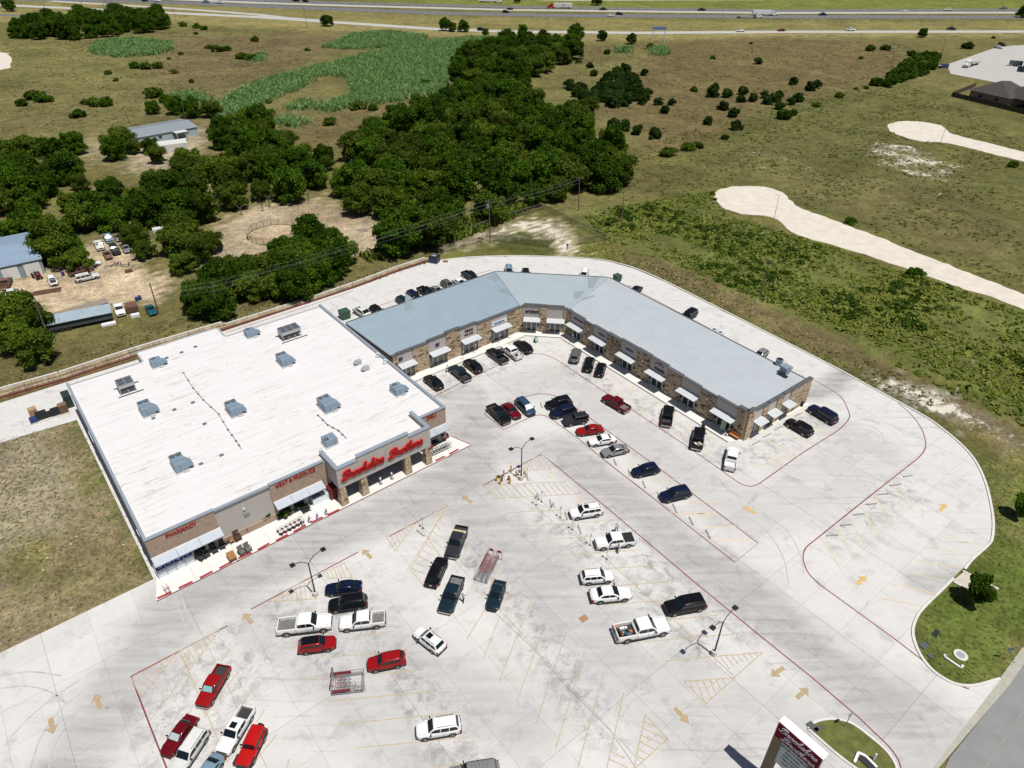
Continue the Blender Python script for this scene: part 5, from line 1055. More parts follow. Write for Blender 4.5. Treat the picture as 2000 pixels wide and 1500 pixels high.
CARS = [
 ('pickup', 'red', 416, 1338, 393, 1377, 'red crew cab pickup with silver sunshade, parked alone nose down beside the striped island', dict(s=0.82, shade=shade_t)),
 ('sedan', 'dark_red', 349, 1434, 323, 1470, 'dark red sedan with white sunshade at the bottom left corner of the lot', dict(s=0.88, shade=shade_m)),
 ('wagon', 'old_white', 368, 1467, 344, 1503, 'long white wagon with ribbed roof beside the dark red sedan at the bottom edge', dict(s=0.86, ribs=1)),
 ('pickup', 'white', 460, 1424, 433, 1469, 'white pickup with dark bed and open sunroof at the lower left, beside the red off-roader', dict(s=0.84, sunroof=1)),
 ('jeep', 'bright_red', 491, 1458, 474, 1493, 'bright red boxy off-roader with rear spare wheel at the lower left', dict(s=.88)),
 ('coupe', 'sky', 402, 1511, 385, 1537, 'pale blue coupe mostly cut off by the bottom edge', dict()),
 ('sedan', 'navy', 670, 1146, 635, 1150, 'dark navy sedan beside the lamp post nearest the store', dict()),
 ('suv', 'black', 679, 1177, 644, 1182, 'black three row suv beside the navy sedan near the lamp post', dict()),
 ('long_pickup', 'white', 595, 1219, 648, 1213, 'white work pickup with long worn empty bed, nose to the right', dict(s=0.98, bed=bedg, )),
 ('pickup', 'white', 708, 1212, 665, 1217, 'white crew cab pickup with hitch and dark bed, nose facing the long white pickup', dict(bed=bedg)),
 ('crossover', 'red', 619, 1257, 655, 1252, 'red crossover with black roof below the long white pickup', dict(roofcol=PT['black'])),
 ('crossover', 'white', 838, 1248, 811, 1227, 'white crossover with sunroof driving diagonally through the aisle', dict(sunroof=1)),
 ('crossover', 'red', 754, 1290, 719, 1297, 'all red hatchback style crossover above the red cart corral', dict()),
 ('pickup', 'charcoal', 892, 1057, 880, 1088, 'dark grey pickup with tan toolbox across its bed', dict(toolbox=1)),
 ('suv', 'black', 853, 1115, 866, 1086, 'black suv with one shining roof rail beside the hatched island', dict()),
 ('pickup', 'teal', 882, 1160, 868, 1194, 'dark teal pickup with a person standing at its open driver side', dict(bed=bedg)),
 ('sedan', 'teal', 969, 1160, 960, 1188, 'dark blue green sedan below the cart corral full of carts', dict()),
 ('suv', 'white', 1144, 998, 1112, 1003, 'white suv with black sunroof in the first bay by the wheelchair signs', dict(sunroof=1)),
 ('pickup', 'white', 1201, 1056, 1160, 1061, 'white pickup with open rear door and black bed cover', dict(cover=trim, door=1)),
 ('crossover', 'white', 1166, 1125, 1202, 1122, 'white crossover directly behind the white four door saloon', dict()),
 ('sedan', 'white', 1193, 1159, 1234, 1155, 'long white four door saloon in the middle of the lot', dict(s=1.05, )),
 ('large_suv', 'black', 1338, 1181, 1299, 1188, 'large black suv parked alone near the right lamp post', dict()),
 ('long_pickup', 'white', 1253, 1229, 1305, 1219, 'white work pickup with a bed full of buckets and tools', dict(s=1.03, load=1, rack=0)),
 ('suv', 'white', 856, 1420, 813, 1427, 'white suv with black windscreen, alone at the bottom centre of the lot', dict()),
 ('large_suv', 'silver', 925, 1511, 885, 1517, 'silver suv with roof rack cut off by the bottom edge', dict(rack=2)),
 ('pickup', 'black', 974, 808, 994, 827, 'black pickup at the left end of the red lined island', dict()),
 ('sedan', 'dark_red', 999, 800, 1016, 817, 'dark red sedan between the black pickup and the blue minivan', dict()),
 ('minivan', 'blue', 1026, 793, 1042, 809, 'blue minivan with two round white sunshades on the island', dict(shade=shade_m)),
 ('suv', 'black', 1091, 786, 1064, 792, 'black suv, topmost in the angled island row', dict()),
 ('suv', 'navy', 1100, 803, 1076, 809, 'dark blue suv, second in the angled island row', dict()),
 ('jeep', 'charcoal', 1124, 819, 1097, 824, 'dark grey boxy off-roader with roof rack in the island row', dict(rack=1)),
 ('sedan', 'red', 1152, 838, 1125, 842, 'red sedan in the angled island row', dict()),
 ('sedan', 'white', 1176, 858, 1150, 862, 'white sedan in the angled island row', dict()),
 ('sedan', 'silver', 1201, 878, 1174, 884, 'silver sedan, last of the close group in the island row', dict()),
 ('crossover', 'navy', 1261, 917, 1233, 923, 'dark navy crossover parked alone in the island row after a gap', dict()),
 ('suv', 'navy', 1319, 964, 1289, 971, 'glossy dark navy suv furthest right in the island row', dict()),
 ('pickup', 'dark_red', 1203, 787, 1176, 771, 'dark red pickup crossing the red line in the aisle', dict(bed=bedg)),
 ('pickup', 'black', 1304, 811, 1308, 787, 'black pickup nose in at the right wing shops, tailgate chrome', dict()),
 ('pickup', 'black', 1364, 855, 1368, 833, 'black pickup with brown rubbish in the bed at the right wing shops', dict(load=1)),
 ('pickup', 'white', 1429, 894, 1433, 869, 'white pickup with silver bed at the end of the right wing bays', dict(bed=mat('pale_bed', (.6, .6, .6), .6))),
 ('suv', 'black', 1561, 833, 1537, 819, 'black suv with pale roof rails beside the end of the strip mall', dict()),
 ('large_suv', 'navy', 1607, 808, 1582, 793, 'long dark blue suv furthest right by the strip mall', dict()),
 ('suv', 'black', 846, 745, 830, 732, 'black suv nearest the grocery store in front of the left wing shops', dict()),
 ('pickup', 'teal', 898, 728, 881, 714, 'dark teal pickup with a person at its nose in front of the left wing', dict()),
 ('suv', 'black', 923, 713, 908, 701, 'black suv just right of the dark teal pickup by the left wing', dict()),
 ('pickup', 'black', 971, 694, 954, 681, 'black pickup with pale wheel arch trim by the left wing', dict(stripe=mat('beige_trim', (.4, .36, .28), .6))),
 ('pickup', 'white', 999, 686, 982, 673, 'white pickup with a loaded bed between two black vehicles', dict(load=2, bed=bedg)),
 ('suv', 'black', 1021, 676, 1005, 665, 'black suv right of the loaded white pickup', dict()),
 ('suv', 'grey', 1124, 693, 1128, 679, 'grey suv, first bay of the right wing shops', dict()),
 ('suv', 'black', 1150, 710, 1154, 695, 'black suv between the grey suv and a black crossover at the right wing', dict()),
 ('crossover', 'black', 1173, 720, 1177, 706, 'black crossover, third in from the corner at the right wing', dict()),
 ('sedan', 'black', 812, 762, 797, 749, 'black car mostly hidden behind the grocery store roof edge', dict()),
 ('pickup', 'old_white', 710, 611, 728, 621, 'white truck with black bed frame behind the left wing roof', dict(bed=bedm)),
 ('crossover', 'black', 737, 606, 754, 616, 'black car next to the white truck behind the left wing', dict()),
 ('crossover', 'teal', 788, 588, 803, 597, 'dark car alone behind the middle of the left wing', dict()),
 ('suv', 'navy', 809, 578, 825, 588, 'dark blue suv behind the left wing, left of a black pickup', dict()),
 ('pickup', 'black', 833, 570, 850, 580, 'black pickup behind the left wing between two cars', dict()),
 ('sedan', 'silver', 854, 566, 868, 574, 'silver car just showing over the left wing roof', dict()),
 ('crossover', 'sage', 875, 556, 891, 566, 'grey green car behind the left wing', dict()),
 ('sedan', 'white', 899, 551, 914, 560, 'white car behind the left wing next to a black pickup', dict()),
 ('pickup', 'black', 919, 539, 936, 549, 'black pickup nearest the roof corner behind the left wing', dict()),
 ('minivan', 'sky', 994, 528, 995, 538, 'pale blue van top showing behind the middle roof', dict()),
 ('sedan', 'black', 1027, 531, 1028, 540, 'dark car roof barely showing behind the middle roof', dict()),
 ('suv', 'white', 1141, 536, 1138, 546, 'white suv showing behind the right of the middle roof', dict()),
 ('sedan', 'black', 1241, 566, 1229, 575, 'dark car with white bonnet behind the right wing roof', dict()),
 ('large_suv', 'black', 1345, 616, 1330, 626, 'black suv standing out behind the right wing roof', dict()),
 ('hatch', 'silver', 1486, 691, 1473, 700, 'silver hatchback behind the right end of the right wing', dict()),
]
for kind, col, cx, cy, fx, fy, lab, o in CARS:
    c = P(cx, cy, .75); f = P(fx, fy, .75); d = f - c; car_at(kind, col, (c.x, c.y, 0), math.atan2(d.y, d.x), lab, **o)
JUNK = [('wagon', 'old_white', 170, 540, 196, 534, 'old silver estate parked on bare dirt by the tree'), ('pickup', 'rust', 157, 527, 183, 519, 'rust brown pickup behind the old silver estate'), ('sedan', 'white', 176, 514, 190, 511, 'white car nose under the tree behind the rusty pickup'),
        ('crossover', 'white', 102, 547, 109, 561, 'white car with its engine bay open on the dirt by the garage'), ('pickup', 'old_white', 22, 573, 30, 552, 'white pickup tail towards us at the left edge by the garage'), ('pickup', 'brown', 11, 552, 18, 535, 'brown rusted truck ahead of the white pickup by the garage'), ('sedan', 'teal', 1, 577, 7, 558, 'dark car cut by the left edge near the garage'),
        ('sedan', 'brown', 209, 496, 216, 508, 'faded brown car nose out at the front of the scrap row'), ('pickup', 'old_white', 193, 478, 200, 492, 'red and white old truck behind the faded brown car'), ('pickup', 'sky', 211, 464, 219, 478, 'white and blue old truck at the back of the scrap row'), ('large_suv', 'charcoal', 224, 487, 232, 500, 'black scrap van with ridged roof in the scrap row'), ('sedan', 'silver', 230, 462, 238, 476, 'silver car deep in the scrap row under trees'), ('sedan', 'silver', 246, 484, 252, 497, 'silver white car on the right of the scrap row'),
        ('pickup', 'white', 233, 603, 237, 615, 'white stripped pickup beside the tin roofed trailer'), ('sedan', 'green_blue', 294, 603, 301, 614, 'teal saloon nose down by the leaning pole')]
for kind, col, cx, cy, fx, fy, lab in JUNK:
    c = P(cx, cy, .75); f = P(fx, fy, .75); d = f - c; car_at(kind, col, (c.x, c.y, -.06), math.atan2(d.y, d.x), lab, group='old cars on the farm lot', hoodup='engine bay' in lab, ribs=2 if 'ridged' in lab else 0)
HWY = [('large_suv', 'black', 578, 1, 590, 1.5, 'dark vehicle at the top edge of the far carriageway'), ('suv', 'black', 597, 2, 609, 2.5, 'black suv near the top edge of the far carriageway'), ('suv', 'navy', 988, 23, 1000, 23.4, 'dark blue suv on the near carriageway'), ('sedan', 'black', 996, 17, 984, 16.6, 'black car on the far carriageway just above the dark blue suv'),
       ('pickup', 'black', 1178, 18, 1166, 17.8, 'black pickup with trailer on the far carriageway'), ('sedan', 'white', 1193, 30, 1205, 30.2, 'white car alongside a black suv on the near carriageway'), ('suv', 'black', 1210, 27, 1222, 27.2, 'black suv ahead of the white car on the near carriageway'), ('pickup', 'black', 1370, 19, 1358, 19, 'black pickup alone on the far carriageway'),
       ('pickup', 'teal', 1607, 28, 1620, 28, 'blue grey pickup on the near carriageway behind the white truck'), ('sedan', 'white', 1766, 21.5, 1754, 21.5, 'white and dark car on the far carriageway'), ('pickup', 'white', 1851, 19, 1839, 19, 'white pickup on the far carriageway'), ('pickup', 'silver', 1960, 16, 1948, 16, 'silver pickup with trailer at the far right of the carriageway'),
       ('sedan', 'white', 1446, 59.5, 1434, 59.5, 'white car alone on the frontage road'), ('sedan', 'dark_red', 1526, 58.5, 1514, 58.5, 'dark red car on the frontage road'), ('pickup', 'white', 1661, 58, 1674, 58, 'white flatbed pickup with green load on the frontage road'), ('pickup', 'charcoal', 1858, 56.5, 1871, 56.5, 'dark grey pickup on the frontage road'),
       ('pickup', 'white', 308, 2, 322, 2.6, 'white pickup towing at the top left of the highway'), ('suv', 'charcoal', 283, 1, 297, 1.6, 'dark suv at the top left of the highway'), ('pickup', 'sky', 402, 3.5, 388, 3, 'pale blue pickup on the highway at top left'), ('pickup', 'white', 430, 5, 444, 5.6, 'white pickup next to the pale blue pickup on the highway'), ('suv', 'black', 940, 57.5, 952, 58, 'dark suv behind the bushes on the frontage road')]
for kind, col, cx, cy, fx, fy, lab in HWY:
    c = P(cx, cy, .75); f = P(fx, fy, .75); d = f - c; car_at(kind, col, (c.x, c.y, -.02), math.atan2(d.y, d.x), lab, group='traffic on the highway', s=1.15)
c = P(1951, 92, .75); f = P(1964, 94, .75); d = f - c; car_at('pickup', 'white', (c.x, c.y, 0), math.atan2(d.y, d.x), 'white pickup on the concrete yard at top right', group='trucks on the concrete yard')
c = P(1957, 86.5, .75); d = P(1968, 89, .75) - c; car_at('large_suv', 'teal', (c.x, c.y, 0), math.atan2(d.y, d.x), 'dark covered vehicle behind the white pickup on the concrete yard', group='trucks on the concrete yard')

def semi(cx, cy, fx, fy, label, cabcol, trailer, L=15.5):
    c = P(cx, cy, 2); d = P(fx, fy, 2) - c; t = thing('semi_truck', label, 'truck', (c.x, c.y, -.02), math.atan2(d.y, d.x), 'trucks on the highway'); x0 = 3.5; pm = PT[cabcol]
    mb = MB(); loft(mb, [[(9.3, 0, .6), (9.3, .9, .6), (9.3, .95, 1.6), (9.3, 0, 1.7)], [(7.6, 0, .6), (7.6, 1.05, .6), (7.6, 1.1, 2.0), (7.6, 0, 2.1)], [(7.5, 0, .6), (7.5, 1.15, .6), (7.5, 1.15, 2.1), (7.5, 0, 2.2)], [(6.8, 0, .6), (6.8, 1.2, .6), (6.8, 1.15, 3.1), (6.8, 0, 3.2)], [(4.6, 0, .6), (4.6, 1.2, .6), (4.6, 1.2, 3.9), (4.6, 0, 4.0)], [(4.3, 0, .6), (4.3, 1.2, .6), (4.3, 1.2, 3.9), (4.3, 0, 4.0)]]); part('cab', mb, pm, t)
    part('windshield', MB().add([(7.46, -1, 2.2), (7.46, 1, 2.2), (6.9, .95, 3.0), (6.9, -.95, 3.0)], [(0, 1, 2, 3)]), carglass, t)
    for s in (1, -1): part('side_window', MB().box((6.3, s * 1.2, 2.35), (.8, .04, .6)), carglass, t)
    if trailer == 'box':
        b_ = part('trailer', MB().box((3.6 - L / 2, 0, 2.6), (L, 2.55, 2.9)), PT['white'], t)
        mb = MB(); mb.box((3.6 - L / 2, 0, 1.13), (L, 2.58, .08)); part('trailer_rail', mb, PT['grey'], b_)
        mb = MB()
        for s in (1, -1): mb.box((1.2 - L / 2 + 1.5, s * 1.2, .75), (5.5, .05, .7))
        part('side_skirt', mb, PT['silver'], b_)
        if cabcol == 'bright_red':
            for s in (1, -1):
                mb = MB()
                for q in (-.45, .45): mb.cyl((3.6 - L / 2 - .4 + q, s * 1.28, 2.75), (3.6 - L / 2 - .4 + q, s * 1.29, 2.75), .42, n=12); mb.box((3.6 - L / 2 - .4 + q * 1.7, s * 1.285, 2.5), (.35, .01, .9))
                part('trailer_emblem', mb, dred, b_); part('trailer_stripe', MB().box((3.6 - L / 2, s * 1.285, 2.15), (L - .4, .01, .12)), dred, b_)
    else:
        part('flatbed', MB().box((-4, 0, 1.25), (13, 2.5, .25)), mat('galv_flatbed', (.28, .30, .26), .6), t); part('bulkhead', MB().box((3, 0, 1.9), (.2, 2.4, 1.2)), trim, t)
    for x in (8.3, 4.2, 3.0, 3.6 - L + 2.2, 3.6 - L + 3.4):
        for s in (1, -1): p = link('wheel', WHEEL, t, loc=(x, s * 1.05, .5))
mb = MB(); mb.cyl((0, -.18, 0), (0, .18, 0), .5, n=12); WHEEL = mb.mesh('truck_wheel', tyre_m)
semi(1090, 11, 1078, 10.8, 'red semi truck pulling a white box trailer with a red emblem', 'bright_red', 'box'); semi(1498, 25, 1512, 25, 'white semi truck with a plain white box trailer', 'white', 'box'); semi(1466, 29.5, 1480, 29.6, 'truck with an empty flatbed trailer beside the white semi', 'white', 'flat'); semi(960, 0, 975, .3, 'truck passing along the very top edge', 'white', 'box'); semi(1899, 121, 1887, 124.5, 'white flatbed haulage truck with chained load on the concrete yard', 'old_white', 'flat', 12)
# ================================================================== VEGETATION
leafA = leaf_mat('oak_leaf', (.011, .042, .002), (.092, .162, .009), hue=.36); leafB = leaf_mat('mesquite_leaf', (.026, .060, .004), (.130, .178, .018), hue=.36); leafC = leaf_mat('cedar_leaf', (.010, .032, .004), (.050, .085, .014), hue=.25); leafD = leaf_mat('weed_leaf', (.060, .110, .008), (.22, .24, .05), hue=.0)
reedm = leaf_mat('reed_leaf', (.085, .185, .045), (.29, .41, .17), hue=0); bark = mat('bark', (.12, .10, .08), .95, var=.2, scale=4); dryl = leaf_mat('dry_grass_blade', (.14, .125, .05), (.30, .26, .15), hue=0); lawn = leaf_mat('grass_blade', (.072, .092, .016), (.17, .165, .05), hue=0)
def quads_mesh(name, C, T, Bv, tint, m, bend=None):
    """many small leaf faces: centres C, half axes T and Bv"""
    n_ = len(C); v = np.empty((n_, 4, 3), np.float32)
    v[:, 0] = C - T - Bv * .6; v[:, 1] = C + T * .9 - Bv; v[:, 2] = C + T * .7 + Bv; v[:, 3] = C - T * .8 + Bv * .8
    if bend is not None: v[:, 2] += bend; v[:, 0] -= bend * .5
    me = bpy.data.meshes.new(name); me.vertices.add(n_ * 4); me.vertices.foreach_set('co', v.ravel()); me.loops.add(n_ * 4); me.loops.foreach_set('vertex_index', np.arange(n_ * 4, dtype=np.int32))
    me.polygons.add(n_); me.polygons.foreach_set('loop_start', np.arange(0, n_ * 4, 4, dtype=np.int32)); me.update()
    at = me.attributes.new('tint', 'FLOAT', 'FACE'); at.data.foreach_set('value', np.asarray(tint, np.float32)); me.materials.append(m); me.validate(); return me
def unit(v): return v / np.maximum(np.linalg.norm(v, axis=-1, keepdims=True), 1e-6)
def crown_mesh(name, seed, r, h, z0, n_, ls, m, nb=9, ragged=.3, inner=.25, zr=(.25, .82), bs=(.24, .46)):
    g = np.random.default_rng(seed); a = g.uniform(0, 2 * np.pi, nb); q = g.uniform(.2, .8, nb) * r; zz = z0 + h * g.uniform(zr[0], zr[1], nb)
    bc = np.stack([q * np.cos(a), q * np.sin(a), zz], 1); bc[0] = (0, 0, z0 + h * .55); sh_ = np.sqrt(np.clip(1.15 - ((zz - z0) / h - .35) ** 2 * 1.9, .15, 1)); bc[1:, :2] *= sh_[1:, None]; br_ = g.uniform(bs[0], bs[1], nb) * r; br_[0] = r * .55
    wgt = br_ ** 2; k = g.choice(nb, n_, p=wgt / wgt.sum()); d = unit(g.normal(size=(n_, 3))); d[:, 2] = np.where((d[:, 2] < -.35) & (g.random(n_) < .7), -d[:, 2], d[:, 2])
    rad = 1 - np.abs(g.normal(0, ragged * .5, n_)) * .6 + (g.random(n_) < .08) * g.uniform(0, ragged, n_); rad = np.where(g.random(n_) < inner, rad * g.uniform(.5, .9, n_), rad)
    C = bc[k] + d * (br_[k] * rad)[:, None] * np.array([1, 1, min(1.0, h / r * .75)]); C[:, 2] = np.maximum(C[:, 2], z0 * .6 + .1)
    nn = unit(d * .8 + g.normal(size=(n_, 3)) * .9 + np.array([0, 0, .25])); t = unit(np.cross(nn, g.normal(size=(n_, 3)))); b_ = np.cross(nn, t); s = ls * g.uniform(.55, 1.35, n_)[:, None]
    cl = g.random(nb)[k]; tint = np.clip(.42 * cl + .58 * g.random(n_) ** 1.4, 0, 1)
    return quads_mesh(name, C, t * s, b_ * s * .75, tint, m, nn * s * .25)
def trunk_mesh(name, seed, r, h, z0, tr=.16):
    g = random.Random(seed); mb = MB(); p = Vector((0, 0, -.1)); top = Vector((g.uniform(-.3, .3), g.uniform(-.3, .3), z0 + h * .35)); mb.cyl(p, top, tr, tr * .6, 7)
    for k in range(5):
        a = 2 * math.pi * (k + g.random()) / 5; e = Vector((math.cos(a) * r * .6, math.sin(a) * r * .6, z0 + h * g.uniform(.45, .8))); s = p.lerp(top, g.uniform(.5, 1)); mid_ = s.lerp(e, .5) + Vector((0, 0, .25)); mb.cyl(s, mid_, tr * .5, tr * .35, 6); mb.cyl(mid_, e, tr * .35, tr * .12, 5)
    return mb.mesh(name, bark)
KIND = {}
def kind_set(key, n_, r, h, z0, cnt, ls, m, **k): KIND[key] = [(crown_mesh(f'{key}_crown', 100 + 17 * i + len(key), r, h, z0, cnt, ls, m, **k), trunk_mesh(f'{key}_trunk', i, r, h, z0)) for i in range(n_)]
kind_set('oak', 8, 5.4, 8.0, .6, 13000, .22, leafA, nb=56, ragged=.6, bs=(.13, .32), zr=(.10, .92)); kind_set('mesquite', 8, 5.2, 6.4, .9, 10500, .21, leafB, nb=48, ragged=.75, bs=(.12, .30), zr=(.12, .92)); kind_set('bush', 5, 2.2, 2.3, .0, 1900, .2, leafA, nb=14, ragged=.4, zr=(.1, .62)); kind_set('cedar', 5, 1.95, 3.0, .0, 2600, .18, leafC, nb=14, ragged=.22, inner=.35, zr=(.1, .72)); kind_set('lightbush', 4, 2.1, 2.0, .0, 1600, .2, leafB, nb=14, ragged=.5, zr=(.1, .6))
KIND['yaupon'] = [(crown_mesh('street_tree_crown', 5, 2.1, 3.4, 1.3, 2600, .22, leafA, nb=10, ragged=.4), trunk_mesh('street_tree_trunk', 9, 2.1, 3.4, 1.3, .1))]
TREES = []
LM = [((55, 196), 'pale sandy pad'), ((165, 36), 'far clump of trees'), ((260, 96), 'oval reed bed'), ((330, 258), 'mobile home'), ((217, 34), 'lattice tower'), ((540, 190), 'long reed bed'), ((760, 120), 'wide reed bed'), ((660, 330), 'big wood'), ((1180, 170), 'cedar thicket'), ((1285, 84), 'billboard'), ((1501, 245), 'pole in the cedar field'),
      ((1733, 160), 'leaning pole'), ((1790, 120), 'bush row'), ((1920, 120), 'concrete yard'), ((1800, 255), 'far gravel circle'), ((1470, 395), 'near gravel circle'), ((1940, 195), 'brown roofed house'), ((1408, 47), 'tall highway lamp'), ((600, 50), 'roadside pole'), ((1240, 300), 'right tip of the wood'), ((1130, 90), 'top end of the wood'), ((45, 520), 'metal garage'), ((215, 475), 'scrap car row'), ((538, 458), 'round pen'), ((365, 385), 'bare farm slab'), ((156, 632), 'tin roofed trailer'), ((800, 430), 'near wood corner'), ((425, 590), 'grey pole'), ((957, 440), 'transformer pole'), ((850, 300), 'middle of the wood'), ((960, 200), 'upper half of the wood'), ((1060, 409), 'pond fence corner')]
def near(px, py, lms=None):
    b_ = min(lms or LM, key=lambda l: (l[0][0] - px) ** 2 + ((l[0][1] - py) * 2.2) ** 2); dx, dy = px - b_[0][0], (py - b_[0][1]) * 2.2
    d = math.hypot(dx, dy); side = ('right of' if dx > 0 else 'left of') if abs(dx) > abs(dy) else ('in front of' if dy > 0 else 'behind')
    return ('just ' if d < 30 else 'well ' if d > 110 else '') + side + ' the ' + b_[1]
def tree(key, x, y, s, label, group, nm, cat='tree', sz=None, tw=0, z=-.08):
    v = KIND[key][RNG.integers(len(KIND[key]))]; t = thing(nm, label, cat, (x, y, z), RNG.uniform(0, 6.28), group); t.scale = (s, s, sz or s * RNG.uniform(.88, 1.12)); link('crown', v[0], t); link('trunk', v[1], t); TREES.append((x, y)); return t
def wpx(x, y, z=3):
    v = Vector((x, y, z - CAMH)); w = v.dot(Fw); return 1000 + FPX * v.dot(Rt) / w, 750 - FPX * v.dot(Up) / w
def sized(s): return 'large' if s > .98 else 'mid sized' if s > .8 else 'small'
def scatter(poly_px, zc, sp, holes=(), jit=.42):
    w = pxs(poly_px, zc); xs = [p[0] for p in w]; ys = [p[1] for p in w]; pts = []
    X, Y = np.meshgrid(np.arange(min(xs), max(xs), sp), np.arange(min(ys), max(ys), sp * .92)); X[1::2] += sp / 2; X = X + RNG.uniform(-jit, jit, X.shape) * sp; Y = Y + RNG.uniform(-jit, jit, X.shape) * sp
    k = in_poly(X, Y, w)
    for hh in holes: k &= ~in_poly(X, Y, pxs(hh, zc))
    return list(zip(X[k], Y[k]))
WOOD = [(655, 350), (705, 270), (770, 225), (840, 200), (890, 165), (885, 120), (935, 90), (1000, 78), (1075, 80), (1130, 85), (1125, 105), (1060, 135), (1015, 150), (1090, 160), (1140, 200), (1165, 245), (1205, 280), (1270, 310), (1255, 345), (1160, 372), (1085, 372), (1000, 395), (945, 415), (860, 445), (850, 480), (770, 485), (760, 430), (720, 410), (665, 395)]
for x, y in scatter(WOOD, 3.4, 9.0, [[(1020, 140), (1090, 165), (1130, 200), (1080, 215), (1010, 175)]]):
    k = RNG.random(); v_ = Vector((x, y, 3 - CAMH)); w_ = v_.dot(Fw); qx, qy = 1000 + FPX * v_.dot(Rt) / w_, 750 - FPX * v_.dot(Up) / w_
    zone = 'at the narrow top end of the wood by the road' if qy < 130 else 'on the right flank of the wood facing the cedar bushes' if qx > 1080 else 'at the near edge of the wood above the pond fence' if qy > 385 else 'on the left flank of the wood by the round pen' if qx < 760 else 'in the upper middle of the wood' if qy < 240 else 'in the dense heart of the wood'
    sc_t = RNG.uniform(.68, 1.22); tree('oak' if k < .62 else 'mesquite', x, y, sc_t, ('large' if sc_t > 1.05 else 'mid sized' if sc_t > .85 else 'small') + ' broadleaf tree ' + near(qx, qy), 'wood trees ' + zone, 'broadleaf_tree')
FARM = [(-60, 275), (60, 275), (110, 290), (180, 318), (195, 350), (240, 385), (300, 355), (335, 325), (420, 300), (418, 262), (445, 228), (520, 225), (565, 270), (640, 305), (650, 350), (600, 380), (540, 380), (470, 385), (435, 398), (425, 428), (330, 445), (240, 450), (190, 425), (170, 470), (175, 505), (100, 505), (70, 478), (-60, 480)]
FH = [[(160, 365), (215, 370), (215, 402), (170, 400)], [(335, 375), (408, 372), (408, 398), (340, 398)], [(250, 285), (385, 245), (400, 275), (330, 310), (270, 300)], [(90, 380), (130, 385), (110, 405), (85, 400)]]
for x, y in scatter(FARM, 3.0, 8.8, FH):
    tree('mesquite' if RNG.random() < .6 else 'oak', x, y, (sc_t := RNG.uniform(.58, 1.08)), sized(sc_t) + ' farm tree ' + near(*wpx(x, y)), 'trees around the farm on the left', 'farm_tree')
for px, py, sc_t in ((238, 296, 1.15), (228, 312, .8), (300, 222, .6), (345, 222, .8), (375, 228, .9), (415, 228, .9), (300, 300, .6), (118, 516, 1.0), (150, 508, .7), (92, 505, .8), (268, 300, .6), (310, 318, .7), (150, 300, .8), (800, 482, 1.2), (830, 478, 1.0), (775, 492, .9)):
    x, y = P2(px, py); tree('mesquite' if px < 700 and px % 3 else 'oak', x, y, sc_t, sized(sc_t) + ' farm tree ' + near(*wpx(x, y)), 'trees around the farm on the left', 'farm_tree')
for x, y in scatter([(245, 445), (330, 440), (415, 438), (415, 480), (385, 525), (305, 515), (255, 480)], 2.8, 7.5):
    tree('mesquite', x, y, (sc_t := RNG.uniform(.6, .95)), sized(sc_t) + ' farm tree ' + near(*wpx(x, y)), 'trees left of the round pen', 'farm_tree')
for x, y in scatter([(318, 580), (420, 540), (510, 508), (560, 485), (600, 465), (685, 465), (690, 520), (650, 540), (520, 580), (400, 610), (318, 615)], 2.8, 5.6):
    tree('oak' if RNG.random() < .6 else 'mesquite', x, y, (sc_t := RNG.uniform(.66, .98)), sized(sc_t) + ' hedge row tree ' + near(*wpx(x, y)), 'hedge row trees behind the back drive', 'hedge_tree')
for x, y in scatter([(-40, 605), (55, 610), (85, 655), (80, 690), (-40, 705)], 2.6, 6.0):
    tree('mesquite', x, y, (sc_t := RNG.uniform(.7, 1.0)), sized(sc_t) + ' left edge tree ' + near(*wpx(x, y)), 'left edge trees behind the store', 'broadleaf_tree')
for x, y in scatter([(12, 58), (70, 44), (150, 32), (205, 26), (320, 28), (328, 48), (255, 58), (130, 70), (22, 68)], 3.0, 9.5):
    tree('oak', x, y, (sc_t := RNG.uniform(.8, 1.2)), sized(sc_t) + ' dark tree ' + near(*wpx(x, y)), 'far clump of trees at top left', 'broadleaf_tree')
for px, py, s in ((1020, 66, 1.2), (1060, 72, 1.0), (1125, 78, 1.5), (870, 56, 1.2), (905, 58, 1.2), (885, 58, .9), (640, 47, 1.3), (948, 66, .7), (1232, 82, 1.0), (1175, 76, 1.0), (1996, 30, 1.6), (20, 18, 1.5), (1800, 69, .9), (1165, 6, 1.6), (1010, 2, 1.0)):
    x, y = P2(px, py + 4); tree('oak', x, y, s * .7, 'single broadleaf tree ' + near(px, py), 'single trees beside the roads', 'broadleaf_tree')
for px, py in ((1480, 119), (1258, 141), (1396, 171), (1392, 184), (1419, 184), (1450, 178), (1446, 193), (1411, 208), (1432, 222), (1384, 236), (1438, 247), (1470, 192), (1492, 185), (1498, 198), (1512, 193), (1519, 186), (1546, 159), (1582, 170), (1593, 166), (1544, 198), (1558, 192), (1521, 207), (1287, 199), (1312, 199), (1299, 215), (1277, 256), (1276, 264), (1242, 256), (1222, 248), (1198, 245), (1152, 126), (1160, 142)):
    x, y = P2(px, py + 6); tree('cedar', x, y, RNG.uniform(1.05, 1.45), 'rounded dark cedar bush ' + near(px, py), 'cedar bushes scattered over the brown field', 'cedar_bush', 'bush')
for x, y in scatter([(1110, 165), (1170, 170), (1180, 145), (1225, 135), (1255, 165), (1268, 185), (1258, 198), (1215, 205), (1190, 200), (1160, 195), (1115, 180)], 1.5, 5.2): tree('cedar', x, y, RNG.uniform(1.1, 1.6), 'dark cedar bush in the thicket at the right of the wood', 'cedar thicket at the right of the wood', 'cedar_bush', 'bush')
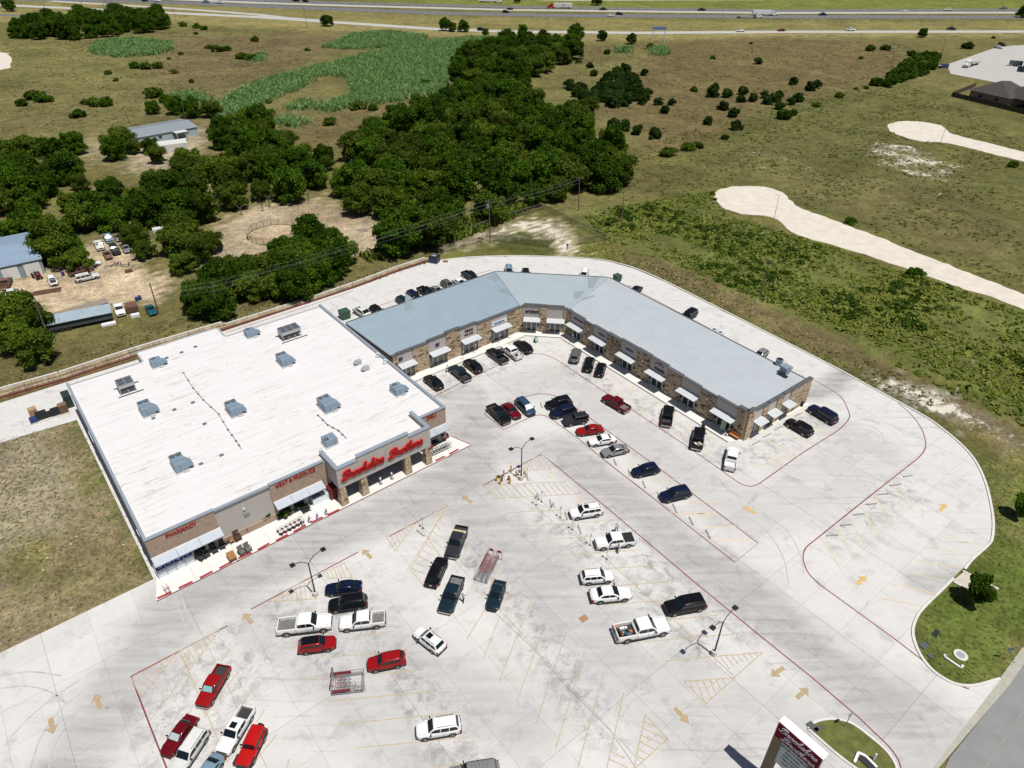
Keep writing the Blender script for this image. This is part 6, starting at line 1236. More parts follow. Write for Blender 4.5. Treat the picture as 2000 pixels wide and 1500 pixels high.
for px, py, s in ((65, 190, 2.2), (85, 196, 1.8), (45, 203, 1.4), (185, 203, 2.0), (210, 203, 1.6), (155, 225, 1.6), (168, 200, 1.2), (300, 187, 2.4), (322, 196, 1.4), (210, 142, 1.1), (226, 155, .8), (285, 132, 2.0), (265, 130, 1.6), (310, 130, 1.6), (340, 140, 1.2), (410, 92, 1.6), (425, 98, 1.8), (445, 96, 1.4), (475, 112, 2.0), (490, 114, 1.6), (358, 48, 1.8), (385, 52, 1.6), (398, 55, 1.4), (500, 78, 1.6), (648, 240, 1.5), (688, 268, 1.6), (700, 210, 1.8), (730, 212, 1.4), (775, 95, .9), (600, 96, .9), (526, 198, .7), (230, 72, 1.0), (262, 90, 1.1), (225, 88, .8), (690, 150, 1.0), (830, 165, 1.4), (810, 188, 1.2), (383, 64, .8), (375, 158, .8), (330, 113, .7), (354, 104, .9),
                  (1218, 98, 1.2), (1185, 102, 1.2), (1270, 92, 1.6), (1220, 95, 1.0), (1110, 120, 1.4), (1130, 120, 1.0), (1700, 96, 1.8), (1728, 94, 1.8), (1780, 106, 1.4), (1890, 92, 1.8), (1640, 187, 1.3), (1596, 205, 1.2), (1530, 228, 1.8), (1548, 222, 1.2), (1340, 290, 1.5), (1360, 285, 1.3), (1308, 302, 1.6), (1415, 268, .9), (1940, 72, .8), (1467, 83, .7), (1392, 112, .9), (1355, 175, 1.1), (1680, 112, .9), (1672, 172, .6), (1690, 170, .8), (1662, 433, .9), (1790, 535, 1.0), (1975, 322, 1.0)):
    x, y = P2(px, py + 3); tree('bush' if RNG.random() < .6 else 'lightbush', x, y, s * .9, ('sprawling' if s > 1.7 else 'medium' if s > 1.1 else 'small') + ' green bush ' + near(px, py), 'bushes scattered over the meadows', 'meadow_bush', 'bush')
for x, y in scatter([(1705, 160), (1740, 150), (1760, 125), (1790, 108), (1825, 100), (1832, 118), (1805, 140), (1760, 155), (1730, 165)], 1.5, 4.6): tree('bush', x, y, RNG.uniform(1.3, 2.0), 'dense green bush in the row beside the concrete yard', 'bush row beside the concrete yard', 'hedge_bush', 'bush')
x, y = P2(1897, 1178); tree('yaupon', x, y, .95, 'small dense street tree on the lawn by the drain apron', None, 'street_tree')
x, y = P2(1984, 1010); tree('yaupon', x, y, .8, 'smaller young tree on the lawn at the right edge', None, 'street_tree')
def blades(name, pts, hgt, wid, m, z=-.06, lean=.25, per=3):
    """upright tufts"""
    p = np.repeat(np.asarray(pts), per, 0); n_ = len(p); g = RNG; p = p + g.normal(0, wid * 1.2, p.shape); a = g.uniform(0, 2 * np.pi, n_); h = hgt * g.uniform(.5, 1.25, n_)
    T = np.stack([np.cos(a), np.sin(a), np.zeros(n_)], 1) * (wid * g.uniform(.6, 1.3, n_))[:, None]; ln = g.normal(0, lean, (n_, 2)) * h[:, None]; Bv = np.stack([ln[:, 0], ln[:, 1], h / 2], 1)
    C = np.stack([p[:, 0], p[:, 1], z + h / 2], 1); return quads_mesh(name, C, T, Bv, g.random(n_) ** 1.4, m)
def nz(p): return math.sin(p[0] * .55 + 2 * math.sin(p[1] * .31)) + math.sin(p[1] * .62 + 1.7 * math.sin(p[0] * .27))
def nz2(p): return math.sin(p[0] * .16 + 2 * math.sin(p[1] * .11)) + math.sin(p[1] * .19 + 1.7 * math.sin(p[0] * .09 + 1)) + .6 * math.sin(p[0] * .45 + p[1] * .37)
def in_px(polys, sp, holes=(), zc=0):
    out = []
    for q in polys: out += scatter(q, zc, sp, holes, .5)
    return out
REEDS = [[(420, 205), (515, 158), (630, 128), (652, 138), (560, 184), (485, 216), (425, 236)], [(622, 134), (700, 110), (830, 80), (925, 74), (1060, 80), (905, 115), (882, 150), (858, 186), (765, 200), (720, 205), (640, 220), (612, 212), (690, 184), (682, 154), (645, 148)], [(178, 90), (195, 82), (260, 76), (330, 84), (340, 98), (300, 108), (225, 113), (180, 104)], [(628, 94), (690, 68), (760, 62), (832, 72), (820, 84), (735, 95), (690, 96)], [(565, 205), (600, 198), (620, 208), (590, 216), (566, 214)], [(335, 190), (360, 180), (400, 188), (415, 205), (350, 206)], [(540, 238), (565, 224), (602, 240), (570, 250)], [(1205, 95), (1232, 93), (1232, 104), (1205, 104)], [(1272, 95), (1300, 92), (1304, 108), (1275, 109)], [(490, 112), (515, 105), (518, 120), (492, 122)], [(985, 88), (1075, 78), (1060, 95), (1000, 110)]]
link('cane_reeds', blades('cane_reeds', [(p[0] + RNG.normal(0, 1.3), p[1] + RNG.normal(0, 1.3)) for p in in_px(REEDS, .85) if RNG.random() < .72 + .2 * nz2(p)], 1.9, .14, reedm, lean=.42, per=7), kind='stuff')
WEED = [[(1135, 415), (1400, 372), (1420, 422), (1560, 462), (2010, 612), (2350, 740), (2350, 960), (2010, 838), (1720, 700), (1480, 585), (1300, 508), (1180, 470)]]
def rand_in(polys, dens):
    out = []
    for q in polys:
        w = pxs(q); xs = [p[0] for p in w]; ys = [p[1] for p in w]; k = int((max(xs) - min(xs)) * (max(ys) - min(ys)) * dens); X = RNG.uniform(min(xs), max(xs), k); Y = RNG.uniform(min(ys), max(ys), k); m_ = in_poly(X, Y, w); out += list(zip(X[m_], Y[m_]))
    return out
PADS = [pxs(q) for q in ([(1390, 383), (1402, 368), (1460, 360), (1530, 373), (1570, 404), (1760, 476), (2010, 574), (2600, 800), (2010, 610), (1700, 503), (1560, 461), (1510, 428), (1415, 409)], [(1728, 247), (1770, 233), (1840, 243), (1870, 261), (2010, 296), (2500, 420), (2010, 321), (1860, 284), (1760, 268)], [(-200, 85), (30, 100), (30, 130), (-200, 155)])]
def offpad(l):
    a = np.asarray(l); m_ = np.zeros(len(a), bool)
    for q in PADS: m_ |= in_poly(a[:, 0], a[:, 1], q)
    return [tuple(p) for p in a[~m_]]
wp_ = [p for p in offpad(rand_in(WEED, 2.3)) if RNG.random() < .66 + .3 * nz2(p)]
g = RNG; per = 8; n_ = len(wp_) * per; cen = np.repeat(np.asarray(wp_), per, 0); d = unit(g.normal(size=(n_, 3))); d[:, 2] = np.abs(d[:, 2]) * .7; sz = np.repeat(np.where(g.random(len(wp_)) < .10, g.uniform(.8, 1.4, len(wp_)), g.uniform(.25, .6, len(wp_))), per)
C = np.column_stack([cen, np.full(n_, -.05)]) + d * (sz * .8)[:, None]; nn = unit(d * .5 + g.normal(size=(n_, 3)) * .45 + np.array([0, 0, .7])); t = unit(np.cross(nn, g.normal(size=(n_, 3)))); s = (.26 * g.uniform(.6, 1.4, n_) * np.sqrt(sz + .4))[:, None]
pt = np.array([.5 + .28 * math.sin(p[0] * .08 + 1.3 * math.sin(p[1] * .06)) + .12 * nz2(p) for p in wp_]); base = np.repeat(np.clip(pt + g.normal(0, .2, len(wp_)), 0, 1), per)
link('tall_weeds', quads_mesh('tall_weeds', C, t * s, np.cross(nn, t) * s * .7, np.clip(base * .75 + .25 * g.random(n_), 0, 1), leafD), kind='stuff')
dk = [p for p in offpad(rand_in(WEED, .16)) if nz2(p) + .9 * math.sin(p[0] * .05 + p[1] * .07) > .75]
per = 70; n_ = len(dk) * per; cen = np.repeat(np.asarray(dk), per, 0); sz = np.repeat(g.uniform(.5, 1.25, len(dk)), per); d = unit(g.normal(size=(n_, 3))); d[:, 2] = np.abs(d[:, 2]) * .9
C = np.column_stack([cen, np.full(n_, -.05)]) + d * (sz * g.uniform(.6, 1.1, n_))[:, None]; nn = unit(d + g.normal(size=(n_, 3)) * .8 + np.array([0, 0, .3])); t = unit(np.cross(nn, g.normal(size=(n_, 3)))); s = (.19 * g.uniform(.6, 1.4, n_))[:, None]
link('weed_shrubs', quads_mesh('weed_shrubs', C, t * s, np.cross(nn, t) * s * .7, g.random(n_) ** 1.5 * .8, leaf_mat('shrub_leaf', (.020, .055, .004), (.095, .145, .02), hue=0)), kind='stuff')
link('tall_weeds', blades('tall_weeds', [(x, y) for x, y in in_px([[(865, 470), (880, 440), (940, 420), (1000, 405), (1050, 400), (1010, 425), (940, 452), (890, 475)], [(700, 500), (750, 490), (780, 500), (720, 512)]], .9)], 1.6, .3, leafD, per=4), kind='stuff')
fieldp = offpad(rand_in([[(1200, 300), (1500, 210), (1760, 160), (1900, 220), (2010, 280), (2010, 590), (1560, 400), (1400, 365), (1200, 400)]], .35))
link('meadow_grass', blades('meadow_grass', [p for p in fieldp if RNG.random() < .5 + .3 * nz2(p)], .3, .26, lawn, per=3, lean=.8), kind='stuff')
fieldq = offpad(rand_in([[(0, 75), (430, 60), (650, 130), (420, 200), (420, 240), (200, 260), (0, 255)], [(1100, 95), (1760, 80), (1760, 155), (1480, 240), (1290, 290), (1140, 190)], [(430, 240), (640, 225), (860, 190), (720, 250), (660, 320), (560, 230)]], .12))
link('meadow_grass', blades('meadow_grass', [p for p in fieldq if RNG.random() < .5 + .3 * nz2(p)], .34, .34, dryl, per=3, lean=.8), kind='stuff')
lawnp = rand_in([[(0, 860), (148, 818), (308, 1124), (0, 1268)]], 6.5)
link('dry_lawn_tufts', blades('dry_lawn_tufts', [p for p in lawnp if RNG.random() < .30 + .22 * nz(p) + .1 * nz2(p)], .13, .08, dryl, per=3, lean=.8), kind='stuff')
link('lawn_tufts', blades('lawn_tufts', [p for p in lawnp if RNG.random() < .10 - .14 * nz(p)], .11, .07, lawn, per=3, lean=.8), kind='stuff')
grn = rand_in([[(1800, 1205), (1880, 1125), (1945, 1060), (1945, 985), (1900, 870), (2010, 930), (2010, 1260), (1960, 1325), (1890, 1335), (1830, 1312), (1792, 1262), (1788, 1225)], [(1586, 1424), (1622, 1409), (1660, 1416), (1700, 1444), (1733, 1478), (1740, 1530), (1700, 1512), (1640, 1474)]], 3.5)
link('lawn_tufts', blades('lawn_tufts', [p for p in grn if RNG.random() < .6], .08, .08, lawn, z=-.04, per=3, lean=.9), kind='stuff')
verge = rand_in([[(0, 715), (110, 700), (330, 625), (520, 590), (700, 540), (830, 505), (835, 515), (620, 585), (270, 690), (0, 770)], [(1180, 472), (1300, 512), (1480, 590), (1700, 695), (1850, 780), (1800, 800), (1640, 720), (1440, 615), (1240, 520), (1120, 495)]], 1.6)
link('verge_grass', blades('verge_grass', [p for p in verge if RNG.random() < .5 + .25 * nz2(p)], .22, .13, lawn, per=3, lean=.8), kind='stuff')
# ================================================================== POLES, SIGNS, FENCES
polem = mat('black_steel', (.012, .012, .013), .5); galv = mat('galvanised_steel', (.36, .37, .38), .45, .5); wood = mat('grey_pole_wood', (.13, .105, .085), .9, var=.2, scale=4); woodL = mat('pale_pole_wood', (.42, .40, .37), .9, var=.15, scale=3); basec = mat('pole_base_concrete', (.55, .54, .52), .85)
def lot_lamp(b, jl, jr, hl, hr, label):
    g_ = P(*b); zj = 5.9; t = thing('parking_lot_lamp', label, 'lamp post', (g_.x, g_.y, 0), 0, 'double arm lamps on the lot')
    part('base', MB().cyl((0, 0, 0), (0, 0, .75), .32, n=14), basec, t); part('pole', MB().cyl((0, 0, .75), (0, 0, zj), .10, .075, 10), polem, t)
    for hx in (hl, hr):
        h_ = P(*hx, 6.9) - g_; top = Vector((0, 0, zj - .05)); e = Vector((h_.x, h_.y, 6.9)); m_ = top.lerp(e, .5) + Vector((0, 0, .38))
        part('arm', MB().tube(catmull([top, top.lerp(m_, .5) + Vector((0, 0, .12)), m_, e], 4), .045), polem, t)
        part('lamp_head', MB().box(e, (.55, .55, .16), math.atan2(h_.y, h_.x)), polem, t)
lot_lamp((617, 1164), None, None, (571, 1104), (631, 1073), 'black double arm lamp by the navy sedan nearest the store front')
lot_lamp((1018, 937), None, None, (998, 877), (1039, 857), 'black double arm lamp standing among the yellow bollards')
lot_lamp((1394, 1279), None, None, (1392, 1226), (1436, 1187), 'black double arm lamp beside the triangular hatching at lower right')
def upole(b, t_, label, cross=1, m=wood, r=.15, group='timber utility poles', xfmr=False):
    g_ = P(*b); top = P(*t_, 0); h_ = pole_height(b, t_); tp = P(*t_, h_); t = thing('utility_pole', label, 'utility pole', (g_.x, g_.y, -.06), 0, group); e = tp - g_
    part('pole', MB().cyl((0, 0, 0), e, r, r * .7, 8), m, t)
    if cross: part('crossarm', MB().bar(e + Vector((-1.0, .3, -.4)), e + Vector((1.0, -.3, -.4)), .12), m, t)
    if xfmr: part('transformer', MB().cyl(e + Vector((-.35, 0, -1.9)), e + Vector((-.35, 0, -1.0)), .28, n=10), galv, t)
    return tp
q1 = upole((425, 628), (415, 552), 'grey pole behind the store roof', 0); q2 = upole((957, 472), (955, 391), 'pole with a white transformer in front of the wood', 1, xfmr=True); q3 = upole((1130, 411), (1132, 345), 'pole at the corner of the fenced pond'); q4 = upole((1214, 445), (1218, 383), 'pole in the weeds right of the pond fence', 0)
q5 = upole((1484, 580), (1503, 508), 'pole in the tall weeds behind the right wing', 1); q6 = upole((1501, 245), (1511, 200), 'pole among the cedar bushes'); upole((1733, 160), (1747, 105), 'leaning pole at the end of the bush row'); upole((1836, 122), (1847, 75), 'pole at the corner of the concrete yard')
q0 = upole((106, 692), (67, 582), 'leaning two tone pole at the left edge trees', 0); upole((310, 612), (292, 552), 'leaning brown pole by the teal saloon', 0); upole((345, 45), (332, 0), 'pole right of the far clump of trees'); upole((89, 22), (83, -6), 'pole near the top left corner'); upole((600, 54), (593, 15), 'pole beside the frontage road left of centre'); upole((162, 20), (158, 3), 'small pole left of the lattice tower'); upole((261, 258), (246, 223), 'pole with a lamp beside the mobile home'); upole((363, 240), (355, 196), 'pole with a street lamp behind the mobile home', 0)
for a, b_, l in ((q0, q1, 'sagging power lines from the left edge to the grey pole'), (q1, q2, 'sagging power lines along the hedge row'), (q2, q3, 'power lines from the transformer pole to the pond corner')):
    t = thing('power_line', l, 'power line', (0, 0, 0), 0, 'overhead lines'); d = (b_ - a).normalized(); s = Vector((-d.y, d.x, 0))
    for k, (o_, dz) in enumerate(((-.8, -.3), (.8, -.3), (0, -.9), (0, -1.8))): part('wire', MB().tube([a.lerp(b_, u) + s * o_ + Vector((0, 0, dz - 4 * .6 * u * (1 - u))) for u in np.linspace(0, 1, 9)], .013, 4), galv, t)
def slamp(b, t_, label, r=.08):
    g_ = P(*b); h_ = pole_height(b, t_); t = thing('street_lamp', label, 'street lamp', (g_.x, g_.y, -.06), 0, 'single street lamps'); part('pole', MB().cyl((0, 0, 0), (0, 0, h_), r, r * .6, 7), galv if r < .2 else galv, t); part('lamp_head', MB().bar((0, 0, h_), (-.6, .2, h_ + .1), .08).box((-.8, .25, h_ + .1), (.5, .2, .12)), frame_w, t)
slamp((1512, 426), (1522, 382), 'thin lamp post at the near gravel turning circle'); slamp((1837, 278), (1845, 232), 'thin lamp post at the far gravel turning circle'); slamp((1408, 47), (1414, -4), 'tall highway lamp in the grass median right of centre', .16); slamp((839, 54), (839, 7), 'tall thin highway lamp left of centre', .16); slamp((1070, 66), (1071, 20), 'tall thin highway lamp at the end of the reeds', .14)
# lattice tower
g_ = P(217, 34); t = thing('lattice_tower', 'steel lattice tower behind the far clump of trees', 'tower', (g_.x, g_.y, 0))
for i, j in ((1, 1), (1, -1), (-1, 1), (-1, -1)): part('leg', MB().bar((i * 3, j * 3, 0), (i * .7, j * .7, 26), .22), galv, t)
mb = MB()
for k in range(9):
    z0, z1 = k * 2.8, (k + 1) * 2.8; a = 3 - 2.3 * z0 / 26; b_ = 3 - 2.3 * z1 / 26
    for s in (1, -1): mb.bar((-a, s * a, z0), (b_, s * b_, z1), .1); mb.bar((a, s * a, z0), (-b_, s * b_, z1), .1); mb.bar((s * a, -a, z0), (s * b_, b_, z1), .1)
part('bracing', mb, galv, t, kind='stuff'); part('crossarm', MB().bar((-6, 0, 22), (6, 0, 22), .3).bar((-5, 0, 17), (5, 0, 17), .3), galv, t)
# billboard frame by the frontage road
g_ = P(1285, 84); t = thing('billboard', 'blue topped sign on two white legs by the frontage road', 'billboard', (g_.x, g_.y, 0), R(-4)); part('leg', MB().bar((-4.2, 0, 0), (-3.4, 0, 8), .5), frame_w, t); part('leg', MB().bar((4.2, 0, 0), (3.4, 0, 8), .5), frame_w, t); part('sign_panel', MB().box((0, 0, 8.4), (8.5, .5, 1.6)), mat('billboard_blue', (.12, .22, .42), .5), t)
# pylon sign, bottom right
zt = 9.8; A_, B_, C_, D_ = P(1521.4, 1408.2, zt), P(1608.4, 1484.4, zt), P(1616, 1473.6, zt), P(1531.6, 1398, zt); xd = (B_ - A_).normalized(); yd = Vector((-xd.y, xd.x, 0)); ln = (B_ - A_).length; th = abs((D_ - A_).dot(yd)) + .05
t = thing('pylon_sign', 'tall red and white pylon sign with script lettering, cut by the bottom edge', 'shop sign', (A_.x, A_.y, 0), math.atan2(xd.y, xd.x))
part('cabinet', MB().box((ln / 2, th / 2, zt - 1.1), (ln, th, 2.2)), mat('sign_white', (.78, .78, .78), .5), t); face = part('sign_face', MB().box((ln / 2, -.03, zt - 1.13), (ln - .16, .06, 2.06)), mat('sign_maroon', (.13, .004, .010), .8, spec=.1), t)
sl = mat('sign_letter_white', (.75, .75, .8), .6)
part('sign_letters', script('Brookshire', .35, 3.95, zt - .92, .36, -.10, -.06, .07, .40), sl, face); part('sign_letters', script('Brothers', .75, 3.95, zt - 1.86, .36, -.10, -.06, .07, .40), sl, face)
part('post', MB().box((.45, th / 2, (zt - 2.2) / 2), (.9, th * .9, zt - 2.2)), mat('sign_post_brown', (.13, .095, .055), .7), t); part('post', MB().box((ln - .45, th / 2, (zt - 2.2) / 2), (.9, th * .9, zt - 2.2)), MATS['sign_post_brown'], t)
mq = part('marquee', MB().box((ln / 2, th / 2, zt - 4.0), (ln - 1.8, th * .8, 3.3)), mat('marquee_face', (.30, .36, .38), .4), t)
for k, (a, b_) in enumerate(((.2, 1.9), (.35, 2.3), (.2, 1.5), (.4, 2.2), (.2, 1.7))):
    z_ = zt - 2.75 - k * .55; me_ = text_mesh(('SEEDLESS WATERMELON', 'RIBEYE STEAK', 'FRESH PEACHES', 'WEEKLY SPECIAL', 'SHOP LOCAL')[k], .34, .01, .006); me_.materials.clear(); me_.materials.append(blk); me_.transform(Matrix(((.72, 0, 0, ln / 2), (0, 0, -1, .08), (0, 1, 0, z_), (0, 0, 0, 1)))); link('marquee_letters', me_, mq)
# ---- retaining wall of rough blocks behind the store
blockm = [mat('block_tan', (.30, .235, .15), .95, var=.2, scale=2), mat('block_pale', (.35, .29, .195), .95, var=.2, scale=2), mat('block_grey', (.25, .22, .165), .95, var=.2, scale=2)]
wl = [(-300, 870), (0, 776), (120, 742), (270, 693), (440, 642), (560, 604), (625, 583), (700, 557), (780, 527), (835, 509)]
wall = thing('retaining_wall', 'low stepped retaining wall of rough tan blocks along the back drive', 'wall', (0, 0, 0)); W_ = [Vector((*P2(*p), 0)) for p in wl]; mb = MB(); mb2 = MB(); mb3 = MB(); tot = sum((b_ - a).length for a, b_ in zip(W_[:-1], W_[1:])); run = 0
for a, b_ in zip(W_[:-1], W_[1:]):
    d = (b_ - a); L_ = d.length; d /= L_; nn = Vector((-d.y, d.x, 0)); 
    hh = max(.3, 1.25 * (1 - (run / tot) ** 1.2)); rows = max(1, int(hh / .42)); 
    for r_ in range(rows):
        x = rnd.uniform(-.8, 0)
        while x < L_:
            l = rnd.uniform(.9, 1.7); q = a + d * (x + l / 2) + nn * (.45 * r_ + .4); mb.box((q.x, q.y, r_ * .42 + .2), (l - .05, .9 + rnd.uniform(-.08, .08), .44 + rnd.uniform(-.05, .05)), math.atan2(d.y, d.x), mi=rnd.choice((0, 0, 1, 1, 2))); x += l
    q0_ = a + nn * (.45 * rows + .7); q1_ = b_ + nn * (.45 * rows + .7); mb2.bar((q0_.x, q0_.y, rows * .42), (q1_.x, q1_.y, rows * .42), .35, .16); run += L_
    mb3.bar((a.x - nn.x * .25, a.y - nn.y * .25, .1), (b_.x - nn.x * .25, b_.y - nn.y * .25, .1), .18, .2)
part('stone_block', mb, blockm, wall, kind='stuff'); part('wall_cap', mb2, kerbm, wall); part('red_kerb', mb3, redm, wall)
mb = MB()
for k in range(34):
    x, y = 20 + k * 23, 0; y = 768 - (x - 20) * .318; c = P(x, y, 1.0); mb.cyl((c.x, c.y + .8, .3), (c.x, c.y + .8, 1.7), .03, n=5)
part('guard_post', mb, polem, wall, kind='stuff')
# ---- chain link round the pond
cl = bpy.data.materials.new('chain_link'); cl.use_nodes = True; n = cl.node_tree; L = n.links.new; pb = n.nodes['Principled BSDF']; pb.inputs['Base Color'].default_value = (.06, .065, .06, 1); pb.inputs['Metallic'].default_value = .4
tb = n.nodes.new('ShaderNodeBsdfTransparent'); ms = n.nodes.new('ShaderNodeMixShader'); ms.inputs[0].default_value = .34; L(tb.outputs[0], ms.inputs[1]); L(pb.outputs[0], ms.inputs[2]); L(ms.outputs[0], n.nodes['Material Output'].inputs[0])
def fence(pl, label, h=1.8, sp=3.0, m=None):
    t = thing('chain_link_fence', label, 'fence', (0, 0, 0), 0, 'chain link fence runs round the pond'); pts = [P(x, y) for x, y in pl]; mb = MB()
    for a, b_ in zip(pts[:-1], pts[1:]):
        k = max(1, round((b_ - a).length / sp)); mb.quad(tuple(a), tuple(b_), (b_.x, b_.y, h), (a.x, a.y, h))
        for i in range(k + 1): q = a.lerp(b_, i / k); part('fence_post', MB().cyl((q.x, q.y, 0), (q.x, q.y, h + .1), .04, n=6), galv, t)
        part('top_rail', MB().bar((a.x, a.y, h), (b_.x, b_.y, h), .05), galv, t)
    part('mesh', mb, cl, t)
fence([(912, 458), (960, 440), (1010, 424), (1060, 409)], 'chain link fence on the wood side of the pond'); fence([(1060, 409), (1115, 437), (1182, 470)], 'chain link fence on the field side of the pond'); fence([(950, 469), (1010, 476), (1045, 480), (1070, 483)], 'chain link fence on the drive side of the pond'); fence([(1070, 483), (1084, 468)], 'short open gate leaf left of the pond entrance'); fence([(1128, 479), (1182, 470)], 'chain link fence right of the pond entrance'); fence([(858, 498), (905, 482), (940, 473)], 'chain link fence ending by the blue skip')
# round pen on the farm
c0 = P(538, 458); cr = (P(592, 460) - P(487, 460)).length / 2; t = thing('round_pen', 'round pen of grey steel panels on bare dirt', 'corral', (c0.x, c0.y, -.06))
for k in range(22):
    a0, a1 = 2 * math.pi * k / 22, 2 * math.pi * (k + 1) / 22
    if k in (11,): continue
    p, q = Vector((cr * math.cos(a0), cr * math.sin(a0), 0)), Vector((cr * math.cos(a1), cr * math.sin(a1), 0)); mb = MB(); mb.bar(p, p + Vector((0, 0, 1.75)), .08)
    for z_ in (.3, .65, 1.0, 1.35, 1.7): mb.bar(p + Vector((0, 0, z_)), q + Vector((0, 0, z_)), .055)
    part('pen_panel', mb, mat('pen_steel', (.075, .075, .075), .6, .3), t)
# ================================================================== FAR AND FARM BUILDINGS
def gable(nm, label, cat, corners, h, rise, wallm, roofm, doors=0, group=None, rib=True):
    a, b_, d = (P(*c) for c in corners); x = (b_ - a); L_ = x.length; x /= L_; y = Vector((-x.y, x.x, 0)); D = abs((d - a).dot(y)); t = thing(nm, label, cat, (a.x, a.y, -.06), math.atan2(x.y, x.x), group)
    mb = MB(); mb.box((L_ / 2, D / 2, h / 2), (L_, D, h)); mb.add([(0, 0, h), (0, D, h), (0, D / 2, h + rise), (L_, 0, h), (L_, D, h), (L_, D / 2, h + rise)], [(0, 2, 1), (3, 4, 5)]); part('wall', mb, wallm, t)
    for s in (0, 1):
        y0 = -.3 if s == 0 else D + .3; v = [(-.3, y0, h - .08), (L_ + .3, y0, h - .08), (L_ + .3, D / 2, h + rise + .1), (-.3, D / 2, h + rise + .1)]; v += [(p[0], p[1], p[2] - .08) for p in v]
        r_ = part('roof', MB().add(v, [(0, 1, 2, 3) if s == 0 else (3, 2, 1, 0), (4, 5, 6, 7), (0, 4, 5, 1), (0, 3, 7, 4), (1, 2, 6, 5)]), roofm, t)
        if rib:
            mb = MB(); k = int(L_ / .9)
            for i in range(1, k): xx = L_ * i / k; mb.bar((xx, y0, h - .05), (xx, D / 2, h + rise + .13), .06, .05)
            part('roof_rib', mb, roofm, r_, kind='stuff')
    for i in range(doors):
        xx = L_ * (i + .5) / doors; part('garage_door', MB().box((xx, -.05, h * .42), (L_ / doors * .72, .1, h * .8)), mat('white_door', (.68, .68, .66), .6), t)
    return t, L_, D
tin = mat('blue_tin_roof', (.30, .40, .52), .45, .3, var=.08, scale=.5); tin2 = mat('grey_tin_roof', (.36, .44, .50), .5, .25, var=.12, scale=.7)
gable('garage', 'blue grey metal garage with white doors cut by the left edge', 'garage', ((-40, 561), (90, 532), (72, 478)), 3.6, 1.0, mat('garage_wall', (.24, .30, .33), .7), tin, 3)
mh, L_, D = gable('mobile_home', 'long pale blue mobile home among the farm trees', 'mobile home', ((272, 285), (388, 263), (382, 243)), 3.0, .9, mat('mobile_home_siding', (.34, .42, .46), .8), mat('mobile_home_roof', (.22, .25, .28), .7), 0)
for k in range(4): part('window', MB().box((L_ * (k + .6) / 4.4, -.04, 1.7), (1.1, .08, .9)), glass, mh)
part('porch_roof', MB().box((L_ * .68, -1.6, 2.7), (4.5, 3.0, .15)), PT['old_white'], mh); part('porch_post', MB().box((L_ * .68 - 2, -3, 1.3), (.15, .15, 2.6)), frame_w, mh); part('porch_post', MB().box((L_ * .68 + 2, -3, 1.3), (.15, .15, 2.6)), frame_w, mh); part('front_step', MB().box((L_ * .68, -3.8, .4), (2, 1.4, .5)), woodL, mh)
# tin roofed trailer
a, b_ = P(92, 655, 0), P(222, 628, 0); d = (b_ - a).normalized(); t = thing('cattle_trailer', 'long trailer under a pale corrugated tin roof beside the weeds', 'trailer', (a.x, a.y, -.06), math.atan2(d.y, d.x)); L_ = (b_ - a).length
part('body', MB().box((L_ / 2, 1.4, 1.3), (L_, 2.4, 1.2)), mat('trailer_body', (.06, .065, .07), .8), t); r_ = part('tin_roof', MB().add([(-.2, -.1, 2.1), (L_ + .2, -.1, 2.1), (L_ + .2, 3.2, 2.7), (-.2, 3.2, 2.7)], [(0, 1, 2, 3)]), tin2, t); mb = MB()
for k in range(40): mb.bar((L_ * k / 40, -.1, 2.12), (L_ * k / 40, 3.2, 2.72), .05, .04)
part('roof_rib', mb, tin2, r_, kind='stuff')
for x in (1.5, 2.7, 3.9): link('wheel', WHEEL, t, loc=(x, .3, .45))
a, b_ = P(88, 634, 0), P(215, 598, 0); o = part('lean_to_roof', MB().add([(0, 0, .9), ((b_ - a).length, 0, .9), ((b_ - a).length, 2.2, 1.1), (0, 2.2, 1.1)], [(0, 1, 2, 3)]).box((1, 1, .4), (.2, .2, .9)).box(((b_ - a).length - 1, 1, .4), (.2, .2, .9)), mat('old_shed_roof', (.24, .20, .16), .95, var=.3, scale=1.5), None); o.location = (a.x, a.y, 0); o.rotation_euler.z = math.atan2((b_ - a).y, (b_ - a).x); o['label'] = 'brown flat lean-to roof behind the tin roofed trailer'; o['category'] = 'shed roof'
# house at right
a, b_ = P(1888, 190), P(1966, 208); x = (b_ - a).normalized(); t = thing('house', 'dark brown hip roofed house at the right edge', 'house', (a.x, a.y, -.06), math.atan2(x.y, x.x)); Lh = (b_ - a).length; Dh = 17.0
part('wall', MB().box((Lh / 2, Dh / 2, 1.5), (Lh - 1, Dh - 1, 3)), mat('house_stone', (.28, .22, .17), .9, var=.25, scale=2), t)
shing = mat('brown_shingle', (.062, .052, .048), .95, var=.22, scale=1.2); e = .5; z0, z1 = 3.3, 8.2
part('roof', MB().add([(-e, -e, z0), (Lh + e, -e, z0), (Lh + e, Dh + e, z0), (-e, Dh + e, z0), (Lh * .45, Dh * .42, z1), (Lh * .55, Dh * .6, z1)], [(0, 1, 4), (1, 2, 5, 4), (2, 3, 5), (3, 0, 4, 5), (3, 2, 1, 0)]), shing, t)
part('roof', MB().add([(Lh * .6, 3, z0), (Lh + 12, 3, z0), (Lh + 12, Dh + 4, z0), (Lh * .6, Dh + 4, z0), (Lh * .95, 10, z1 - .3), (Lh + 7, 10, z1 - .3)], [(0, 1, 5, 4), (1, 2, 5), (2, 3, 4, 5), (3, 0, 4)]), shing, t); part('window', MB().box((Lh * .3, .42, 1.6), (1.4, .1, 1.2)), glass, t); part('window', MB().box((Lh * .7, .42, 1.6), (1.4, .1, 1.2)), glass, t)
fw = mat('dark_fence_board', (.055, .045, .035), .9, var=.2, scale=3)
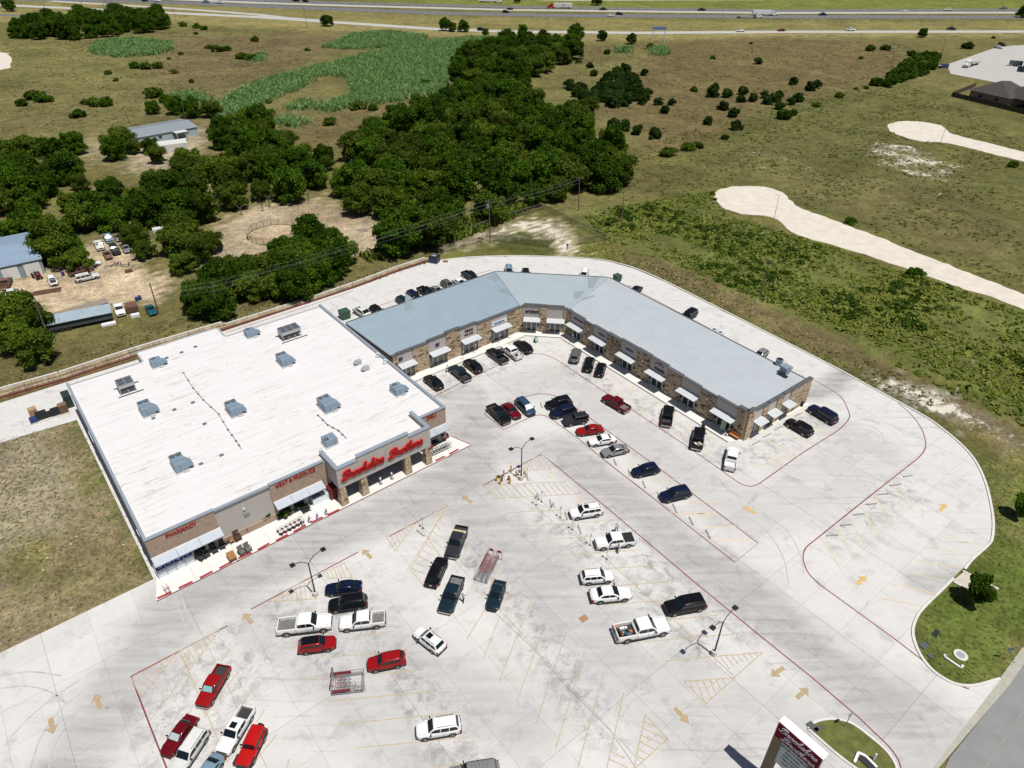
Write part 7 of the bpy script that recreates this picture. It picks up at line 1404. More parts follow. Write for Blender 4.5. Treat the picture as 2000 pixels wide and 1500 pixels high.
t = thing('board_fence', 'dark wooden privacy fence round the house yard', 'fence', (0, 0, 0)); fp = [P(*p) for p in ((1905, 169), (1858, 188), (1965, 214), (2012, 226))]
for a, b_ in zip(fp[:-1], fp[1:]):
    k = int((b_ - a).length / 2.2)
    for i in range(k): p, q = a.lerp(b_, i / k), a.lerp(b_, (i + .97) / k); part('fence_panel', MB().bar((p.x, p.y, .9), (q.x, q.y, .9), .06, 1.9), fw, t)
a = P(1995, 141); q_ = P(2006, 104) - a; t = thing('warehouse', 'dark grey building at the right edge of the concrete yard', 'building', (a.x, a.y, 0), math.atan2(q_.y, q_.x) - R(90)); part('wall', MB().box((9, 10, 2.6), (18, 20, 5.2)), mat('dark_block_wall', (.07, .07, .072), .9, var=.2, scale=.6), t); part('roof', MB().box((9, 10, 5.3), (18.6, 20.6, .25)), mat('warehouse_roof', (.2, .2, .21), .7), t); part('door', MB().box((-.05, 5, 1.8), (.1, 3, 3.4)), PT['grey'], t)
c = P(1982, 129); t = thing('cargo_trailer', 'grey box trailer with its dark end open on the concrete yard', 'trailer', (c.x, c.y, 0), R(-28), 'trucks on the concrete yard'); part('box', MB().box((0, 0, 1.6), (6.2, 2.3, 2.2)), PT['sage'], t); part('shaded_end_plate', MB().box((3.12, 0, 1.6), (.06, 2.0, 1.9)), dark, t)  # dark plate on the closed box stands for its shaded inside
for s in (1, -1): link('wheel', WHEEL, t, loc=(-.6, s * 1.1, .45)); link('wheel', WHEEL, t, loc=(.6, s * 1.1, .45))
c = P(1843, 132); t = thing('skip', 'dark blue skip at the corner of the concrete yard', 'dumpster', (c.x, c.y, 0), R(10)); part('bin', MB().box((0, 0, .9), (4.2, 2.2, 1.8)), mat('navy_skip', (.02, .04, .09), .6), t); part('lid', MB().box((-2.6, 0, 1.2), (1.2, 2.3, .15)), PT['old_white'], t)
# ================================================================== PEOPLE
def person(px, py, ang, label, shirt, trousers, skin, pose=0, hat=None, z=0.0, hair=(.02, .014, .01)):
    c = P(px, py, z); t = thing('person', label, 'person', (c.x, c.y, z), ang); a = R((4, 24, -10)[pose]); sw_ = (.06, .22, .10)[pose]
    V = [(0, 0, .93), (0, 0, 1.12), (0, 0, 1.38), (0, 0, 1.5), (.02, 0, 1.64), (0, .19, 1.42), (sw_ * .6, .25, 1.15), (sw_ + .12, .24, .92), (0, -.19, 1.42), (.22 if pose else -.05, -.26, 1.18), (.44 if pose else .02, -.22, 1.1 if pose else .9), (0, .10, .88), (sw_ * .8, .11, .5), (sw_ * .4, .11, .08), (sw_ * .4 + .17, .11, .04), (0, -.10, .88), (-sw_ * .4, -.11, .5), (-sw_, -.11, .08), (-sw_ + .17, -.11, .04)]
    E_ = [(0, 1), (1, 2), (2, 3), (3, 4), (2, 5), (5, 6), (6, 7), (2, 8), (8, 9), (9, 10), (0, 11), (11, 12), (12, 13), (13, 14), (0, 15), (15, 16), (16, 17), (17, 18)]
    rad = [.15, .14, .16, .065, .10, .075, .05, .042, .075, .05, .042, .095, .07, .05, .045, .095, .07, .05, .045]
    me_ = bpy.data.meshes.new('body'); me_.from_pydata(V, E_, []); o = bpy.data.objects.new('body', me_); COL.objects.link(o); md = o.modifiers.new('skin', 'SKIN'); sv = me_.skin_vertices[0].data
    for i, r_ in enumerate(rad): sv[i].radius = (r_, r_ * (1.15 if i < 3 else 1)); 
    sv[0].use_root = True; sd = o.modifiers.new('sub', 'SUBSURF'); sd.levels = 1
    dg = bpy.context.evaluated_depsgraph_get(); m2 = bpy.data.meshes.new_from_object(o.evaluated_get(dg)); bpy.data.objects.remove(o)
    m2.materials.clear()
    for m_ in (mat('skin_' + str(skin)[1:5], skin, .6), mat('cloth_' + str(shirt), shirt, .9), mat('cloth_' + str(trousers), trousers, .9), mat('hair_' + str(hair)[1:6], hair, .8)): m2.materials.append(m_)
    for p in m2.polygons:
        q = p.center; p.material_index = 2 if q.z < .95 and abs(q.y) < .2 else 1 if 1.48 > q.z > 1.2 or (q.z >= .95 and abs(q.y) < .19 and q.z < 1.48) else 3 if (q.z > 1.66 or (q.z > 1.55 and q.x < -.01)) else 0
        p.use_smooth = True
    link('body', m2, t)
    if hat: part('cap', MB().sphere((.02, 0, 1.69), .125, 10, 6, sc=(1, 1, .6)).box((.14, 0, 1.68), (.14, .16, .02)), mat('cap', hat, .8), t)
person(905, 1176, R(60), 'person in white and dark clothes beside the open door of the dark teal pickup', (.5, .5, .52), (.015, .015, .02), (.32, .19, .13), 1)
person(1203, 1039, R(-60), 'person in a pale top behind the white pickup with the open door', (.5, .48, .46), (.03, .03, .05), (.32, .19, .13), 1)
person(874, 727, R(-30), 'person in a white top at the nose of the dark teal pickup by the shops', (.6, .6, .6), (.03, .03, .04), (.28, .17, .12), 1)
person(1420, 853, R(120), 'person in dark clothes on the walk by the end of the right wing', (.015, .015, .03), (.012, .012, .02), (.28, .17, .12), 1)
person(1108, 487, R(-90), 'person in blue standing on the pale rubble by the pond gate', (.05, .09, .22), (.04, .06, .14), (.3, .2, .14), 0)
# ================================================================== SMALL THINGS ON THE LOT
ylp = mat('yellow_bollard_paint', (.50, .33, .03), .6); whp = mat('white_post', (.72, .70, .74), .5)
for px, py in ((970, 940), (977, 946), (984, 931), (996, 945), (998, 921), (1008, 931)):
    c = P(px, py); o = part('yellow_bollard', MB().cyl((0, 0, 0), (0, 0, 1.15), .12, n=10).sphere((0, 0, 1.15), .12, 10, 4), ylp, None); o.location = c; o['label'] = 'yellow steel bollard around the lamp post island'; o['category'] = 'bollard'; o['group'] = 'yellow bollards by the lamp'
for px, py, ax in ((980, 940, 0), (994, 938, 1)):
    c = P(px, py); t = thing('hydrant', 'dark valve assembly between the yellow bollards, ' + ('nearer the drive' if ax == 0 else 'nearer the lamp'), 'hydrant', c, ST.a); part('barrel', MB().cyl((0, 0, 0), (0, 0, .75), .13, n=10).sphere((0, 0, .78), .14), mat('hydrant_dark', (.05, .03, .02), .6), t); part('outlet', MB().cyl((-.25, 0, .5), (.25, 0, .5), .07), MATS['hydrant_dark'], t)
# portico and walk bollards
em = mat('emblem_and_shadow_purple', (.12, .05, .16), .6)
for i, (px, py) in enumerate(((744, 945), (766, 935), (638, 1004), (621, 1013), (605, 1019), (592, 1026))):
    c = P(px, py, .14); t = thing('white_bollard', 'white bollard with dark band in front of the entrance doors' if i < 2 else 'white bollard with dark band on the walk beside the entrance', 'bollard', c, ST.a, 'white bollards before the doors' if i < 2 else 'white bollards on the walk'); part('post', MB().cyl((0, 0, 0), (0, 0, 1.15), .13, n=12).sphere((0, 0, 1.15), .13, 12, 4), whp, t); part('band', MB().cyl((0, 0, .55), (0, 0, .85), .134, n=12, caps=False), em, t); part('base_shadow_ring', MB().cyl((0, 0, 0), (0, 0, .06), .26, n=12), em, t)  # dark ring at the foot stands for the post's curved shadow
def place(fr, px, py, z=.14): x, y, _ = fr.loc(px, py, z); return fr.w(x, y, z)
# ice chests
for i, (px, py) in enumerate(((320.5, 1127), (338, 1118), (356, 1110), (373.5, 1101))):
    c = place(ST, px, py); t = thing('ice_chest', ('leftmost', 'second from left', 'third from left', 'rightmost')[i] + ' of the four blue and white ice chests under the pharmacy awning', 'ice chest', c + ST.y * .55, ST.a, 'ice chests at the store front')
    b_ = part('chest', MB().add([(-.6, -.5, 0), (.6, -.5, 0), (.6, .5, 0), (-.6, .5, 0), (-.6, -.5, 1.0), (.6, -.5, 1.0), (.6, .1, 1.85), (-.6, .1, 1.85), (.6, .5, 1.85), (-.6, .5, 1.85)], [(0, 1, 5, 4), (4, 5, 6, 7), (7, 6, 8, 9), (1, 2, 8, 6, 5), (0, 4, 7, 9, 3), (2, 3, 9, 8)]), mat('ice_white', (.62, .66, .72), .4), t)
    dn = Vector((0, -.85, .6)).normalized(); f = lambda x, s, o_=.012: (x, -.5 + .6 * s + dn.y * o_, 1.0 + .85 * s + dn.z * o_)
    part('blue_panel', MB().quad(f(-.52, .25), f(.52, .25), f(.52, .95), f(-.52, .95)), mat('ice_blue', (.012, .03, .16), .4), b_); part('label_oval', MB().add([(lambda x, s: f(x, s, .02))(.34 * math.cos(a), .6 + .22 * math.sin(a)) for a in np.linspace(0, 2 * math.pi, 15)[:-1]], [tuple(range(14))]), mat('ice_label', (.16, .20, .50), .5), b_)
    for s in (-1, 1): part('door_frame', MB().box((s * .56, -.53, .5), (.08, .05, .95)), galv, b_)
    me_ = text_mesh('ICE', .32, .006, .006); me_.materials.clear(); me_.materials.append(whp); M = Matrix(((1, 0, 0, 0), (0, .57, dn.y, -.5 + .6 * .58 + dn.y * .03), (0, .82, dn.z, 1 + .85 * .58 + dn.z * .03), (0, 0, 0, 1))); me_.transform(M); link('lettering', me_, b_)
# freezer, propane cage
c = place(ST, 632, 978); t = thing('display_freezer', 'white double lid freezer under the meat and produce awning', 'freezer', c + ST.y * .5, ST.a); part('cabinet', MB().box((0, 0, .6), (3.1, 1.3, 1.2)), mat('freezer_white', (.70, .74, .78), .4), t)
for s in (-1, 1): part('lid', MB().box((s * .75, -.02, 1.225), (1.1, 1.0, .05)), mat('freezer_glass', (.28, .30, .32), .2), t)
part('sticker', MB().box((1.1, -.66, .8), (.5, .02, .4)), bluel, t)
c = place(ST, 652, 972); t = thing('propane_cage', 'dark red gas bottle cage beside the entrance wall', 'gas cage', c + ST.y * .6, ST.a); part('cabinet', MB().box((0, 0, .95), (1.1, 1.9, 1.9)), mat('cage_red', (.13, .008, .010), .5), t); part('grille', MB().box((-.56, 0, .95), (.02, 1.7, 1.6)), mat('cage_dark', (.05, .005, .006), .6), t)
# outdoor furniture
greyf = mat('charcoal_weave', (.028, .03, .032), .8); brownf = mat('brown_weave', (.055, .03, .02), .8); oakf = mat('orange_oak', (.30, .15, .05), .6, var=.2, scale=5); taupe = mat('taupe_cushion', (.14, .125, .11), .9)
def chair(px, py, ang, label, m, group, s=1.0, cush=None):
    c = place(ST, px, py); t = thing('patio_chair', label, 'chair', c, ST.a + ang, group); part('seat', MB().box((0, 0, .42 * s), (.62 * s, .6 * s, .1)), cush or m, t); part('backrest', MB().box((0, .33 * s, .8 * s), (.62 * s, .09, .75 * s), M=Matrix.Rotation(R(-12), 3, 'X')), cush or m, t)
    for i in (-1, 1):
        part('armrest', MB().box((i * .33 * s, 0, .64 * s), (.07, .6 * s, .06)), m, t)
        for j in (-1, 1): part('leg', MB().box((i * .3 * s, j * .26 * s, .31 * s), (.06, .06, .62 * s)), m, t)
for k, (px, py) in enumerate(((395, 1094), (405, 1088), (421, 1079), (436, 1071))): chair(px, py, R(25 - 12 * k), ('leftmost', 'second', 'third', 'rightmost')[k] + ' dark chair set out from the pharmacy awning shade', greyf, 'dark chairs under the pharmacy awning')
for k, (px, py) in enumerate(((392, 1081), (410, 1071), (425, 1063))): chair(px, py, R(160), 'dark chair back in the awning shade', greyf, 'dark chairs in the shade')
chair(444, 1062, R(20), 'dark brown chair left of the little oak table', brownf, 'brown chairs by the plain wall'); chair(466, 1055, R(5), 'tall dark brown chair right of the little oak table', brownf, 'brown chairs by the plain wall', 1.25); chair(474, 1083, R(10), 'left seat of the taupe double glider near the kerb', greyf, 'taupe double glider seats', 1.15, taupe); chair(486, 1077, R(10), 'right seat of the taupe double glider near the kerb', greyf, 'taupe double glider seats', 1.15, taupe)
def table(px, py, label, m, sx=.8, sy=.8, h=.6):
    c = place(ST, px, py); t = thing('table', label, 'table', c, ST.a); part('tabletop', MB().box((0, 0, h), (sx, sy, .06)), m, t)
    for i in (-1, 1):
        for j in (-1, 1): part('leg', MB().box((i * (sx / 2 - .06), j * (sy / 2 - .06), h / 2), (.06, .06, h)), m, t)
table(454, 1060, 'little orange oak side table by the plain wall', oakf, .6, .6, .5); table(454, 1092, 'orange oak slatted bench table near the kerb', oakf, .95, 1.5, .75); table(598, 998, 'spindly thin legged plant stand in front of the awning', polem, 1.1, 1.1, .7)
o = part('hose_reel', MB().tube([(.55 * math.cos(a), 0, .6 + .55 * math.sin(a)) for a in np.linspace(0, 6.28, 19)], .13, 8), mat('hose_yellow', (.50, .37, .06), .6), None); o.location = place(ST, 506, 1026) ; o.rotation_euler.z = ST.a; o['label'] = 'yellow hoop leaning on the plain store wall'; o['category'] = 'hoop'
c = place(ST, 484, 1041); o = part('fire_extinguisher', MB().cyl((0, 0, .2), (0, 0, .95), .14, n=10).cyl((0, 0, .95), (0, 0, 1.1), .05), dred, None); o.location = c; o['label'] = 'small red cylinder on the plain store wall'; o['category'] = 'cylinder'
c = place(ST, 525, 1020); t = thing('plant_rack', 'dark metal rack of green plants at the corner of the plain wall', 'plant rack', c + ST.y * .4, ST.a)
for z_ in (.3, .9, 1.5): part('shelf', MB().box((0, 0, z_), (1.9, .8, .05)), polem, t)
for i, j in ((1, 1), (1, -1), (-1, 1), (-1, -1)): part('post', MB().box((i * .92, j * .36, .9), (.06, .06, 1.8)), polem, t)
link('foliage', crown_mesh('rack_plants', 3, 1.0, 1.5, .3, 500, .12, leafA, nb=8), t)
for k, (px, py, m, l) in enumerate(((560, 1010, leafD, 'bright green leafy plant at the edge of the awning shade'), (567, 1005, leafD, 'second bright green leafy plant to the right at the shade edge'), (589, 990, leafA, 'potted plant with purple flowers near the plant stand'), (548, 1012, leafA, 'dark potted plant left in the awning shade'), (577, 995, leafA, 'dark potted plant behind the bright green ones'))):
    c = place(ST, px, py); t = thing('potted_plant', l, 'plant', c, k); part('pot', MB().cyl((0, 0, 0), (0, 0, .35), .2, .26, 10), trim, t); link('foliage', crown_mesh('pot_plant', 30 + k, .6, .8, .25, 160, .13, m, nb=5), t)
    if 'purple' in l: part('flower', MB().sphere((.1, 0, 1.1), .25), mat('flower_purple', (.25, .06, .25), .7), t)
# row of pale topped round pots
for k in range(12):
    r_, q = k % 2, k // 2; px, py = 546 + q * 8.2 + r_ * 4.5, 1041 - q * 4.4 + (3.5 if r_ else -1.5); c = place(ST, px, py); m_ = (trim, redl, trim, MATS['ice_blue'])[k % 4] if k else redl
    t = thing('pale_topped_tub', 'round dark tub with pale top in the double row near the kerb', 'tub', c, 0, 'double row of round pale topped tubs'); part('bowl', MB().cyl((0, 0, .1), (0, 0, .62), .22, .30, 10), (dred, trim, greyf)[k % 3], t); part('lid', MB().cyl((0, 0, .62), (0, 0, .66), .30, n=10), mat('tub_top', (.52, .48, .46), .7), t); part('rim', MB().cyl((0, 0, .58), (0, 0, .64), .33, n=10), polem, t)
# shopping carts and corrals
def cart_parts():
    a = MB(); 
    for s in (1, -1): a.bar((-.45, s * .27, .5), (.45, s * .2, .55), .02); a.bar((-.45, s * .27, .95), (.5, s * .22, .9), .025); a.bar((-.45, s * .27, .5), (-.45, s * .27, .95), .02); a.bar((.45, s * .2, .55), (.5, s * .22, .9), .02); a.bar((-.4, s * .25, .12), (.4, s * .2, .14), .03); a.bar((-.4, s * .25, .12), (-.4, s * .26, .5), .025)
    for k in range(5): x = -.4 + .2 * k; a.bar((x, -.25, .53), (x, .25, .53), .015); a.bar((x, .24, .53), (x, .26, .93), .014); a.bar((x, -.24, .53), (x, -.26, .93), .014)
    b_ = MB().bar((-.52, -.28, 1.0), (-.52, .28, 1.0), .05); w = MB()
    for i in (-.38, .4):
        for s in (1, -1): w.cyl((i, s * .24 - .02, .06), (i, s * .24 + .02, .06), .06, n=8)
    return a.mesh('basket', galv), b_.mesh('handle', redl), w.mesh('castors', trim)
CART = cart_parts(); CARTD = bpy.data.meshes.new('x')
def cart(c, ang, label, group, black=False):
    t = thing('shopping_cart', label, 'shopping cart', c, ang, group)
    for nme, me_ in zip(('basket', 'handle', 'castors'), CART):
        o = link(nme, me_, t)
        if black and nme != 'castors': o.material_slots[0].link = 'OBJECT'; o.material_slots[0].material = polem
def corral(rear, front, label, ncart, hw=1.05):
    a, b_ = P(*rear), P(*front); d = (b_ - a); L_ = d.length; d /= L_; t = thing('cart_corral', label, 'cart corral', a, math.atan2(d.y, d.x)); rd = mat('corral_red', (.24, .006, .022), .5)
    for s in (1, -1):
        part('red_board', MB().box((L_ * .3, s * hw, .85), (L_ * .58, .1, .4)), rd, t); mb = MB()
        for z_ in (.25, .7, 1.1): mb.bar((0, s * hw, z_), (L_, s * hw, z_), .06)
        for x in (0, L_ * .5, L_): mb.bar((x, s * hw, 0), (x, s * hw, 1.15), .06)
        part('side_rail', mb, galv, t)
        part('sign_board', MB().box((-.05, s * .7 * hw + .3, 1.45), (.08, .6 * hw, .36)), rd, t); part('sign_post', MB().bar((0, s * .7 * hw - .05, 0), (0, s * .7 * hw - .05, 1.6), .06).bar((0, s * .7 * hw + .65, 0), (0, s * .7 * hw + .65, 1.6), .06), galv, t)
    part('end_rail', MB().bar((L_, -hw, 1.1), (L_, hw, 1.1), .06).bar((L_, -hw, .3), (L_, hw, .3), .06), galv, t); part('end_rail', MB().bar((0, -hw, .04), (0, hw, .04), .05), galv, t)
    for k in range(ncart):
        lane_ = (-.43 * hw, .43 * hw)[k % 2]; xx = .9 + (k // 2) * (.55 if ncart < 9 else .36); q = a + d * min(xx, L_ - .5) + Vector((-d.y, d.x, 0)) * lane_; cart(q, math.atan2(d.y, d.x), 'loose cart nested in the ' + ('full corral in the middle of the lot' if ncart > 8 else 'red sided corral at lower centre'), 'carts in the ' + ('full corral' if ncart > 8 else 'lower corral'))
corral((651, 1342), (711, 1335), 'cart corral with long red side boards holding a few carts', 5); corral((963, 1090), (940, 1138), 'narrow cart corral packed full of carts in the middle of the lot', 18, .78)
cart(P(706, 1346), .3, 'single cart at the open end of the lower corral', None); cart(place(ST, 327, 1155), 2.4, 'stray shopping cart on the walk at the far left of the store', None)
c0_, c1_ = place(ST, 842, 890), place(ST, 876, 874)
for k in range(8): cart(c0_.lerp(c1_, k / 7), ST.a, 'black cart in the nested row outside the deli', 'black carts outside the deli', True)
chair(846, 872, R(10), 'grey chair on display outside the deli', greyf, 'chairs outside the deli', 1.1); chair(853, 868, R(10), 'brown chair on display outside the deli', brownf, 'chairs outside the deli', 1.1)
c = place(ST, 870, 857); t = thing('mobility_cart', 'red mobility scooter with basket at the deli corner', 'scooter', c, ST.a + R(200)); part('deck', MB().box((0, 0, .3), (1.2, .55, .2)), dred, t); part('seat', MB().box((-.3, 0, .6), (.45, .5, .5)), trim, t); part('basket', MB().box((.6, 0, .9), (.4, .55, .35)), galv, t); part('tiller', MB().bar((.4, 0, .3), (.35, 0, 1.1), .07), trim, t)
for s in (1, -1):
    for x in (-.4, .45): part('wheel', MB().cyl((x, s * .28, .15), (x, s * .34, .15), .15, n=10), tyre_m, t)
c = place(ST, 841, 877); o = part('red_bin', MB().cyl((0, 0, 0), (0, 0, .8), .3, .36, 12), dred, None); o.location = c; o['label'] = 'red round bin beside the last entrance column'; o['category'] = 'bin'
# wheel stops
CLM = [((c_[2], c_[3]), ' '.join(c_[6].replace(',', '').split()[:7])) for c_ in CARS] + [((1435, 1098), 'right end of the island'), ((1715, 965), 'red curve at the right'), ((1485, 862), 'strip mall end pier')]
ws = mat('wheel_stop_concrete', (.30, .29, .285), .9, var=.2, scale=2)
for a in ((1314, 985, 1322, 1002), (1346, 1010, 1354, 1026), (1379, 1035, 1387, 1053), (1199, 897, 1204, 910), (1227, 918, 1232, 931), (1255, 940, 1261, 954), (1284, 962, 1290, 977), (1150, 861, 1152, 869), (1175, 881, 1178, 890), (1126, 842, 1127, 850), (1056, 787, 1059, 797), (1614, 1047, 1637, 1045), (1641, 1027, 1663, 1024.5), (1666, 1006, 1688, 1004), (1691, 986, 1712, 984), (1715, 966.5, 1736, 964.5), (1739, 949, 1759, 946), (1764, 932, 1782, 929), (1470, 869, 1485, 861), (1491, 855, 1505, 847), (1513, 840, 1526, 833), (1553, 813, 1567, 807), (1028, 925, 1032, 939), (1074, 976, 1077, 990), (1104, 1001, 1108, 1016), (1129, 1025, 1135, 1043), (814, 1036, 829, 1048)):
    p, q = P(a[0], a[1]), P(a[2], a[3]); o = part('wheel_stop', MB().bar((0, 0, .07), (*(q - p).xy, .07), .17, .14), ws, None); o.location = p; o['label'] = 'grey concrete wheel stop ' + near((a[0] + a[2]) / 2, (a[1] + a[3]) / 2, CLM); o['category'] = 'wheel stop'; o['group'] = 'wheel stops on the lot'
def sign_post(px, py, label, h=2.1, col=None, group=None, z=0.0):
    c = P(px, py, z); t = thing('sign_post', label, 'sign', c, R(40), group); part('post', MB().cyl((0, 0, 0), (0, 0, h), .03, n=6), galv, t); part('sign_plate', MB().box((0, -.04, h - .2), (.32, .03, .48)), col or mat('sign_blue_white', (.35, .42, .58), .5), t); part('base', MB().cyl((0, 0, 0), (0, 0, .05), .14, n=8), trim, t)
for px, py in ((1058, 980), (1047, 986), (1094, 1011), (1118, 1035), (1152, 1065), (1185, 1092), (826, 1032)): sign_post(px, py, 'thin bay sign ' + near(px, py, CLM), group='bay signs on the lot')
for px, py in ((905, 704), (929, 691), (953, 674), (976, 671), (998, 663), (1118, 671)): sign_post(px, py, 'thin bay sign ' + near(px, py, CLM), group='bay signs at the shop kerb')
for px, py, l in ((1049, 972, 'clump of two bent signs by the upper accessible bay'), (1080, 990, 'toppled sign stand by the white suv with sunroof')):
    c = P(px, py); t = thing('bike_rack', l, 'stand', c, 1); part('frame', MB().bar((-.4, 0, 0), (.1, 0, .9), .05).bar((.4, .3, 0), (0, 0, .9), .05).bar((0, -.4, 0), (0, .1, .8), .05).bar((-.5, .2, .4), (.4, -.1, .5), .05), galv, t)
for px, py, l in ((1024, 932, 'dark upright stand just right of the lamp base'), (1014, 929, 'dark upright stand just left of the lamp base')):
    c = P(px, py); o = part('utility_stand', MB().bar((-.3, 0, 0), (-.1, 0, 1.2), .06).bar((.3, 0, 0), (0, 0, 1.0), .06).box((0, 0, .9), (.4, .2, .5)), galv, None); o.location = c; o['label'] = l; o['category'] = 'stand'
c = P(1046, 668); t = thing('a_frame_sign', 'green a frame sign on the concrete before the middle shops', 'board', c, R(50)); part('board', MB().add([(-.4, -.35, 0), (.4, -.35, 0), (.4, 0, 1.2), (-.4, 0, 1.2), (-.4, .35, 0), (.4, .35, 0)], [(0, 1, 2, 3), (3, 2, 5, 4)]), mat('sign_green', (.02, .30, .09), .5), t); part('white_panel', MB().add([(-.25, -.26, .35), (.25, -.26, .35), (.25, -.1, .9), (-.25, -.1, .9)], [(0, 1, 2, 3)]), frame_w, t)
c = P(1140, 1208); o = part('cardboard_sheet', MB().box((0, 0, .02), (1.0, .8, .03), .6), mat('cardboard', (.33, .19, .10), .9), None); o.location = c; o['label'] = 'flat brown cardboard sheet lying on the lot'; o['category'] = 'cardboard'
c = FB.w(39.6, -.75, .13); t = thing('bench', 'orange wooden bench at the end pier of the right wing', 'bench', FB.w(41.3, -.75, .13), FB.a); part('seat', MB().box((0, 0, .45), (1.7, .5, .07)), mat('bench_orange', (.42, .15, .05), .7), t); part('backrest', MB().box((0, .25, .75), (1.7, .06, .4)), MATS['bench_orange'], t)
for s in (-1, 1): part('leg', MB().box((s * .7, 0, .22), (.08, .45, .44)), polem, t)
for (px, py, l) in ((1373, 836, 'dark round topped ash bin behind the black pickup with rubbish'), (1565, 793, 'black round tub on the walk at the end of the strip mall'), (1500, 830, 'dark bin under the first end awning')):
    c = P(px, py, .13); o = part('litter_bin', MB().cyl((0, 0, 0), (0, 0, .85), .26, .3, 12).sphere((0, 0, .9), .28, 10, 5, sc=(1, 1, .5)), trim, None); o.location = c; o['label'] = l; o['category'] = 'bin'
c = P(823, 717, .13); t = thing('display_table', 'small white bench outside the first visible shop', 'bench', c, FA.a); part('seat', MB().box((0, 0, .5), (1.5, .5, .07)), whp, t); part('leg', MB().box((-.6, 0, .25), (.07, .4, .5)), whp, t); part('leg', MB().box((.6, 0, .25), (.07, .4, .5)), whp, t)
o = part('mint_door_panel', MB().box((0, 0, 1.1), (.9, .06, 2.1)), mat('mint_panel', (.36, .52, .36), .5), None); o.location = FB.w(39.0, -.75, .13); o.rotation_euler.z = FB.a + R(60); o['label'] = 'open pale green door under the last awning of the right wing'; o['category'] = 'door'
# behind the buildings: bins, pallets, skips, condensers
def bin_(px, py, label, sz, m, ang=None, z=0, lid=None):
    c = P(px, py, 0); t = thing('dumpster', label, 'dumpster', c, ST.a if ang is None else ang); x, y, h = sz; part('bin', MB().add([(-x / 2 * .9, -y / 2 * .9, 0), (x / 2 * .9, -y / 2 * .9, 0), (x / 2 * .9, y / 2 * .9, 0), (-x / 2 * .9, y / 2 * .9, 0), (-x / 2, -y / 2, h), (x / 2, -y / 2, h), (x / 2, y / 2, h), (-x / 2, y / 2, h)], [(0, 1, 5, 4), (1, 2, 6, 5), (2, 3, 7, 6), (3, 0, 4, 7), (4, 5, 6, 7)]), m, t); part('lid', MB().box((0, 0, h + .05), (x + .06, y + .06, .08)), lid or m, t); return t
bin_(674, 621, 'green dumpster between the store and the left wing', (1.9, 1.9, 1.7), mat('dumpster_green', (.03, .075, .05), .6)); bin_(1205, 549, 'green transformer box behind the right wing corner', (1.5, 1.5, 1.5), MATS['dumpster_green'])
t = bin_(849, 512, 'dark blue skip full of rubbish at the edge of the back drive', (2.2, 2.0, 1.5), MATS['navy_skip'], R(-20), lid=trim)
for k in range(4): c = P(846 + k * 2, 508, 1.6); part('rubbish', MB().box((.3 * k - .5, .2 * (k % 2), 1.65), (.4, .3, .15), k), (whp, PT['sky'])[k % 2], t)
c = P(870, 511); o = part('wooden_pallet', MB().box((0, 0, .1), (1.2, .15, .1)).box((0, .4, .1), (1.2, .15, .1)).box((0, -.4, .1), (1.2, .15, .1)).box((.5, 0, .05), (.1, 1.0, .06)).box((-.5, 0, .05), (.1, 1.0, .06)), oakf, None); o.location = c; o['label'] = 'broken pallet slats lying right of the blue skip'; o['category'] = 'pallet'
for px, py, l in ((1394, 649, 'square condenser box behind the right wing, left of two'), (1406, 655, 'square condenser box behind the right wing, right of two')):
    c = P(px, py, .5); t = thing('ground_condenser', l, 'air conditioner', (c.x, c.y, 0), FB.a); part('cabinet', MB().box((0, 0, .6), (1.1, 1.1, 1.2)), mat('cond_white', (.55, .62, .66), .5), t); fan(t, 0, 0, 1.2, .36)
bx = mat('cardboard_bale', (.36, .24, .14), .95, var=.3, scale=3); pal = mat('pallet_wood', (.20, .12, .07), .9, var=.3, scale=3)
for px, py, l, m_, s in ((68, 825, 'blue crate stack at the left end of the bins behind the store', mat('crate_blue', (.02, .04, .16), .6), (1.1, 1.1, .9)), (68, 812, 'tan cardboard stack on the blue crates behind the store', bx, (1.2, 1.2, 1.5)), (84, 818, 'black tub pile next to the tan cardboard stack', trim, (1.6, 1.3, 1.3)), (98, 814, 'single square black tub among the bins', trim, (1.1, 1.1, .9)), (113, 809, 'wide black tub left of the pallet stack', trim, (1.6, 1.4, 1.1)), (136, 790, 'dark green compactor against the store back corner', mat('compactor', (.02, .035, .035), .6), (1.2, 2.4, 2.2))):
    c = P(px, py); o = part('storage_tub', MB().box((0, 0, s[2] / 2), s).box((0, 0, s[2] + .03), (s[0] * .8, s[1] * .8, .06)), m_, None); o.location = c; o.rotation_euler.z = ST.a; o['label'] = l; o['category'] = 'container'
c = P(127, 806); t = thing('pallet_stack', 'stack of brown pallets by the back corner of the store', 'pallets', c, ST.a)
for k in range(9): part('pallet', MB().box((0, 0, .08 + k * .2), (1.25, 1.1, .05)).box((0, .45, .15 + k * .2), (1.25, .1, .09)).box((0, -.45, .15 + k * .2), (1.25, .1, .09)), pal, t)
mb = MB(); a, b_ = P(137, 806), P(62, 830); part('dock_kerb', MB().bar((a.x, a.y, .1), (b_.x, b_.y, .1), .3, .25), kerbm, None, kind='structure')
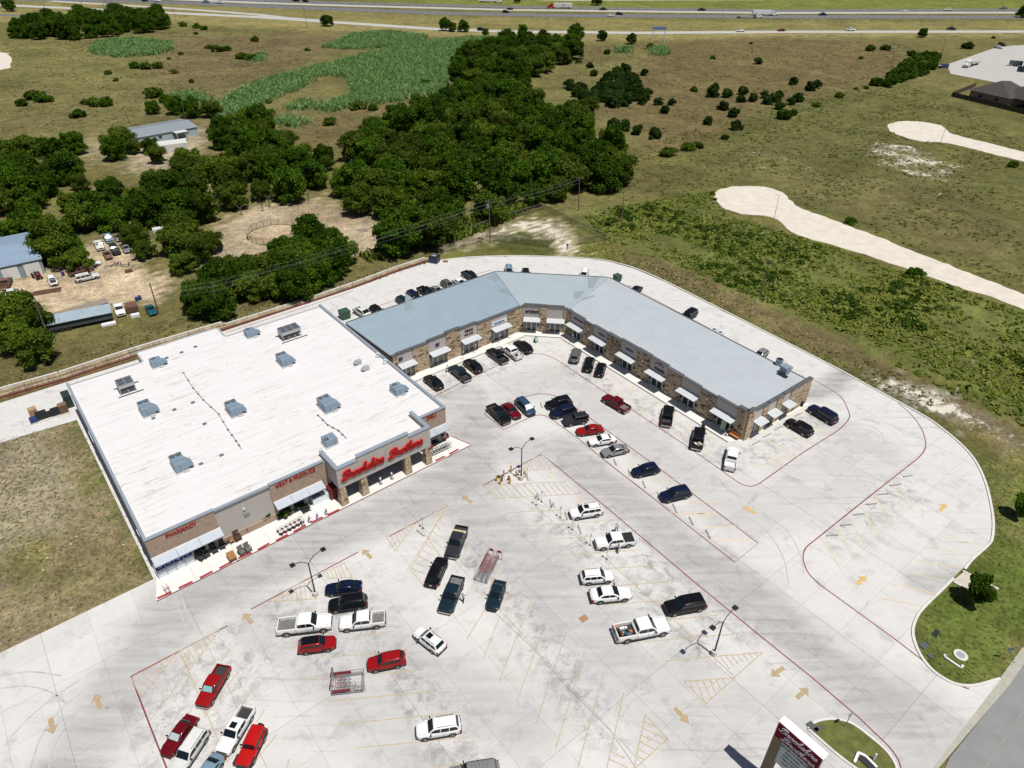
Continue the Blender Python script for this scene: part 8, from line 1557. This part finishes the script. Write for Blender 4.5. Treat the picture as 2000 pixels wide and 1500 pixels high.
# lawn details, island details
c = P(1876, 1280); o = part('manhole', MB().cyl((0, 0, -.05), (0, 0, .1), .75, n=20), basec, None); o.location = c; o['label'] = 'round concrete manhole on the lawn'; o['category'] = 'manhole'
part('manhole_lid', MB().cyl((0, 0, .1), (0, 0, .115), .45, n=18), MATS['wheel_stop_concrete'], o)
pts = [P(1846, 1279), P(1844, 1283), P(1876, 1305), P(1881, 1300)]; o = part('headwall', MB().bar(*pts[:2], .25, .3).bar(*pts[1:3], .25, .3).bar(*pts[2:], .25, .3), kerbm, None); o['label'] = 'white concrete u shaped headwall beside the manhole'; o['category'] = 'headwall'
for px, py, l, s in ((1805, 1261, 'dark utility lid in the lawn by the kerb', (1.0, .7)), (1818, 1282, 'small dark lid lower on the lawn', (.5, .6)), (1911, 1123, 'dark box lid beside the drain apron', (.8, .5)), (1587, 1420, 'grey meter lid on the island grass', (.7, 1.1)), (1598, 1423, 'narrow grey lid on the island grass', (1.0, .4)), (1787, 1478, 'x', (0, 0))):
    if s[0]: c = P(px, py, .1 if px < 1650 else 0); o = part('valve_box', MB().box((0, 0, .03), (*s, .1), .5), mat('lid_grey', (.07, .08, .085), .7), None); o.location = c; o['label'] = l; o['category'] = 'utility lid'
c = P(1816, 1258); t = thing('roadside_sign', 'leaning oval sign on the lawn by the kerb', 'sign', c, R(50)); part('post', MB().cyl((0, 0, 0), (.1, 0, 1.4), .04), galv, t); part('sign_plate', MB().box((.15, 0, 1.9), (.06, .5, 1.3)), mat('sign_back', (.10, .13, .14), .6, .3), t)
c = P(1961, 1288); t = thing('road_sign', 'small round backed road sign near the street', 'sign', c, 0); part('post', MB().cyl((0, 0, 0), (0, 0, 1.9), .04), galv, t); part('sign_plate', MB().cyl((0, -.03, 1.9), (0, .03, 1.9), .36, n=8), mat('sign_plate_blue', (.14, .18, .24), .5, .3), t)
c = P(1650, 1419, .1); t = thing('stop_sign', 'tall thin sign post on the grass island seen from its back', 'sign', c, R(30)); part('post', MB().cyl((0, 0, 0), (0, 0, 2.6), .04), galv, t); part('sign_plate', MB().cyl((0, -.02, 2.3), (0, .02, 2.3), .38, n=8), galv, t)
p_ = [P(1668, 1490, .1), P(1676, 1471, .1), P(1690, 1478, .1), P(1712, 1500, .1)]; t = thing('planter_surround', 'white kerb surround with dark trough at the foot of the pylon sign', 'planter', (0, 0, 0)); part('surround', MB().bar(*p_[:2], .25, .4).bar(*p_[1:3], .25, .4).bar(*p_[2:], .25, .4), whp, t); part('trough', MB().bar(P(1680, 1478, .15), P(1706, 1502, .15), .7, .1), dark, t)
c = P(1706, 1483, .1); o = part('marker_post', MB().box((0, 0, .5), (.15, .15, 1.0)), whp, None); o.location = c; o['label'] = 'short white marker post on the island edge'; o['category'] = 'post'
# field posts and farm clutter
for px, py, l in ((1237, 436, 'white pipe standing in the weeds right of the pond'), (1260, 444, 'white pipe lying in the weeds right of the pond'), (1513, 556, 'white pipe beside the pole in the tall weeds'), (1478, 592, 'white short pipe on the slope behind the drive'), (1853, 368, 'white stake in the field between the gravel roads'), (1833, 381, 'leaning white stake in the far field'), (1882, 377, 'white stake at right in the far field'), (1864, 772, 'white pipe on the pale slope'), (1895, 718, 'thin white pipe in the right weeds')):
    c = P(px, py); lie = 'lying' in l or 'leaning' in l; o = part('white_pipe', MB().cyl((0, 0, 0), (1.2, .8, .3) if lie else (0, 0, 1.5), .09, n=8), whp, None); o.location = c; o['label'] = l; o['category'] = 'pipe'
for px, py, m_, l in ((124, 538, MATS['crate_blue'], 'blue barrel by the garage trees'), (268, 588, MATS['crate_blue'], 'blue barrel lying by the stripped pickup'), (274, 585, MATS['crate_blue'], 'second blue barrel by the stripped pickup')):
    c = P(px, py); o = part('barrel', MB().cyl((0, 0, 0), (0, 0, .9), .32, n=12).cyl((0, 0, .3), (0, 0, .34), .34, n=12).cyl((0, 0, .6), (0, 0, .64), .34, n=12), m_, None); o.location = c; o['label'] = l; o['category'] = 'barrel'
c = P(74, 543); t = thing('tractor', 'small dark red tractor by the garage doors', 'tractor', (c.x, c.y, -.06), R(-40)); part('hood', MB().box((.6, 0, 1.0), (1.6, .7, .6)), PT['dark_red'], t); part('seat', MB().box((-.6, 0, 1.1), (.5, .5, .6)), trim, t); part('chassis', MB().box((0, 0, .6), (2.2, .5, .3)), trim, t)
for x, y, r_ in ((-.7, .65, .65), (-.7, -.65, .65), (1.1, .5, .38), (1.1, -.5, .38)): part('wheel', MB().cyl((x, y - .15, r_), (x, y + .15, r_), r_, n=14), tyre_m, t)
c = P(234, 518); t = thing('scrap_heap', 'heap of broken brown boards on the dirt lot', 'scrap', (c.x, c.y, 0))
for k in range(16): part('board', MB().box((rnd.uniform(-2, 2), rnd.uniform(-1, 1), rnd.uniform(.1, .6)), (rnd.uniform(1, 2.6), .18, .06), rnd.uniform(0, 3)), (pal, brownf, woodL)[k % 3], t)
for px, py, l, s, m_ in ((252, 531, 'rusty box on the bare dirt', (1.6, .8, .6), PT['rust']), (259, 606, 'dark maroon metal box beside the stripped pickup', (2.2, 2.8, 1.4), PT['rust']), (265, 618, 'dumped white fridge in front of the maroon box', (1.6, .9, .6), whp), (200, 596, 'orange rusted sheet at the end of the lean-to', (2.5, 2, .2), PT['orange_rust']), (213, 634, 'white tub at the end of the tin roofed trailer', (2.6, 1.0, .4), whp), (322, 458, 'white trailer end showing between the trees', (5, 2, 2), PT['old_white']), (340, 292, 'white canvas sided shelter among the farm trees', (9, 6, 2.6), PT['old_white'])):
    c = P(px, py); o = part('scrap_box', MB().box((0, 0, s[2] / 2), s).box((0, 0, s[2] + .02), (s[0] * .9, s[1] * .9, .06)), m_, None); o.location = (c.x, c.y, -.06); o.rotation_euler.z = R(30); o['label'] = l; o['category'] = 'scrap'
c = P(92, 570); t = thing('steel_gate', 'rusty gate frame lying flat on the dirt', 'gate', (c.x, c.y, 0), R(25))
for k in range(7): part('bar', MB().box((0, -1 + k * .35, .08), (5.5, .1, .1)), PT['rust'], t)
c = P(711, 450); t = thing('wood_pile', 'pale dead branches heaped by the wood edge', 'branches', (c.x, c.y, 0))
for k in range(14): a = rnd.uniform(0, 6.28); part('branch', MB().cyl((rnd.uniform(-1.5, 1.5), rnd.uniform(-1, 1), .1), (rnd.uniform(-3, 3), rnd.uniform(-1.5, 1.5), rnd.uniform(.2, 1)), .07, .03), woodL, t)
for px, py in ((514, 412), (527, 404), (565, 396), (602, 392), (473, 420)):
    c = P(px, py); t = thing('bare_tree', 'grey leafless dead tree at the edge of the round pen dirt', 'dead tree', (c.x, c.y, -.06), rnd.uniform(0, 6), 'dead trees behind the round pen'); link('trunk', trunk_mesh('dead_trunk', int(px), 2.6, 3.6, 1.0, .13), t)
# scattered limestone cobbles, one piece of geometry
mb = MB()
for poly, cnt in (([(1690, 728), (1850, 772), (1990, 865), (1990, 890), (1780, 785)], 150), ([(1165, 485), (1300, 520), (1480, 600), (1700, 715), (1690, 725), (1470, 615), (1280, 530)], 90), ([(0, 768), (330, 672), (620, 575), (820, 505), (810, 500), (600, 570), (300, 665), (0, 745)], 170), ([(1000, 432), (1118, 440), (1120, 490), (1080, 470), (900, 480), (900, 465)], 200), ([(0, 860), (150, 820), (300, 1120), (0, 1260)], 45), ([(1430, 290), (1560, 300), (1600, 350), (1880, 360), (1880, 400), (1600, 370)], 130)):
    pts = scatter(poly, 0, 1.2); rnd.shuffle(pts)
    for x, y in pts[:cnt]: s = rnd.uniform(.05, .17); mb.box((x, y, -.02), (s * 1.5, s, s * .6), rnd.uniform(0, 3), mi=rnd.randrange(2))
part('limestone_cobbles', mb, [mat('cobble_pale', (.58, .54, .46), .95), mat('cobble_grey', (.42, .40, .36), .95)], None, kind='stuff')
